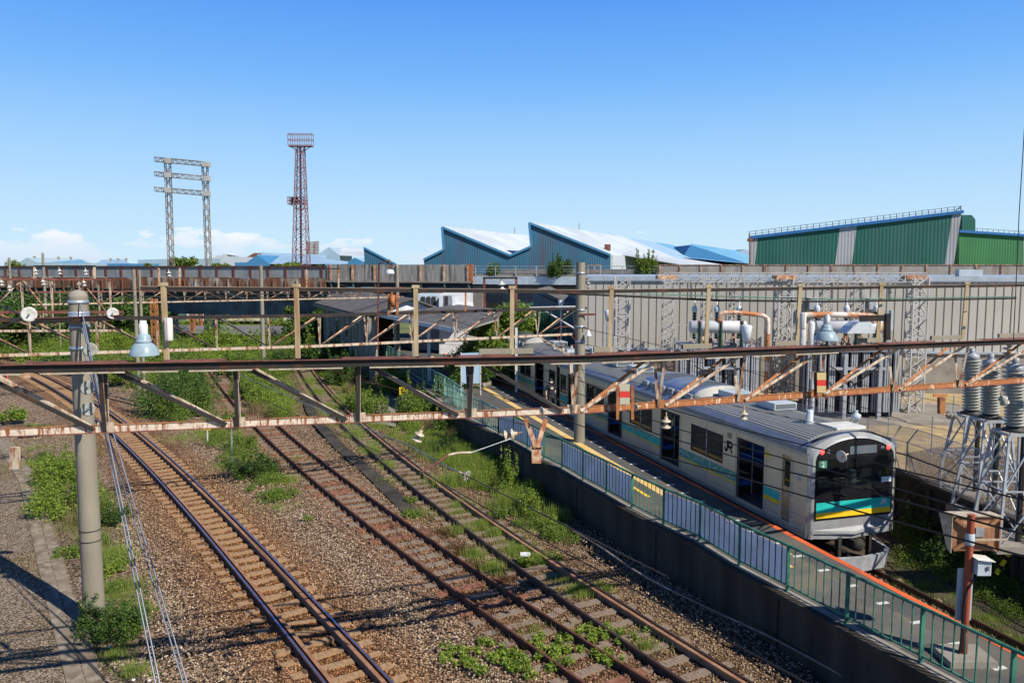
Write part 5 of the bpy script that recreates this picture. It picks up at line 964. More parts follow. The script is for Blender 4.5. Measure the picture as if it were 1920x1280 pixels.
# red/yellow board between orange uprights, and rounded marker
yb_ = G1.at(1172, 0, .0).y-.05; t = thing('warning_board', aty(1172, 775, yb_), 'red banded square board between two orange uprights on the main gantry', 'sign')
for u in (1158, 1186): MB().beam(aty(u, 786, yb_), aty(u, 722, yb_), .05, .03).build('upright', 'rustO', t)
for v0, v1, m in ((720, 733, 'signg'), (733.2, 745, 'signr'), (745.2, 758, 'signg')): MB().poly([aty(1162, v1, yb_), aty(1181, v1, yb_), aty(1181, v0, yb_), aty(1162, v0, yb_)], (0, .015, 0)).build('board_field', m, t)
yc_ = G1.at(1541, 0, .0).y-.05; t = thing('warning_board', aty(1541, 740, yc_), 'rounded yellow marker board with a red middle band on the gantry', 'sign')
def rr(u0, u1, v0, v1, y, k=3): return [aty(u, v, y) for u, v in ((u0+k, v1), (u1-k, v1), (u1, v1-k), (u1, v0+k), (u1-k, v0), (u0+k, v0), (u0, v0+k), (u0, v1-k))]
MB().poly(rr(1529, 1549, 697, 737, yc_+.02), (0, .08, 0)).build('backing', 'steelD', t)
for v0, v1, m in ((698.5, 712, 'signc'), (712.1, 723, 'signr'), (723.1, 736, 'signc')): MB().poly([aty(1532, v1, yc_), aty(1549, v1, yc_), aty(1549, v0, yc_), aty(1532, v0, yc_)], (0, .012, 0)).build('marker_field', m, t)
mb = MB(); mb.beam(aty(1532, 737, yc_+.03), aty(1532, 748, yc_+.03), .03, .03); mb.beam(aty(1548, 737, yc_+.03), aty(1548, 748, yc_+.03), .03, .03); mb.build('feet', 'rustP', t)
# hangers with insulators below the main gantry
def hang(u, v, name_, o_=.2): return G1.pix(u, v, o_)
def hbrk(pts, label, m='rustB', w_=.05, o_=.2, plates=()):
    A = hang(*pts[0][0], '', o_); t = thing('gantry_hanger', A, label, 'bracket')
    for a, b in pts: MB().beam(hang(*a, '', o_), hang(*b, '', o_), w_, w_*.9, up=(0, 1, 0)).build('arm', m, t)
    for (a, b, w2) in plates: MB().beam(hang(*a, '', o_-.02), hang(*b, '', o_-.02), w2, .02, up=(0, 1, 0)).build('plate', m, t)
    return t
hbrk([((986, 786), (1005, 838)), ((1023, 786), (1007, 838))], 'orange-white V-shaped hanger with a bolted plate below the main gantry, left of the platform pole', w_=.075, plates=[((1006, 838), (1006, 868), .16), ((1006, 836), (1006, 842), .2)])
hbrk([((45, 682), (48, 700)), ((57, 682), (53, 700))], 'small cream V-shaped hanger behind the main gantry at the far left', w_=.06, o_=.6, plates=[((50, 698), (50, 708), .12)])
hbrk([((1765, 745), (1765, 775))], 'rusty orange square angle hanger below the right end of the main gantry', 'rustO', .12, 0, plates=[((1750, 741), (1776, 741), .06)])
hbrk([((28, 838), (28, 878))], 'pale rust-stained channel hanger below the gantry at the left edge', 'creamR', .10, 0)
for c, r, ax, n_, l in (((790, 806), .085, (-.45, .1, -1), 2, 'pair of cream bell insulators hanging below the main gantry above the grassy track'), ((970, 812), .095, (-1, .2, -.25), 2, 'pair of cream bell insulators reaching left from the V-shaped hanger'), ((1249, 781), .09, (0, .1, -1), 2, 'pair of white bell insulators hanging in front of the first train door pair'), ((1395, 768), .08, (0, .1, -1), 2, 'pair of cream bell insulators hanging from a rusty rod above the train roof'), ((1774, 777), .09, (1, .3, -.15), 2, 'pair of grey disc insulators tied to the square orange hanger'), ((1878, 741), .10, (.4, .2, -.6), 2, 'pair of grey disc insulators below the gantry at the right edge')):
    q = hang(*c, '', .15); bell(q, r, ax, n_, l, 'offw' if c[0] < 1700 else 'porcg')
for u, v, r, l, yy_ in ((1021, 768, .065, 'round white disc insulator on the lower chord beside the platform pole', None), (1197, 762, .065, 'white disc insulator on the lower chord right of the red banded board', None), (1391, 851, .14, 'large white disc insulator on the wire crossing the train windscreen' if False else 'white disc insulator on the wire over the train side', 12.0), (1584, 853, .088, 'large white disc insulator on the wire crossing the train windscreen', 11.5), (868, 888, .09, 'dark grey disc insulator on the wire above the grassy track', 12.5)):
    q = hang(u, v, '', -.05) if yy_ is None else aty(u, v, yy_)
    if l.startswith('white disc insulator on the wire over'): continue
    bell(q, r, (-.8, -.5, -.1) if u != 868 else (.8, -.5, -.3), 1, l, 'porc' if u != 868 else 'porcg')
# curved pull-off arm
A_ = hang(1005, 0, '').y; t = thing('pull_off_arm', aty(840, 855, 12.2), 'curved white and rust pull-off arm reaching over the grassy track', 'arm'); cp = [aty(u, v, 12.2+i*.1) for i, (u, v) in enumerate(((790, 884), (815, 870), (840, 853), (858, 849), (884, 848)))]
MB().tube(smooth(cp[:3], 4), .017, 8).build('rusty_end', 'rustP', t); MB().tube(smooth(cp[2:], 4), .019, 8).build('white_tube', 'offw', t); MB().tube([cp[-1], aty(958, 822, 12.9)], .007, 6).build('tie_rod', 'galv', t)
# crossarm with white discs on the foreground pole
yp = P1.y-.28; t = thing('pole_crossarm', aty(150, 597, yp), 'brown steel crossarm bolted across the foreground pole', 'crossarm'); MB().beam(aty(66, 602, yp), aty(228, 595, yp), .13, .11).build('arm_channel', 'steelD', t); MB().beam(aty(66, 597, yp), aty(228, 590.5, yp), .16, .014).build('arm_flange', 'rustP', t)
for u, v, w_ in ((58, 590, .165), (213, 588, .125)): bell(aty(u, v, yp+.05), w_, (.3, -1, .1), 1, 'large white disc insulator at the %s end of the brown crossarm' % ('left' if u < 100 else 'right'), 'porc', rod='galv')
# guy wires of the pole
wn = 0
for i, (v, ul) in enumerate(((566, 300), (588, 292), (612, 352), (652, 344))):
    a = aty(150+i*1.5, v, P1.y-.22); b = aty(ul, 1282, 13.6); d_ = (b-a); b2 = a+d_*(1+.0); k = (a.z+.0)/(a.z-b.z) if b.z < a.z else 1
    e = a+d_*k; o = MB().tube([a, e], .014, 6).build('guy_wire', 'wireb', label='steel guy wire from the %s band of the foreground pole down to the ground' % ('topmost', 'second highest', 'third highest', 'lowest')[i], category='guy wire')
for u, v, l in ((174, 657, 'ribbed grey disc insulator on the upper guy wire by the pole'), (169, 728, 'grey disc insulator half hidden behind the gantry strut, upper of two'), (170, 768, 'grey disc insulator half hidden behind the gantry strut, lower of two')): bell(aty(u, v, P1.y-.6), .15, (.1, -1, .25), 1, l, 'porcg', rod='galv')
# insulators on far-left gantries
fi = [((80, 524), 'on the upper far left beam near its middle'), ((157, 526), 'hanging right below the upper far left beam'), ((17, 535), 'behind the upper far left beam near the edge'), ((2, 525), 'at the photo edge below the upper beam'), ((940, 527), 'inside the brown portal bracket'), ((316, 508), 'inside the small cream bracket on the lattice gantry'), ((66, 504), 'below the long crossbar at the far left'), ((111, 504), 'below the middle of the long crossbar'), ((160, 505), 'below the right part of the long crossbar')]
for (u, v), l in fi:
    yy_ = 29 if u > 900 else 47 if u > 300 else 33.5; bell(aty(u, v, yy_), (.10 if u < 300 else .14), (.1, 0, -1), 2, 'small white bell insulators '+l, 'porc')
for u, v, w_, l in ((731, 507, .25, 'large white dome lamp in front of the concrete viaduct parapet'), ):
    yy_ = 44; q = aty(u, 513, yy_); t = thing('dome_lamp', q, l, 'lamp'); MB().lathe(q, [(w_, 0), (w_*.98, w_*.35), (w_*.75, w_*.75), (w_*.3, w_*.95), (.02, w_)], n=24).build('dome', 'lampw', t); mb = MB(); mb.tube([q+Vector((0, 0, w_)), q+Vector((0, 0, w_+.5)), q+Vector((-.6, 0, w_+.3)), q+Vector((-.75, 0, -4.2))], .05, 6); mb.build('lamp_bracket', 'rustP', t)
t = thing('small_lamp', aty(1103, 622, P2.y-.3), 'small white and green bell lamp on the right side of the platform pole', 'lamp'); MB().lathe(aty(1103, 629, P2.y-.3), [(.14, 0), (.11, .06), (.06, .15), (.03, .22), (.01, .23)], n=20).build('shade', 'lampw', t); MB().tube([aty(1100, 615, P2.y-.3), aty(1094, 612, P2.y-.2)], .02, 6).build('arm', 'rustP', t)
# platform lantern posts
for u, vt, vb, y, l in ((1052, 563, 660, 46, 'slim lamp post with white tapered lantern left of the platform pole'), (1139.5, 581, 652, 40.5, 'lamp post with white tapered lantern at the left end of the panelled building'), (1400, 609, 735, 30, 'lamp post with white tapered lantern in front of the left transformer')):
    q = aty(u, vb, y); t = thing('lantern_post', low(q, 1.25), l, 'lamp post'); r = .17 if y > 35 else .21; hh_ = r*3.1; top = aty(u, vt, y); MB().tube([low(q, SZ), top-Vector((0, 0, hh_))], .055, 8).build('post', 'wmetal', t); MB().lathe(top-Vector((0, 0, hh_)), [(.02, 0), (r*.62, 0), (r, hh_*.93), (r*.8, hh_), (.01, hh_)], n=18).build('lantern', 'lampw', t)
q = aty(1150, 650, 42.5); MB().tube([low(q, SZ), aty(1150, 552, 42.5)], .07, 8).build('white_pipe', 'wmetal', label='plain white vertical pipe against the panelled building beside the lantern', category='pipe')
# pipe brackets on platform pole
mb = MB(); mb.tube([aty(993, 577, P2.y-.1), aty(1079, 575, P2.y-.1)], .045, 8); mb.tube([aty(1022, 583, P2.y), aty(1079, 617, P2.y)], .04, 8); mb.build('bracket_pipes', 'wmetal', P2t); mb = MB(); mb.beam(aty(1088, 590, P2.y-.2), aty(1118, 589, P2.y-.2), .06, .08); mb.beam(aty(1096, 523, P2.y), aty(1103, 523, P2.y), .06, .06); mb.build('stub_arm', 'rustP', P2t)
mb = MB(); mb.beam(G2.at(1013, 'b', .2), aty(1072, 669, P2.y-1), .06, .06); mb.build('knee_brace', 'creamR', t2)
bell(aty(1103, 527, P2.y), .11, (0, 0, -1), 3, 'string of small grey insulators hanging at the top of the platform pole', 'porcg')
# ================================================================== OVERHEAD WIRES
def wire(pts, label, r=.009, m='wirem', n=5, sag=.0, cat='overhead wire'):
    p = [Vector(q) for q in pts]
    if sag and len(p) == 2: p = [p[0].lerp(p[1], k/10)-Vector((0, 0, sag*4*(k/10)*(1-k/10))) for k in range(11)]
    return MB().tube(p, r, n, False).build('overhead_wire', m, label=label, category=cat)
wire([aty(1010, 690, 24), aty(1275, 772, 17), aty(1395, 806, 14), aty(1584, 853, 11.5), aty(1688, 880, 10.4), aty(1920, 937, 8.6), aty(2100, 985, 7.4)], 'black overhead wire carrying the white disc across the train windscreen', .011)
wire([aty(950, 690, 24), aty(1275, 805, 16), aty(1500, 867, 12), aty(1679, 915, 10), aty(1915, 983, 8), aty(2100, 1040, 7)], 'black overhead wire crossing the upper half of the train windscreen', .011)
wire([aty(900, 700, 24), aty(1240, 816, 16), aty(1455, 878, 12.5), aty(1527, 896, 11.5), aty(1679, 935, 10), aty(1920, 1001, 8), aty(2100, 1050, 7)], 'black overhead wire crossing the lower half of the train windscreen', .013)
wire([aty(860, 715, 26), aty(1050, 783, 19), aty(1240, 855, 15), aty(1380, 892, 12.5), aty(1500, 927, 11), aty(1679, 977, 9.4), aty(1920, 1042, 7.6), aty(2100, 1092, 6.5)], 'lowest black overhead wire passing over the teal and yellow front of the train', .012)
wire([aty(420, 689, 33), aty(600, 768, 22), aty(770, 836, 17), aty(833, 872, 13.5), aty(868, 888, 12.5)], 'pale twisted messenger wire descending to the dark grey disc', .012, 'wireb')
wire([aty(868, 888, 12.5), aty(1130, 1020, 8.8), aty(1250, 1080, 7.6)], 'grey wire running on from the dark grey disc towards the platform wall', .009, 'steelF')
wire([aty(430, 718, 33), aty(560, 780, 24), aty(740, 860, 17.5), aty(790, 884, 14), aty(1060, 1035, 9.5), aty(1290, 1160, 7), aty(1480, 1262, 5.6), aty(1600, 1330, 5)], 'long black contact wire above the grassy track', .008)
wire([aty(490, 650, 33), aty(640, 700, 26), aty(900, 775, 18), aty(1000, 800, 15)], 'thin brown wire descending over the bushes towards the platform fence', .008, 'rustP')
wire([aty(735, 560, 27.5), aty(880, 610, 24), aty(1080, 690, 20), aty(1330, 750, 16), aty(1560, 800, 13)], 'thin black wire crossing the truss and the train roof' , .006)
wire([aty(1030, 548, 14), aty(1345, 563, 15), aty(1560, 565, 16), aty(1905, 559, 17)], 'thick dark feeder cable just below the handrail beam on the right', .022)
wire([aty(1200, 551, 15), aty(1560, 561, 16), aty(1905, 556, 17.4)], 'thin green cable above the thick feeder cable', .010, 'green')
wire([aty(1921, 240, 14), aty(1911, 400, 14), aty(1904, 560, 14), aty(1900, 640, 14)], 'thin vertical wire at the right edge against the sky', .008)
wire([aty(1920, 770, 12), aty(1700, 925, 17), aty(1640, 1040, 20)], 'thin barbed stay wire slanting down right of the train', .004, 'steelF')
wire([aty(1093, 615, 31), aty(1240, 648, 30), aty(1500, 725, 27), aty(1700, 790, 24)], 'thin black wire from the platform pole across the panelled building', .012)
wire([aty(1093, 645, 31), aty(1240, 668, 30), aty(1440, 700, 27)], 'lower thin black wire from the platform pole towards the transformers', .010)
for i, (v0, v1, l) in enumerate(((560, 562, 'upper'), (568, 566, 'lower'))): wire([aty(-30, v0+60*i, 25), aty(40, 590+i*8, 20)], l+' thick cable sagging to the left disc of the crossarm', .02, 'wirem')
for i, (a, b, l) in enumerate((((-20, 530), (700, 552), 'highest'), ((-20, 545), (640, 556), 'middle'), ((-20, 556), (560, 548), 'lowest'))): wire([aty(*a, 36), aty(*b, 46)], l+' of the thin wires strung across the far left gantries', .014, 'steelF', sag=.15)
wire([aty(590, 518, 50), aty(660, 540, 44), aty(735, 545, 28)], 'thin green wire hanging in front of the concrete viaduct span', .012, 'green')
wire([aty(320, 515, 48), aty(400, 540, 42), aty(460, 560, 36)], 'pale wire descending from the small cream bracket', .012, 'wireb')
# ================================================================== SUBSTATION
def insul(t, base_, top_, r, n, m, name='insulator', core=.5):
    b = Vector(base_); tp = Vector(top_); L = (tp-b).length; d = (tp-b).normalized(); prof = [(.01, 0), (r*core, 0)]; h = L/n
    for i in range(n): prof += [(r*core, i*h+h*.15), (r, i*h+h*.45), (r, i*h+h*.62), (r*core, i*h+h*.75)]
    prof += [(r*core, L), (.01, L)]; MB().lathe(b, prof, d, 16).build(name, m, t)
# tall portal frame of lattice legs and a lattice beam
t = thing('lattice_portal', atz(1440, 770, SZ), 'pale lattice portal frame spanning over the transformers', 'portal frame')
yl = 36.3
for u, vb, yy_, w_ in ((1166, 0, 37.5, .66), (1262-16, 0, 40.5, .0), (1468, 0, 37.0, .66), (1718, 776, yl, .70)):
    if w_ == 0: continue
    q = aty(u, 600, yy_); lattice(MB(), low(q, SZ), low(q, aty(u, 519, yy_).z), w_*.95, w_*.95, 14, .045, cross=False).build('lattice_leg', 'latt', t); MB().box(low(q, SZ-.05)-Vector((.45, .4, 0)), low(q, SZ+.16)+Vector((.45, .4, 0))).build('footing', 'conc', t)
for u, yy_ in ((1252, 41), (1325, 41.5), (1378, 41.5), (1548, 41), (1606, 41)):
    q = aty(u, 600, yy_); lattice(MB(), low(q, SZ+2.2), low(q, 7.8), .5, .5, 13, .035, cross=False).build('lattice_leg', 'latt', t)
a = aty(1243, 520, 37.6); b = aty(1732, 520, yl); lattice(MB(), a, b, .42, .42, 26, .035, Vector((0, 0, 1)), Vector((0, 1, 0)), cross=False).build('lattice_beam', 'latt', t)
MB().beam(a-Vector((0, 0, .30)), b-Vector((0, 0, .30)), .06, .07).build('lower_rail', 'latt', t)
for u in (1470, 1250, 1712): q = aty(u, 521, yl+.2); MB().box(q-Vector((.45, .35, .05)), q+Vector((.45, .35, .12))).build('gusset', 'rustB', t)
for u in (1297, 1345, 1394, 1561, 1615, 1668):
    mb = MB(); insul(t, aty(u, 562, 36.6), aty(u, 528, 36.6), .11, 9, 'porcg', 'hanging_insulator')
def transformer(u0, u1, label, pipe_right, yb_=36.0, mirror=False):
    X0, X1 = aty(u0, 700, yb_).x, aty(u1, 700, yb_).x; W_ = X1-X0; t = thing('transformer', (X0+W_/2, yb_, SZ), label, 'transformer'); zt_ = aty(u0, 640, yb_).z; z0 = SZ+.45
    MB().box((X0+.5, yb_+.3, z0), (X1-.5, yb_+2.0, zt_-.25)).build('main_tank', 'tbody', t); MB().box((X0+.2, yb_+.1, zt_-.27), (X1-.2, yb_+2.2, zt_-.18)).build('tank_lid', 'rad', t)
    n = 9
    for i in range(n):
        x = X0+.1+(W_-.5)*i/(n-1)+(.05 if i % 2 else 0); mb = MB()
        for k in range(3): mb.box((x+k*.10-.1, yb_-.42+k*.0, z0-.05), (x+k*.10-.035, yb_+.15, zt_-.35))
        mb.box((x-.1, yb_-.25, z0-.02), (x+.17, yb_-.1, zt_-.40)); mb.build('radiator', 'rad', t)
    for k in range(5): y = yb_+.25+k*.38; mb = MB(); mb.box((X1-.35, y, z0), (X1+.05, y+.1, zt_-.3)); mb.box((X1-.35, y+.15, z0), (X1+.05, y+.22, zt_-.3)); mb.build('radiator', 'rad', t)
    zz = zt_+.30; mb = MB(); mb.lathe((X0+.6, yb_+.55, zz+.32), [(.01, 0), (.24, 0), (.29, .03), (.29, W_-1.15), (.24, W_-1.1), (.01, W_-1.1)], (1, 0, 0), 24); mb.build('conservator', 'tank', t)
    mb = MB(); 
    for x in (X0+1.2, X0+2.0, X0+2.6): mb.beam((x, yb_+.55, zt_-.2), (x, yb_+.55, zz+.1), .12, .12)
    mb.build('conservator_stand', 'rustB', t)
    MB().box((X0+.55, yb_-.5, zt_-.42), (X1-.7, yb_-.1, zt_-.32)).build('bushing_platform', 'tbody', t)
    for k in range(3): x = X0+.85+k*(W_-1.8)/2; insul(t, (x, yb_-.3, zt_-.32), (x, yb_-.3, zz+.55), .125, 13, 'porcd', 'bushing'); MB().lathe((x, yb_-.3, zz+.55), [(.01, 0), (.09, 0), (.09, .1), (.01, .12)], n=12).build('bushing_cap', 'rustP', t)
    for k in range(3): x = X0+1.0+k*(W_-1.6)/2; insul(t, (x, yb_+1.4, zt_), (x, yb_+1.4, zz+.95), .13, 10, 'porcd', 'bushing'); MB().lathe((x, yb_+1.4, zz+.95), [(.12, 0), (.14, .15), (.10, .28), (.03, .3), (.03, .6), (.01, .6)], n=14).build('bushing_cap', 'tank', t)
    mb = MB()
    for k in range(4): x = X0+.9+k*.55; mb.lathe((x, yb_+.1, zt_-.18), [(.16, 0), (.16, .08), (.08, .12), (.08, .32), (.02, .34)], n=12)
    for k in range(7): x = X0+.4+k*(W_-.9)/6+.07; mb.tube([(x, yb_, zt_-.2), (x+.1, yb_+.2, zt_+.12), (x+.25, yb_+.1, zt_-.1)], .035, 6)
    mb.build('lid_fittings', 'pyl', t)
    px_ = [(X0+1.9, yb_+.4, zz+.55), (X0+2.1, yb_+.4, zz+.98), (X1-.1, yb_+.4, zz+.90), (X1+.35, yb_+.4, zz+.75), (X1+.45, yb_+.4, zz+.35), (X1+.42, yb_+.3, z0+.3), (X1+.45, yb_+.1, z0-.05), (X1+1.0, yb_-.2, z0-.2)] if pipe_right else [(X1-1.2, yb_+.4, zz+.5), (X1-1.3, yb_+.4, zz+.80), (X0+.2, yb_+.4, zz+.85), (X0-.05, yb_+.35, zz+.6), (X0-.1, yb_+.3, zt_-.3)]
    MB().tube(smooth([Vector(p) for p in px_], 5), .10 if pipe_right else .13, 12).build('oil_pipe', 'pipe', t)
    if pipe_right: MB().tube([Vector(p) for p in ((X1+.455, yb_+.42, zz+.3), (X1+.43, yb_+.33, zt_-.6))], .106, 12).build('rusty_sleeve', 'rustO', t)
    else:
        for dx in (-.1, .28): MB().lathe((X0+dx, yb_+.1, zt_-.35), [(.01, 0), (.13, 0), (.15, .05), (.15, 1.15), (.1, 1.25), (.01, 1.25)], n=16).build('cylinder', 'tank', t)
        MB().tube(smooth([Vector(p) for p in ((X0+.2, yb_-.4, zt_-1.6), (X0+.22, yb_-.45, z0+.1), (X0+.1, yb_-.5, z0-.12), (X0-.6, yb_-.6, z0-.25))], 5), .11, 10).build('elbow_pipe', 'wmetal', t)
    mb = MB()
    for z in (zt_-1.2, zt_-2.1): mb.box((X0+1.0, yb_-.62, z), (X1-1.0, yb_-.52, z+.12))
    for x in (X0+1.5, X1-1.3): mb.box((x, yb_-.66, SZ), (x+.16, yb_-.5, zt_-.5))
    mb.build('pipe_rack', 'rad', t); mb = MB(); xm = X0+W_*.45
    for s_ in (-1, 1): mb.tube(smooth([Vector(p) for p in ((xm, yb_-.75, z0+.4), (xm, yb_-.75, zt_-1.9), (xm+s_*.5, yb_-.75, zt_-1.4), (xm+s_*1.1, yb_-.7, zt_-1.0))], 5), .03, 6)
    mb.build('black_cable', 'black', t); mb = MB()
    for x in np.arange(X0+.5, X1-.2, .5): mb.beam((x, yb_+2.2, zt_-.2), (x, yb_+2.2, zt_+.6), .03, .03)
    mb.beam((X0-.2, yb_+2.2, zt_+.6), (X1+.3, yb_+2.2, zt_+.6), .03, .03); mb.beam((X0-.2, yb_-.1, zt_-.1), (X0-.2, yb_-.1, zt_+.55), .03, .03); mb.beam((X0-.2, yb_-.1, zt_+.5), (X0-.2, yb_+2.2, zt_+.6), .03, .03); mb.build('lid_railing', 'latt', t)
    MB().box((X0+.3, yb_+.1, SZ+.13), (X1-.3, yb_+2.2, z0+.01)).build('base', 'black', t); return t
transformer(1272, 1424, 'left transformer with grey radiators, dark green bushings and an orange rusted pipe bend', True)
transformer(1508, 1690, 'right transformer with tall grey radiator banks and a big white conservator drum', False, 35.2)
# disconnector insulators on white lattice stands
for i, (u, vt, vm, y, r, l) in enumerate(((1822, 668, 768, 23.8, .265, 'leftmost and farthest of the three big ribbed insulator columns on white lattice stands'), (1857, 680, 775, 21.6, .25, 'middle one of the three big ribbed insulator columns on white lattice stands'), (1903, 690, 798, 19.4, .24, 'rightmost and nearest of the three big ribbed insulator columns on white lattice stands'))):
    q = aty(u, vm, y); tp = aty(u, vt+5, y); t = thing('insulator_column', low(q, SZ), l, 'insulator column'); insul(t, q, tp, r, 17, 'porcg', 'ribbed_insulator', .68)
    MB().lathe(tp, [(r*.7, 0), (r*.8, .03), (r*.8, .13), (r*.3, .18), (.08, .2), (.08, .32), (.01, .33)], n=18).build('cap', 'rad', t)
    MB().lathe(q-Vector((0, 0, .13)), [(.01, 0), (r*1.15, 0), (r*1.15, .06), (r*.8, .08), (r*.8, .13), (.01, .13)], n=12).build('flange', 'steelF', t)
    zb_ = q.z-.16; mb = MB(); s0_ = .34; s1_ = .60; c = [(-1,-1),(1,-1),(1,1),(-1,1)]
    ft = [Vector((q.x+a*s1_, q.y+b*s1_, SZ)) for a, b in c]; tt_ = [Vector((q.x+a*s0_, q.y+b*s0_, zb_)) for a, b in c]
    for k in range(4): mb.beam(ft[k], tt_[k], .06, .06)
    for k in range(4):
        k2 = (k+1) % 4; m_ = [ft[j].lerp(tt_[j], .5) for j in range(4)]; mb.beam(ft[k], m_[k2], .035, .035); mb.beam(m_[k], tt_[k2], .035, .035); mb.beam(m_[k], m_[k2], .035, .035); mb.beam(tt_[k], tt_[k2], .07, .07)
    mb.build('lattice_stand', 'wmetal', t); MB().beam((q.x+.05, q.y-.3, SZ), (q.x+.05, q.y-.3, zb_), .09, .09).build('black_drop_tube', 'black', t)
    MB().box((q.x-.7, q.y-.7, SZ-.1), (q.x+.7, q.y+.7, SZ+.08)).build('footing', 'conc', t)
q = aty(1890, 690, 21); t = thing('insulator_column', q, 'thin dark and cream insulator string between the two nearer ribbed columns', 'insulator'); insul(t, aty(1891, 745, 21), aty(1893, 640, 21), .16, 12, 'offw', 'ribbed_insulator', .35)
for i in range(9):
    q = atz(1625+i*40, 870-(i*7 % 3)*30-(i*22) % 60, SZ); t = props(MB().tube([q, q+Vector((0, 0, 1.6))], .025, 6).build('rope_post', 'galv'), ['first', 'second', 'third', 'fourth', 'fifth', 'sixth', 'seventh', 'eighth', 'ninth'][i]+' thin grey rope post from the left in the dry grass yard', 'post', 'thin posts in the substation yard')
# ================================================================== STATION
t = thing('station_building', atz(768, 700, 0), 'station building with dark slate gable roof and white gable end', 'station building')
rg0 = aty(768, 561, 58); rg1 = Vector((-15.6, 77, rg0.z)); dd_ = (rg1-rg0); nr = Vector((dd_.y, -dd_.x, 0)).normalized(); hw = 3.5; ez = 4.75
eL0, eR0 = low(rg0-nr*hw, ez), low(rg0+nr*hw*.75, ez+.25); 
for e in (eL0, eR0): MB().poly([rg0-dd_*.02, e-dd_*.02, e+dd_, rg0+dd_], (0, 0, .12)).build('roof', 'roofd', t)
MB().poly([low(rg0, ez)-nr*2.4, low(rg0, ez)+nr*2.2, rg0+nr*2.2+Vector((0, 0, -.95)), rg0-Vector((0, 0, .02)), rg0-nr*2.4+Vector((0, 0, -.9))], dd_*.01).build('white_gable', 'stw', t)
MB().poly([eL0+nr*.9-dd_*.0, low(eL0+nr*.9, 0), low(eL0+nr*.9, 0)+dd_, eL0+nr*.9+dd_], nr*.2).build('wall', 'stc', t)
MB().beam(eL0-Vector((0, 0, .1)), eL0+dd_-Vector((0, 0, .1)), .08, .16).build('eave_board', 'stc', t)
for i in range(9): q = eL0+nr*.55+dd_*(i*.11); MB().beam(low(q, 0), low(q, ez-.1), .18, .18).build('pillar', 'stc', t)
for i in range(5):
    q = low(eL0+nr*.88, 2.4)+dd_*(.08+i*.18); w_ = MB(); w_.poly([q, q+dd_*.07, q+dd_*.07+Vector((0, 0, 1.3)), q+Vector((0, 0, 1.3))], -nr*.05); f_ = w_.build('window', 'white', t); MB().poly([q+dd_*.006-nr*.055+Vector((0, 0, .08)), q+dd_*.064-nr*.055+Vector((0, 0, .08)), q+dd_*.064-nr*.055+Vector((0, 0, 1.2)), q+dd_*.006-nr*.055+Vector((0, 0, 1.2))], -nr*.01).build('pane', 'glass', f_)
# platform canopy nearer to the camera: slab roof rising to the right, white fascia, posts
t = thing('platform_canopy', atz(805, 714, 1.25), 'platform canopy with dark sloping roof, white fascia and white posts', 'canopy')
A = aty(860, 621, 42.7); B = aty(935, 599, 43.4); A2 = aty(706, 590, 57.5); B2 = aty(832, 577, 52)
MB().poly([A, B, B2, A2], (0, 0, .10)).build('roof', 'roofd', t); MB().beam(A, A2, .05, .24).build('fascia', 'stw', t); MB().beam(A-Vector((0, 0, .02)), B, .05, .10).build('end_fascia', 'stc', t)
C0 = aty(945, 583, 52); MB().poly([B+Vector((0, 0, .05)), C0, C0+(A2-A)*.5, B2], (0, 0, .08)).build('far_roof', 'roofd', t)
for i, (u, v, w_) in enumerate(((968, 735, .14), (805, 714, .2), (888, 690, .12), (742, 690, .18), (706, 675, .16), (672, 664, .16), (650, 655, .14), (775, 668, .16), (727, 655, .14))):
    q = atz(u, v, 1.25); MB().beam(q, low(q, 4.9), w_, w_).build('post', 'stw' if i < 3 else 'stc', t)
mb = MB(); mb.beam(A-Vector((0, 0, .25))+Vector((.4, 0, 0)), aty(905, 636, 44), .12, .12); mb.beam(aty(800, 640, 48), aty(900, 638, 46), .09, .09); mb.build('canopy_beam', 'stc', t)
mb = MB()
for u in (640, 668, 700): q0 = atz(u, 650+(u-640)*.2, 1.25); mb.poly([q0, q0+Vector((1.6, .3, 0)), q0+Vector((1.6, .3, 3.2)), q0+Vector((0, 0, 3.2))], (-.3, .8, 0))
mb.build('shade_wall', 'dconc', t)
# white houses behind
t = thing('white_house', base(835, 62), 'white two-storey house with a window behind the station roof', 'house'); y = 64
MB().poly([low(aty(823, 600, y), 0), low(aty(880, 600, y), 0), aty(880, 552, y), aty(823, 552, y)], (0, 6, 0)).build('wall', 'stw', t); w_ = MB().poly([aty(832, 572, y-.05), aty(848, 572, y-.05), aty(848, 554, y-.05), aty(832, 554, y-.05)], (0, .08, 0)).build('window', 'galv', t); MB().poly([aty(834, 571, y-.1), aty(840, 571, y-.1), aty(840, 555, y-.1), aty(834, 555, y-.1)], (0, .03, 0)).build('pane', 'dark', w_)
MB().poly([aty(846, 580, y-2), aty(886, 580, y-2), aty(884, 571, y-1), aty(848, 571, y-1)], (0, 2, .1)).build('awning', 'stw', t); MB().poly([aty(840, 600, y-.2), aty(862, 600, y-.2), aty(862, 577, y-.2), aty(840, 577, y-.2)], (0, .1, 0)).build('red_shutter', 'rpost', t)
t = thing('blue_house', base(800, 66), 'pale blue wall with dark windows left of the white house', 'house'); MB().poly([low(aty(776, 600, 67), 0), low(aty(822, 600, 67), 0), aty(822, 553, 67), aty(776, 553, 67)], (0, 5, 0)).build('wall', 'girderw', t)
for u in (790, 800, 810): MB().poly([aty(u, 572, 66.9), aty(u+7, 572, 66.9), aty(u+7, 556, 66.9), aty(u, 556, 66.9)], (0, .05, 0)).build('window', 'dark', t)
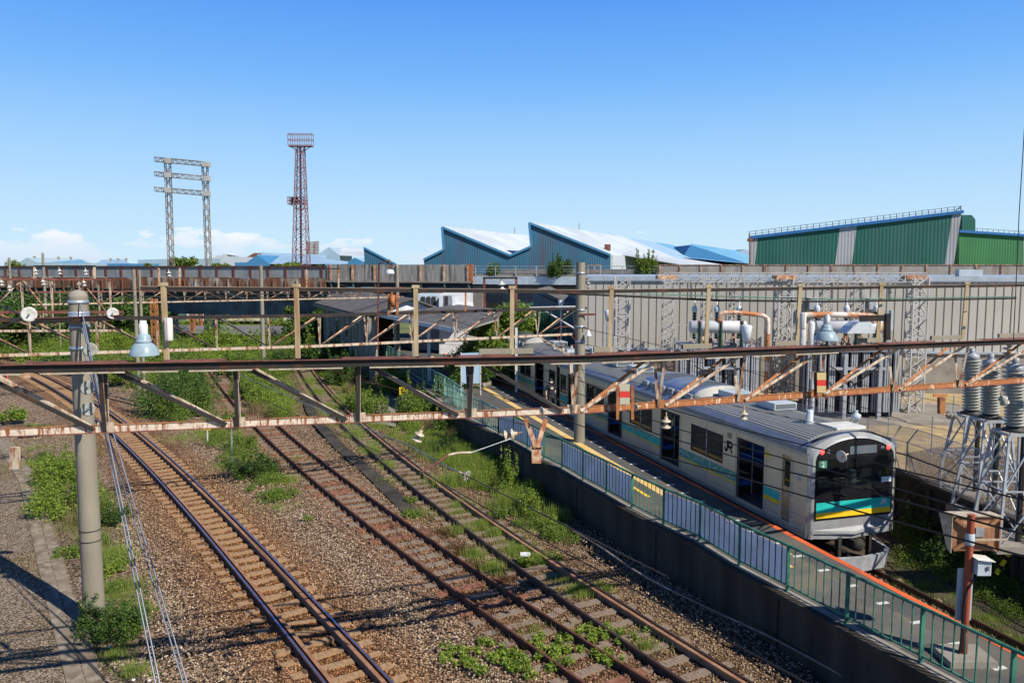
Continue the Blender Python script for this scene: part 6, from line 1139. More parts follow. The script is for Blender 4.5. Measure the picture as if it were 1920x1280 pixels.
# footbridge stair canopy behind the tree
t = thing('stair_canopy', aty(1040, 600, 52), 'grey slate stair canopy sloping down behind the platform pole', 'canopy'); MB().poly([aty(1008, 545, 54), aty(1030, 540, 56), aty(1100, 575, 50), aty(1090, 586, 48)], (0, 0, .15)).build('roof', 'roofd', t); MB().poly([aty(1000, 548, 55), aty(1092, 590, 49), low(aty(1092, 600, 49), 0), low(aty(1000, 600, 55), 0)], (.3, .3, 0)).build('side_wall', 'acgrey', t)
q = atz(1060, 660, 1.0); fence([aty(u, 655, 47) for u in (1010, 1035, 1060, 1085)], 'distant green mesh fence beyond the second train car roof', [0], 'green', 2.2)
# ---- platform furniture
q = atz(888, 722, 1.25); t = thing('planter', q, 'round stone planter with a clipped shrub on the platform', 'planter'); MB().lathe(q, [(.01, .22), (.95, .22), (1.05, .24), (1.08, 0), (.01, 0)], n=28).build('stone_ring', 'conc', t)
bush('clipped_shrub', q+Vector((0, 0, .2)), 1.0, .8, 'mid', 'clipped round green shrub growing in the stone planter on the platform', 'shrub', n=3500, size=.05, nb=14)
q = atz(865, 742, 1.25); t = thing('notice_board', q, 'pale blue notice board on thin white posts beside the planter', 'sign'); MB().poly([low(q, 1.9), low(q, 1.9)+Vector((1.05, .35, 0)), low(q, 3.6)+Vector((1.05, .35, 0)), low(q, 3.6)], (0, .06, 0)).build('board', 'bluel', t)
for d_ in (0, 1.05): MB().beam(q+Vector((d_, d_*.33, 0)), low(q, 3.65)+Vector((d_, d_*.33, 0)), .05, .07).build('post', 'white', t)
# ---- person
def person(loc, rotz):
    sk = bpy.data.meshes.new('person'); J = dict(pel=(0, 0, .92), sp=(0, 0, 1.12), ch=(0, .01, 1.32), nk=(0, .0, 1.46), hd=(0, -.01, 1.56), tp=(0, -.01, 1.68), sl=(.17, 0, 1.40), el=(.23, .02, 1.13), wl=(.24, -.06, .90), hl=(.24, -.08, .82), sr=(-.17, 0, 1.40), er=(-.24, .03, 1.13), wr=(-.27, -.05, .90), hr=(-.27, -.07, .82), ll=(.09, 0, .86), kl=(.10, -.10, .48), al=(.10, .02, .08), tl=(.11, -.14, .03), lr=(-.09, 0, .86), kr=(-.10, -.0, .48), ar=(-.10, .12, .10), tr=(-.11, -.02, .03))
    rad = dict(pel=.135, sp=.125, ch=.15, nk=.06, hd=.088, tp=.072, sl=.07, el=.045, wl=.033, hl=.035, sr=.07, er=.045, wr=.033, hr=.035, ll=.095, kl=.065, al=.045, tl=.04, lr=.095, kr=.065, ar=.045, tr=.04)
    names = list(J); E = [('pel', 'sp'), ('sp', 'ch'), ('ch', 'nk'), ('nk', 'hd'), ('hd', 'tp'), ('ch', 'sl'), ('sl', 'el'), ('el', 'wl'), ('wl', 'hl'), ('ch', 'sr'), ('sr', 'er'), ('er', 'wr'), ('wr', 'hr'), ('pel', 'll'), ('ll', 'kl'), ('kl', 'al'), ('al', 'tl'), ('pel', 'lr'), ('lr', 'kr'), ('kr', 'ar'), ('ar', 'tr')]
    sk.from_pydata([J[n] for n in names], [(names.index(a), names.index(b)) for a, b in E], []); o = bpy.data.objects.new('person', sk); S.collection.objects.link(o)
    o.modifiers.new('s', 'SKIN'); o.modifiers.new('d', 'SUBSURF').levels = 2; o.modifiers['d'].render_levels = 2
    for i, n in enumerate(names): sk.skin_vertices[0].data[i].radius = (rad[n], rad[n]*(.8 if n in ('pel', 'sp', 'ch') else 1)); sk.skin_vertices[0].data[i].use_root = n == 'pel'
    dg = bpy.context.evaluated_depsgraph_get(); me = bpy.data.meshes.new_from_object(o.evaluated_get(dg)); bpy.data.objects.remove(o)
    for m in ('skin', 'shirt', 'dark'): me.materials.append(M[m])
    for p_ in me.polygons:
        z = p_.center.z; x = abs(p_.center.x); arm = x > .19 and z < 1.45; p_.material_index = 0 if z > 1.47 or (arm and z < 1.16) else 1 if z > .93 else 2; p_.use_smooth = True
    o = bpy.data.objects.new('person', me); S.collection.objects.link(o); o.location = loc; o.rotation_euler = (0, 0, rotz); props(o, 'person in a black T-shirt and dark trousers with a white face mask on the platform', 'person')
    def part(mb, name, m): q = mb.build(name, m); q.parent = o
    h = MB(); h.lathe((0, .012, 1.60), [(.095, -.04), (.102, .03), (.095, .09), (.06, .125), (.01, .135)], n=16); part(h, 'hair', 'hair')
    k = MB(); k.lathe((0, -.062, 1.545), [(.01, .0), (.05, .0), (.055, .03), (.03, .045), (.01, .05)], (0, -1, -.1), 12); part(k, 'face_mask', 'white')
    for s_ in (-1, 1):
        part(MB().lathe((s_*.032, -.083, 1.605), [(.001, 0), (.012, 0), (.01, .006), (.001, .007)], (0, -1, 0), 8), 'eye', 'black'); part(MB().lathe((s_*.088, 0, 1.58), [(.01, 0), (.024, .004), (.02, .014), (.001, .016)], (s_, 0, 0), 8), 'ear', 'skin')
        hx, hy, hz = J['hl' if s_ > 0 else 'hr']; f_ = MB(); f_.tube([(hx, hy, hz+.01), (hx, hy-.01, hz-.04)], [.03, .036], 8)
        for k_, (dy, l_) in enumerate(((-.028, .07), (-.01, .08), (.009, .075), (.026, .06))): f_.tube([(hx, hy-.01+dy, hz-.035), (hx-s_*.008, hy-.012+dy, hz-.035-l_*.5), (hx-s_*.022, hy-.014+dy, hz-.035-l_*.9)], [.0095, .009, .007], 6)
        f_.tube([(hx-s_*.01, hy-.035, hz), (hx-s_*.02, hy-.055, hz-.03), (hx-s_*.025, hy-.055, hz-.055)], [.011, .010, .008], 6); part(f_, 'hand', 'skin')
    mb = MB(); mb.box((-.07, -.135, 1.22), (.07, -.128, 1.33)); part(mb, 'shirt_print', 'signg')
person(Vector((1.86, 37.8, 1.25)), R(25))
# ---- signs in the yard
q = atz(758, 785, 0); t = thing('track_sign', q, 'yellow square sign on a white post with a black letter, among the bushes', 'sign'); MB().box(q+Vector((-.13, 0, 0)), low(q, aty(758, 742, q.y).z)+Vector((.13, .1, 0))).build('post', 'wmetal', t)
ps = aty(757, 733, q.y); MB().box(ps+Vector((-.24, -.03, -.2)), ps+Vector((.22, -.01, .22))).build('plate', 'signy', t); text('ATS', .17, ps+Vector((-.01, -.035, .10)), (R(90), 0, 0), 'black', t, 'lettering'); text('P-S', .17, ps+Vector((-.01, -.035, -.09)), (R(90), 0, 0), 'black', t, 'lettering'); text('Z', .18, Vector((q.x+.0, q.y-.005, aty(758, 753, q.y).z)), (R(90), 0, 0), 'black', t, 'lettering')
q = atz(389, 832, 0); t = thing('track_sign', q, 'small yellow ATS sign on a white post half hidden by the gantry chord', 'sign'); MB().beam(q, aty(389, 806, q.y), .05, .05).build('post', 'white', t); ps = aty(388, 803, q.y-.03); MB().box(ps+Vector((-.18, -.01, -.07)), ps+Vector((.18, .01, .09))).build('plate', 'signy', t); text('ATS', .12, ps+Vector((0, -.016, .01)), (R(90), 0, 0), 'black', t, 'lettering')
q = atz(436, 873, 0); MB().beam(q, aty(434, 800, q.y), .045, .045).build('marker_post', 'galv', label='thin pale marker post standing by the bushes below the gantry strut', category='post')
q = atz(14, 726, 0); t = thing('cable_barrier', q, 'orange and grey barrier frame at the left edge beside the curved track', 'barrier'); mb = MB()
for u in (-14, 15): mb.beam(atz(u, 724, 0), low(atz(u, 724, 0), 1.5), .06, .06)
mb.beam(low(atz(-14, 724, 0), 1.45), low(atz(15, 724, 0), 1.45), .05, .05); mb.beam(low(atz(-14, 724, 0), .5), low(atz(15, 724, 0), .5), .05, .05); mb.build('frame', 'orange', t)
for i in range(6): q = low(atz(-14, 724, 0), .5).lerp(low(atz(15, 724, 0), .5), (i+.5)/6); MB().beam(q, low(q, 1.42), .12, .02).build('slat', 'steelF', t)
# ---- foreground right: rusty pole with monitor hood
q = atz(1806, 1235, 1.25); t = thing('monitor_pole', q, 'orange-red rusty pole on the platform carrying a brown monitor hood, white box and sign plate', 'pole'); tp = aty(1831, 953, q.y+.35); pb = q
MB().box(q+Vector((-.42, -.35, .004)), q+Vector((.42, .35, .12))).build('concrete_foot', 'conc', t)
MB().tube([pb+Vector((0, 0, .1)), low(pb, tp.z)], .062, 14).build('shaft', 'polr', t); MB().lathe(low(pb, tp.z-.55), [(.075, 0), (.078, .01), (.078, .2), (.07, .21)], n=16).build('clamp', 'acw', t); MB().beam(low(pb, tp.z-.45)+Vector((.06, -.04, 0)), low(pb, tp.z-.45)+Vector((.66, -.02, 0)), .03, .03).build('side_arm', 'offw', t)
yh = q.y+.30; zz = lambda v: aty(1800, v, yh).z; xx = lambda u: aty(u, 1000, yh).x
s_ = MB(); x0, x1, z0, z1 = xx(1784), xx(1871), zz(1032), zz(968); s_.box((x0, yh, z0), (x1, yh+.10, z1)); hd = s_.build('monitor_back', 'tube', t)
cx, cz = (x0+x1)/2, (z0+z1)/2; mb = MB(); mb.add([(cx-.2, yh-.10, cz-.15), (cx+.2, yh-.10, cz-.15), (cx+.2, yh-.10, cz+.15), (cx-.2, yh-.10, cz+.15), (cx-.28, yh+.0, cz-.23), (cx+.28, yh, cz-.23), (cx+.28, yh, cz+.23), (cx-.28, yh, cz+.23)], [(0, 1, 2, 3), (0, 4, 5, 1), (1, 5, 6, 2), (2, 6, 7, 3), (3, 7, 4, 0)]); mb.build('raised_centre', 'tube', hd)
for a, b in ((-1, -1), (1, -1), (1, 1), (-1, 1)): MB().beam((cx+a*.2, yh-.05, cz+b*.15), (cx+a*(x1-x0)*.46, yh-.03, cz+b*(z1-z0)*.46), .06, .06).build('corner_rib', 'tube', hd)
mb = MB(); mb.poly([(x0-.02, yh-.05, z1+.01), (x1+.03, yh-.05, z1+.01), (x1-.06, yh+.16, z1+.03), (x0-.16, yh+.16, z1+.03)], (0, 0, .02)); mb.poly([(x0-.02, yh-.04, z0-.03), (x0-.02, yh-.04, z1), (x0-.16, yh+.16, z1+.02), (x0-.03, yh+.08, z0+.02)], (.012, 0, 0)); mb.build('hood', 'offw', t)
MB().box((x1+.0, yh-.05, z0), (x1+.02, yh+.2, z1)).build('hood_side', 'tube', hd); MB().poly(list(map(Vector, [(cx-.05, yh-.12, cz-.02), (cx+.1, yh-.12, cz-.02), (cx+.1, yh-.12, cz+.15), (cx-.05, yh-.12, cz+.15)])), (0, .02, 0)).build('mounting_plate', 'galv', t)
bx = pb+Vector((.20, -.05, 0)); zb_ = aty(1832, 1072, q.y).z; MB().box(Vector((bx.x-.13, bx.y-.12, zb_)), Vector((bx.x+.11, bx.y+.12, zb_+.26))).build('control_box', 'acw', t); MB().poly([(bx.x-.17, bx.y-.17, zb_+.30), (bx.x+.15, bx.y-.17, zb_+.262), (bx.x+.15, bx.y+.15, zb_+.262), (bx.x-.17, bx.y+.15, zb_+.30)], (0, 0, .012)).build('box_lid', 'white', t)
mb = MB(); mb.tube([(bx.x+.02, bx.y-.125, zb_+.08), (bx.x+.02, bx.y-.14, zb_+.17), (bx.x+.06, bx.y-.14, zb_+.17), (bx.x+.06, bx.y-.125, zb_+.1)], .008, 5); mb.build('box_handle', 'black', t)
zl, zh = aty(1813, 1165, q.y).z, aty(1813, 1068, q.y).z; MB().box((pb.x-.14, pb.y+.07, zl), (pb.x+.14, pb.y+.09, zh)).build('sign_plate', 'acw', t)
MB().tube(smooth([bx+Vector((-.02, 0, zb_-1.25)), Vector((pb.x+.09, pb.y-.05, zb_-.1)), Vector((pb.x-.07, pb.y-.07, zb_-.45)), Vector((pb.x-.08, pb.y-.04, 1.6)), Vector((pb.x-.1, pb.y-.02, 1.37))], 5), .022, 8).build('cable', 'black', t)
# yellow barrier frame by the retaining wall
a = atz(1868, 1085, 0); t = thing('yellow_barrier', a, 'yellow and black striped slanting brace in the shade at the right edge', 'barrier'); mb = MB(); mb.beam(aty(1868, 1075, 19.2), aty(1925, 985, 19.2), .07, .07); mb.build('brace', 'signy', t)
for k in range(5): a_ = aty(1868, 1075, 19.2).lerp(aty(1925, 985, 19.2), .1+k*.19); b_ = aty(1868, 1075, 19.2).lerp(aty(1925, 985, 19.2), .17+k*.19); MB().beam(a_, b_, .075, .075).build('black_stripe', 'black', t)
# ---- clutter in the yard below the viaduct
for i, (u, v, w_, h_, m, l) in enumerate(((388, 566, 1.2, 1.2, 'stw', 'small white cabinet between the lattice masts under the viaduct'), (349, 560, .9, .8, 'white', 'white box on legs under the viaduct, third from the left'), (607, 583, .8, 1.3, 'white', 'white equipment cabinet with dark legs left of the station'), (541, 583, 1.4, 1.3, 'white', 'pair-like wide white cabinet near the yellow post'), (553, 586, .7, 1.0, 'acw', 'narrow white cabinet beside the wide one'), (560, 571, 4.6, 1.9, 'yellowc' if False else 'wood', 'long brown shed box under the viaduct near the station'))):
    q = atz(u, v+24, 0); t = thing('equipment_cabinet', q, l, 'cabinet'); MB().box(q+Vector((-w_/2, 0, .35)), q+Vector((w_/2, .8, .35+h_))).build('casing', m, t)
    for d_ in (-1, 1): MB().box(q+Vector((d_*w_*.38-.05, .2, 0)), q+Vector((d_*w_*.38+.05, .5, .35))).build('leg', 'rad', t)
for u, v0, v1, l in ((362, 558, 596, 'rust-orange lattice mast left one of the pair under the viaduct'), (376, 558, 584, 'rust-orange lattice mast right one of the pair under the viaduct'), (293, 560, 640, 'rust-brown lattice mast left of the first cream post')):
    q = atz(u, v1+28, 0); lt = thing('lattice_mast', q, l, 'mast'); lattice(MB(), q, Vector((q.x, q.y, aty(u, v0, q.y).z)), .45, .45, 9, .05).build('lattice', 'rustO', lt)
for u, l in ((322, 'white lattice leg under the viaduct at the left'), (392, 'white lattice leg under the viaduct at the right')): q = aty(u, 560, 88); q.z = 0; lt = thing('lattice_mast', q, l, 'mast'); lattice(MB(), q, low(q, 5.8), .8, .8, 7, .08).build('lattice', 'latt', lt)
t = thing('yellow_container', atz(8, 648, 0), 'yellow container at the left edge behind the hedge', 'container'); q = atz(-22, 650, 0); MB().box(q, q+Vector((2.2, 2, 2.6))).build('body', 'yellowc', t); MB().box(q+Vector((-.1, -.1, 2.6)), q+Vector((2.3, 2, 3.9))).build('upper_panel', 'stc', t)
t = thing('pink_wall_shed', atz(455, 596, 0), 'long low shed with pale wall panels under the viaduct', 'shed'); q0 = aty(330, 590, 118); q1 = aty(600, 590, 118); MB().box((q0.x, 118, 0), (q1.x, 122, 4.2)).build('wall', 'girderb', t)
for u in (350, 425, 460): a = aty(u, 590, 117.9); MB().box((a.x, 117.8, .2), (a.x+2.6, 117.99, 3.9)).build('door_panel', 'beige' if u != 350 else 'stw', t)
# wooden board, litter
q = atz(1385, 1022, .02); MB().poly([atz(945+u*.0, 0+v*.0+1, 0) for u, v in ((0, 0),)]*0+[atz(1205, 1022, .03), atz(1262, 1030, .03), atz(1230, 1016, .05), atz(1180, 1008, .05)], (0, 0, .03)).build('timber_board', 'wood', label='grey weathered board lying by the cable pipe below the platform wall', category='board')
q = atz(985, 1040, .25); o = MB().box(q+Vector((-.14, -.1, 0)), q+Vector((.14, .1, .05))).build('litter_box', 'stw', label='crumpled white box lying in the grass between the siding rails', category='litter')
for i, (u, v) in enumerate(((205, 1212), (250, 1274), (280, 1275), (1025, 965), (1094, 1013))): q = atz(u, v, .03); props(MB().lathe(q, [(.01, 0), (.05, 0), (.035, .02), (.02, .03), (.01, .03)], n=5).build('litter', 'white'), 'scrap of white litter '+('below the leafy bush at the pole foot', 'at the bottom edge left of the guy wires', 'at the bottom edge between the guy wires', 'near the foot of the dark platform wall', 'on the gravel by the weathered board')[i], 'litter')
# ================================================================== VEGETATION
def sc(lst, group=None):
    for it in lst:
        u, v, r, h, m, n, size, l = it[:8]; bush(it[8] if len(it) > 8 else 'bush', atz(u, v, 0)-Vector((0, 0, .03)), r, h, m, l, 'bush' if len(it) < 9 else it[8].replace('_', ' '), group, n, size)
sc([(215, 1185, .95, .75, 'darkl', 9000, .035, 'dark green leafy bush around the foot of the banded foreground pole'),
 (120, 960, 1.25, 1.35, 'bright', 9000, .05, 'tall bright yellow-green weeds left of the foreground pole', 'weeds'), (110, 905, 1.0, 1.2, 'bright', 6000, .05, 'upper clump of bright green weeds behind the tall ones at the left', 'weeds'),
 (205, 980, .75, .7, 'darkl', 4500, .04, 'dark leafy bush just right of the foreground pole at half height'), (205, 1075, .6, .35, 'bright', 3000, .04, 'low bright green weeds right of the foreground pole', 'weeds'), (135, 1040, .55, .3, 'mid', 1800, .04, 'low weeds at the left foot of the foreground pole', 'weeds'),
 (25, 790, .8, .8, 'bright', 2500, .07, 'small bright bush at the left edge above the concrete trough'), (70, 812, .7, .5, 'bright', 2000, .06, 'second small bright bush near the concrete trough'),
 (338, 770, 2.6, 2.6, 'darkl', 14000, .08, 'largest dark green bush between the curved track and the siding'), (310, 700, 2.6, 2.4, 'mid', 9000, .09, 'green bush behind the largest dark bush'), (250, 700, 2.6, 1.5, 'mid', 7000, .10, 'low green bush left of the close pair of poles'),
 (475, 890, 1.15, .95, 'darkl', 6000, .05, 'sparse dark green bush left of the rust-red siding below the gantry'), (450, 840, .9, .7, 'mid', 4000, .05, 'green weeds behind the sparse dark bush', 'weeds'), (520, 930, .9, .25, 'mid', 3000, .035, 'low green weeds spreading by the rust-red siding', 'weeds'), (577, 972, .2, .15, 'bright', 500, .03, 'tiny bright green tuft in the ballast', 'tuft'), (430, 800, 1.1, .8, 'mid', 4000, .06, 'green weeds around the small yellow ATS sign', 'weeds'),
 (470, 745, 1.6, 1.3, 'mid', 6000, .08, 'tall green weeds between the two sidings, left part', 'weeds'), (500, 760, 1.3, 1.3, 'bright', 5000, .07, 'tall bright weeds between the two sidings, right part', 'weeds'), (525, 775, .8, .5, 'bright', 2500, .06, 'small bright weeds ending the strip between the sidings', 'weeds'), (450, 700, 1.7, 1.9, 'mid', 7000, .09, 'green bush between the sidings farther back'), (520, 700, 1.5, 2.0, 'darkl', 6000, .09, 'dark green bush under the gantry between the two sidings'), (410, 655, 2.6, 2.6, 'bright', 6000, .12, 'bright bush left of the slim pole before the crossing'), (465, 655, 2.6, 1.6, 'bright', 6000, .12, 'bright low bush right of the slim pole before the crossing'),
 (640, 720, 1.3, 2.4, 'darkl', 7000, .07, 'dark conifer-like bush right of the grassy track'), (672, 770, 1.1, 1.2, 'mid', 5000, .06, 'green weeds right of the grassy track by the vertical strut', 'weeds'), (700, 780, 1.0, 1.3, 'mid', 4500, .06, 'green bush beside the concrete slab'), (790, 790, 1.5, 2.0, 'mid', 9000, .06, 'tall green bush right of the yellow square sign'), (740, 740, 1.4, 2.0, 'mid', 7000, .07, 'green bush behind the yellow square sign'), (850, 815, 1.2, 1.3, 'mid', 6000, .06, 'green bush at the foot of the platform wall under the gantry'), (835, 850, .9, .8, 'darkl', 4500, .05, 'dark green bush in the tall grass below the platform wall'),
 (955, 920, .42, 1.35, 'bright', 5000, .045, 'tall pointed green weed near the platform wall', 'weeds'), (990, 960, .5, .9, 'bright', 3500, .04, 'slender green weeds right of the tall pointed one', 'weeds'), (1040, 1000, .6, .3, 'mid', 2600, .04, 'low green weeds where the wall shade begins', 'weeds'), (940, 965, .5, .35, 'mid', 2500, .035, 'low bush beside the brown rail', 'weeds'), (1025, 985, .45, .5, 'bright', 2000, .035, 'bright weeds at the shade edge of the wall', 'weeds'),
 (1035, 1050, .35, .3, 'mid', 1500, .035, 'small weeds right of the brown rail', 'weeds'), (985, 1060, .28, .35, 'bright', 1200, .04, 'small bright weed beside the crumpled white box', 'weeds'), (770, 965, .4, .18, 'mid', 2000, .03, 'low green patch at the end of the walkway strip', 'weeds'), (770, 940, .3, .2, 'mid', 1500, .03, 'upper low green patch right of the walkway strip', 'weeds'),
 (620, 690, 2.2, 2.6, 'darkl', 9000, .10, 'large dark shrub in the shade left of the station pillars'), (580, 680, 1.6, 2.6, 'mid', 5000, .10, 'green shrub right of the concrete pole before the station'), (600, 650, 3.0, 3.4, 'darkl', 9000, .12, 'big dark shrub beside the station building')])
# broad leafed patch at the bottom
for u, v, r, n, l in ((960, 1255, .75, 900, 'large light green leaves sprawling at the bottom edge over the siding'), (1060, 1215, .6, 700, 'light green leaves growing over the rust-red rail near the bottom'), (1140, 1195, .5, 350, 'light green leafy weeds between the two rust rails near the bottom'), (860, 1225, .38, 260, 'small light green leafy weeds at the left of the sprawling patch'), (1125, 1185, .3, 200, 'small leafy tuft by the inner rail'), (1130, 1240, .3, 180, 'few leaves at the sleeper ends near the bottom'), (930, 1230, .5, 500, 'middle of the light green leaf patch beside the ballast')):
    t = thing('leafy_weed', atz(u, v, 0), l, 'weeds', 'broad leafed weeds on the siding'); v_, f_ = leaves(n*2, [(rng.normal()*r*.75, rng.normal()*r*.55, .07, r*.22, r*.2, .10) for _ in range(16)], .042); rawmesh('leaves', v_, f_, GL['bright'], t)
# left hedge band and far shrubs
hl = [(10, 640, 4.0, 2.2), (60, 650, 3.6, 2.4), (110, 655, 3.4, 2.4), (160, 665, 3.0, 2.0), (215, 660, 3.2, 2.6), (262, 650, 3.0, 2.8), (20, 672, 2.6, 1.2), (85, 680, 2.6, 1.5), (130, 690, 2.4, 1.4), (190, 700, 2.2, 1.3), (235, 720, 1.8, 1.2), (120, 615, 5, 4.0), (200, 610, 5, 4.2), (60, 608, 5, 3.6), (255, 615, 4, 3.4)]
for i, (u, v, r, h) in enumerate(hl): bush('hedge_shrub', atz(u, v, 0), r, h, ['mid', 'bright', 'darkl'][i % 3], ['yellow-green', 'bright', 'dark', 'mid green'][i % 4]+' shrub in the left hedge, number %s from the edge' % i if False else ('%s shrub of the overgrown left hedge, %s' % (['mid green', 'bright', 'dark green'][i % 3], ['at the photo edge', 'below the yellow container', 'behind the left crossarm disc', 'left of the foreground pole', 'right of the foreground pole', 'behind the bell floodlight', 'low in front at the edge', 'low and left of the thin rung pole', 'low between strut and pole', 'low just right of the foreground pole', 'low beside the close pair of poles', 'far back, left of the rung pole', 'far back right of the foreground pole', 'far back at the container', 'far back near the close pair of poles'][i])), 'shrub', 'hedge shrubs', 6000, .10, 10, False)
tree('tree', Vector((aty(930, 600, 50).x, 50, 0)), 3.3, 6.1, 'mid', 'broad green tree behind the station canopy, left of the platform pole', n=22000, size=.11, trunk=.1)
tree('tree', Vector((aty(985, 600, 53).x, 53, 0)), 2.8, 5.6, 'mid', 'second green tree right behind the broad one, by the cream portal bracket', n=14000, size=.11, trunk=.1)
tree('tree', Vector((aty(875, 600, 47).x, 47, 0)), 2.0, 3.4, 'darkl', 'low dark tree at the left side of the broad tree over the canopy', n=9000, size=.09, trunk=.1)
for u, v0, v1, r, l, m, y in ((1046, 514, 483, 1.25, 'round shrub growing on the pale viaduct span', 'darkl', None), (1211, 514, 476, 1.2, 'taller shrub growing where the concrete parapet starts', 'mid', None), (923, 507, 498, .7, 'small shrub behind the viaduct railing', 'mid', None)):
    k = vs_at(u); q = vp(k, 7.3, -.5); hh_ = (aty(u, v1, q.y).z-7.3)*.95; bush('viaduct_shrub', q, r, max(.6, hh_), m, l, 'shrub', None, 16000, .085, 14)
for i, (u, v, y, r) in enumerate(((345, 478, 135, 3.0), (272, 489, 130, 1.6), (366, 490, 130, 1.6), (415, 490, 128, 2.4), (540, 489, 120, 1.6), (560, 485, 122, 2.2), (518, 490, 120, 1.8), (600, 491, 120, 1.2), (8, 488, 150, 4.0))): tree('far_tree', Vector((aty(u, 500, y).x, y, 0)), r, aty(u, v, y).z, 'mid', 'green tree top peeking over the left viaduct parapet, '+['tallest, between the pylon posts', 'small one left of the pylon', 'just right of the tallest', 'low one right of the pylon', 'small one left of the red tower', 'at the foot of the red tower', 'low one before the blue roof', 'tiny one right of the red tower', 'at the left photo edge'][i], 'tree tops behind the viaduct', 3500, .22, .55)
# dark tree wall behind the yard
for i, (u, y, r, h) in enumerate(((-40, 78, 7, 5.2), (40, 80, 6, 5.0), (120, 82, 6, 5.2), (620, 84, 4, 5.0), (585, 80, 3, 4.2), (270, 84, 5, 4.6))): tree('yard_tree', Vector((aty(u, 600, y).x, y, 0)), r, h, 'darkl', 'dark tree under the viaduct, '+['beyond the left photo edge', 'behind the yellow container', 'behind the foreground pole top', 'left of the station roof', 'right of the brown shed box', 'behind the close pair of poles'][i], 'dark trees under the viaduct', 7000, .2, .1)
# grass and ground cover
def patch(name, polys, dens, h, w_, m, lean=.5, z=0.):
    vs = []; fs = []; n0 = 0
    for (u, v, rx, ry, n) in polys:
        c = atz(u, v, z)
        def fn(k): a = rng.random(k)*6.283; q = np.abs(rng.normal(size=k))*.62; return np.stack([c.x+np.cos(a)*q*rx+T.x*np.sin(a)*q*ry, c.y+T.y*np.sin(a)*q*ry+np.cos(a)*q*rx*.25, np.full(k, z-.04)], 1)
        v_, f_ = blades(int(n*dens), fn, h, w_, lean); vs.append(v_); fs.append(f_+n0); n0 += len(v_)
    return props(rawmesh(name, np.concatenate(vs), np.concatenate(fs), GL[m]), kind='stuff')
t3g = [(p.x, p.y) for p in c3]
gl = []
for (x, y) in t3g[6:40]:
    pass
def uvl(lst): return lst
patch('track_grass', [(580, 715, .6, 2.6, 2600), (595, 735, .6, 1.8, 2400), (615, 765, .6, 1.6, 2600), (640, 790, .6, 1.3, 2600), (665, 815, .55, 1.2, 2400), (695, 845, .5, 1.0, 1800), (725, 872, .4, .7, 900), (560, 690, .6, 3, 1500), (868, 995, .5, .4, 900), (905, 985, .35, .4, 800), (930, 1000, .35, .3, 900), (975, 1035, .45, .4, 1500), (1010, 1050, .4, .4, 1200), (925, 1065, .4, .4, 900), (890, 1040, .35, .4, 600), (1090, 1110, .45, .3, 900), (1130, 1105, .3, .3, 500), (1210, 1215, .3, .2, 300), (865, 945, .4, .5, 600), (600, 700, .7, 2.5, 1500)], 1, .22, .008, 'grass', .7)
patch('tall_grass', [(820, 830, 1.1, 1.3, 5500), (855, 850, 1.3, 1.3, 6500), (890, 870, 1.0, 1.0, 4500), (905, 880, .8, .8, 2500), (800, 800, .9, 1.4, 2600), (870, 905, 1.3, .7, 2600), (1000, 925, .5, .6, 900), (985, 955, .7, .6, 1600), (945, 950, .5, .5, 900), (1040, 975, .5, .4, 900)], 1, .5, .009, 'grass', .6)
patch('dry_stalks', [(805, 812, .35, .5, 900), (480, 775, .8, .8, 800), (505, 785, .6, .6, 600), (850, 830, .4, .4, 400), (1085, 930, .3, .3, 200), (150, 985, .5, .6, 300), (1720, 800, 1.2, .6, 300), (655, 735, .3, .5, 300)], 1, .75, .006, 'tan', .4)
patch('verge_grass', [(110, 900, .9, 1.6, 2600), (150, 980, .8, 1.2, 1500), (210, 1040, .5, .9, 1800), (230, 1100, .5, .6, 1500), (250, 1150, .5, .5, 1200), (180, 930, .7, 1.0, 900), (55, 870, 1.0, 1.2, 900), (215, 1230, .4, .4, 500), (250, 1260, .4, .4, 500), (520, 900, .9, .8, 1200), (440, 870, .9, 1.0, 1500), (400, 810, 1.2, 1.6, 2600), (540, 750, 1.0, 1.6, 1800), (680, 760, 1.0, 2.0, 2600), (700, 800, 1.0, 1.2, 2000), (760, 820, .8, .9, 900), (540, 900, .5, .5, 400), (160, 850, .6, 1.0, 700)], 1, .2, .008, 'grass', .7)
patch('reddish_weeds', [(835, 1000, .5, .6, 1600), (860, 1030, .5, .6, 1800), (900, 1060, .45, .5, 1400), (945, 1085, .35, .3, 600), (1080, 1195, .3, .3, 300), (760, 890, .3, .4, 300), (1240, 1030, .3, .3, 300)], 1, .09, .012, 'red', .9)
patch('yard_grass', [(440, 640, 6, 3, 5000), (510, 640, 4, 3, 4000), (400, 600, 9, 5, 4500), (480, 590, 9, 5, 4500), (560, 600, 5, 4, 3000), (350, 680, 2.5, 3, 4000), (330, 655, 3.5, 3, 3500), (420, 672, 2.4, 3, 3500), (560, 640, 3, 4, 2500), (300, 720, 1.5, 2, 1800), (620, 620, 3, 4, 2000)], 1.6, .35, .03, 'grass', .8)
patch('shade_grass', [(1730, 1100, 1.1, .8, 3500), (1800, 1120, 1.0, .8, 2600), (1690, 1060, .7, .6, 1500), (1850, 1160, .9, .8, 3000), (1900, 1200, .6, .8, 2400), (1650, 1040, .5, .4, 600), (1560, 1025, .2, .3, 200)], 1, .12, .007, 'grass', .8)
grid('track_verge', 6.5, 15, 8, 30, 120, 260, lambda X, Y: np.where((X-(7.51+.281/.96*(20.42-Y)+2.9)) > 0, .02+.02*np.sin(X*5)*np.cos(Y*4), -.2), 'dirt', kind='structure')
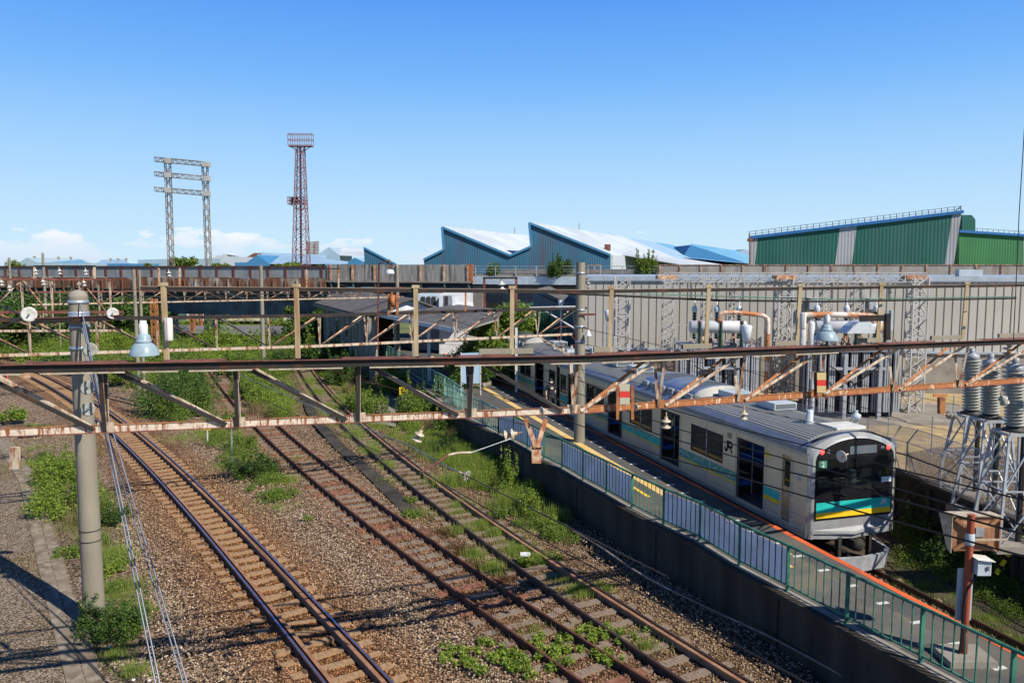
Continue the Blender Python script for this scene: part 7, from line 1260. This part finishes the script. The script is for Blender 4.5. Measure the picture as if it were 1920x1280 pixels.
sc([(1745, 1010, 1.0, 1.1, 'darkl', 7000, .05, 'dark bush in the shade below the retaining wall right of the train'), (1790, 1060, .9, .9, 'darkl', 6000, .05, 'dark bush in the shade below the brown monitor hood'), (1890, 1085, .6, 1.0, 'mid', 3500, .05, 'green climbing bush at the yellow mesh frame'), (1700, 1010, .5, .5, 'mid', 2500, .04, 'small green bush right behind the plough skirt'), (1830, 1000, .9, .9, 'darkl', 5000, .05, 'dark bush between the monitor hood and the retaining wall')])

# continuous undergrowth masses
def inpoly(p, poly):
    c = False; n = len(poly)
    for i in range(n):
        a, b = poly[i], poly[i-1]
        if (a[1] > p[1]) != (b[1] > p[1]) and p[0] < (b[0]-a[0])*(p[1]-a[1])/(b[1]-a[1])+a[0]: c = not c
    return c
def thicket(name, poly, nb, r, h, n, size, m, z=0.):
    W = [atz(u, v, z) for u, v in poly]; P2 = [(q.x, q.y) for q in W]; xs = [q[0] for q in P2]; ys = [q[1] for q in P2]; bl = []; tries = 0
    while len(bl) < nb and tries < 20000:
        tries += 1; p = (random.uniform(min(xs), max(xs)), random.uniform(min(ys), max(ys)))
        if inpoly(p, P2): k = random.uniform(.5, 1.2); bl.append((p[0], p[1], h*k*.35+z, r*k, r*k, h*k*.62))
    v, f = leaves(n, bl, size); return props(rawmesh(name, v, f, GL[m]), kind='stuff')
thicket('undergrowth', [(-60, 628), (300, 622), (400, 640), (395, 700), (300, 735), (232, 722), (150, 692), (60, 672), (-60, 662)], 130, 1.1, 1.5, 67200, 0.061, 'mid')
thicket('undergrowth', [(-60, 634), (280, 628), (390, 650), (380, 690), (300, 715), (240, 705), (150, 680), (-60, 658)], 90, 1.0, 2.0, 41600, 0.065, 'bright')
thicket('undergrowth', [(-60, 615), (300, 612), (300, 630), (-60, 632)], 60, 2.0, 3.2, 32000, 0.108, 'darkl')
thicket('undergrowth', [(290, 705), (365, 695), (392, 740), (400, 785), (330, 800), (285, 770), (262, 735)], 70, .75, 1.5, 41600, 0.043, 'mid')
thicket('undergrowth', [(300, 730), (370, 720), (390, 770), (340, 790)], 26, .9, 2.3, 24000, 0.043, 'darkl')
thicket('undergrowth', [(425, 695), (530, 695), (552, 760), (560, 790), (510, 790), (465, 765)], 60, .6, 1.2, 35200, 0.040, 'bright')
thicket('undergrowth', [(430, 690), (540, 690), (545, 735), (480, 740)], 30, .8, 1.7, 19200, 0.050, 'mid')
thicket('undergrowth', [(345, 650), (470, 650), (500, 690), (430, 690), (390, 690)], 40, 1.0, .9, 19200, 0.072, 'bright')
thicket('undergrowth', [(470, 645), (560, 640), (556, 680), (500, 690)], 40, 1.2, 1.8, 22400, 0.072, 'mid')
thicket('undergrowth', [(395, 800), (500, 850), (545, 930), (480, 940), (430, 880), (385, 830)], 60, .32, .35, 25600, 0.025, 'mid')
thicket('undergrowth', [(600, 700), (660, 690), (740, 760), (800, 800), (860, 840), (900, 880), (850, 850), (740, 830), (680, 800), (640, 770)], 80, .45, .5, 35200, 0.032, 'bright')
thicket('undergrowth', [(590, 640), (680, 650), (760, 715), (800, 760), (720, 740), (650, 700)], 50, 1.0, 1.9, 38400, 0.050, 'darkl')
thicket('undergrowth', [(780, 800), (850, 800), (960, 880), (1010, 960), (960, 950), (880, 905), (800, 850)], 70, .45, .55, 41600, 0.025, 'bright')
thicket('undergrowth', [(60, 860), (130, 850), (200, 930), (240, 1060), (270, 1180), (230, 1200), (190, 1090), (150, 1000), (90, 960)], 70, .35, .4, 38400, 0.025, 'mid')
thicket('undergrowth', [(1690, 1010), (1800, 1040), (1920, 1110), (1930, 1170), (1800, 1110), (1690, 1060)], 60, .4, .3, 25600, 0.025, 'mid')
thicket('undergrowth', [(960, 950), (1050, 985), (1090, 1020), (1020, 1010), (960, 980)], 24, .3, .3, 11200, 0.022, 'mid')
thicket('undergrowth', [(330, 585), (700, 585), (700, 612), (330, 610)], 60, 2.2, 1.3, 14400, 0.144, 'bright')

# loose stones lying on the ballast, and a pale slab by the yellow sign
def stones(name, n, x0, x1, y0, y1):
    c = np.stack([rng.uniform(x0, x1, n), y0+(y1-y0)*rng.random(n)**1.5, np.zeros(n)], 1); c[:, 2] = bumps(c[:, 0], c[:, 1])+.012
    o_ = np.array([(1,0,0),(0,1,0),(-1,0,0),(0,-1,0),(0,0,.8),(0,0,-.8)], float); sz = rng.uniform(.018, .036, (n, 1, 1)); v = o_[None]*(1+rng.normal(size=(n, 6, 3))*.22)*sz
    a = rng.random(n)*6.28; cs, sn = np.cos(a)[:, None], np.sin(a)[:, None]; v = np.stack([v[:, :, 0]*cs-v[:, :, 1]*sn, v[:, :, 0]*sn+v[:, :, 1]*cs, v[:, :, 2]], 2)+c[:, None, :]
    f0 = np.array([(0,1,4),(1,2,4),(2,3,4),(3,0,4),(1,0,5),(2,1,5),(3,2,5),(0,3,5)]); f = (f0[None]+np.arange(n)[:, None, None]*6).reshape(-1, 3); m = bpy.data.materials.new('stone'); m.use_nodes = True; t = m.node_tree; b = t.nodes['Principled BSDF']; g = N(t, 'ShaderNodeNewGeometry')
    r = ramp(t, [(0, (.10, .055, .03)), (.4, (.24, .16, .10)), (.8, (.385, .285, .19)), (1, (.56, .48, .38))], g.outputs['Random Per Island'])
    at_ = N(t, 'ShaderNodeAttribute'); at_.attribute_name = 'stain'; m9 = N(t, 'ShaderNodeMix', data_type='RGBA', blend_type='MULTIPLY'); t.links.new(at_.outputs['Alpha'], m9.inputs[0]); t.links.new(r.outputs[0], m9.inputs[6]); t.links.new(at_.outputs['Color'], m9.inputs[7]); t.links.new(m9.outputs[2], b.inputs['Base Color']); b.inputs['Roughness'].default_value = .9
    o = rawmesh(name, v.reshape(-1, 3), f, m); cl_ = np.repeat(stain(c[:, :2]), 6, axis=0).astype(np.float32); ca = o.data.color_attributes.new('stain', 'FLOAT_COLOR', 'POINT'); ca.data.foreach_set('color', cl_.ravel()); return props(o, kind='stuff')
stones('loose_ballast', 75000, -14.5, 6.2, 12, 38)
quadstrip('concrete_slab', [(686, 792), (742, 800), (752, 745), (706, 738)], .02, 'conc', kind='structure')

patch('scattered_weeds', [(520, 950, 1.6, 1.2, 500), (470, 860, 1.8, 1.8, 900), (430, 820, 2.0, 2.4, 1200), (560, 860, 1.2, 1.4, 350), (700, 830, 1.4, 1.8, 900), (730, 900, 1.5, 1.5, 500), (860, 960, 1.4, 1.2, 900), (960, 1020, 1.2, 1.0, 900), (1060, 1090, 1.0, .8, 500), (1180, 1190, .9, .7, 350), (780, 960, .7, .8, 500), (180, 1000, 1.4, 1.6, 900), (220, 1120, .8, .9, 900), (60, 840, 2, 2, 500), (1000, 1180, 1.2, .8, 350), (340, 820, 2.2, 1.6, 900), (620, 780, 1.2, 2.2, 1400), (900, 900, 1.6, 1.0, 1800), (1020, 990, 1.0, .6, 700)], 1, .16, .006, 'grass', 1.0)
patch('scattered_dry_stalks', [(470, 880, 1.4, 1.6, 250), (150, 1000, 1.2, 1.6, 400), (230, 1100, .7, .9, 300), (860, 860, 1.4, 1.2, 500), (700, 800, 1.2, 1.6, 300), (1000, 960, .8, .6, 250), (1760, 1060, 1.2, .8, 300), (1720, 850, 3, 1.5, 500), (1500, 800, 3, 1.0, 300)], 1, .32, .004, 'tan', .9)

for i, (a, b, ya, yb2, l) in enumerate((((-20, 500), (250, 548), 34, 30, 'from the upper left edge to the first cream post'), ((120, 640), (0, 560), 20, 26, 'slack, between the foreground pole and the yellow container'), ((210, 530), (420, 660), 30, 24, 'slanting down past the bell floodlight'), ((640, 620), (1010, 655), 30, 24, 'in front of the station pillars'), ((560, 640), (900, 760), 30, 18, 'over the platform ramp fence'), ((1280, 690), (1900, 830), 26, 16, 'low over the substation yard'), ((1310, 640), (1800, 760), 30, 20, 'across the transformers'))):
    wire([aty(*a, ya), aty(*b, yb2)], 'thin dark sagging wire '+l, .006, 'wirem', sag=.12)
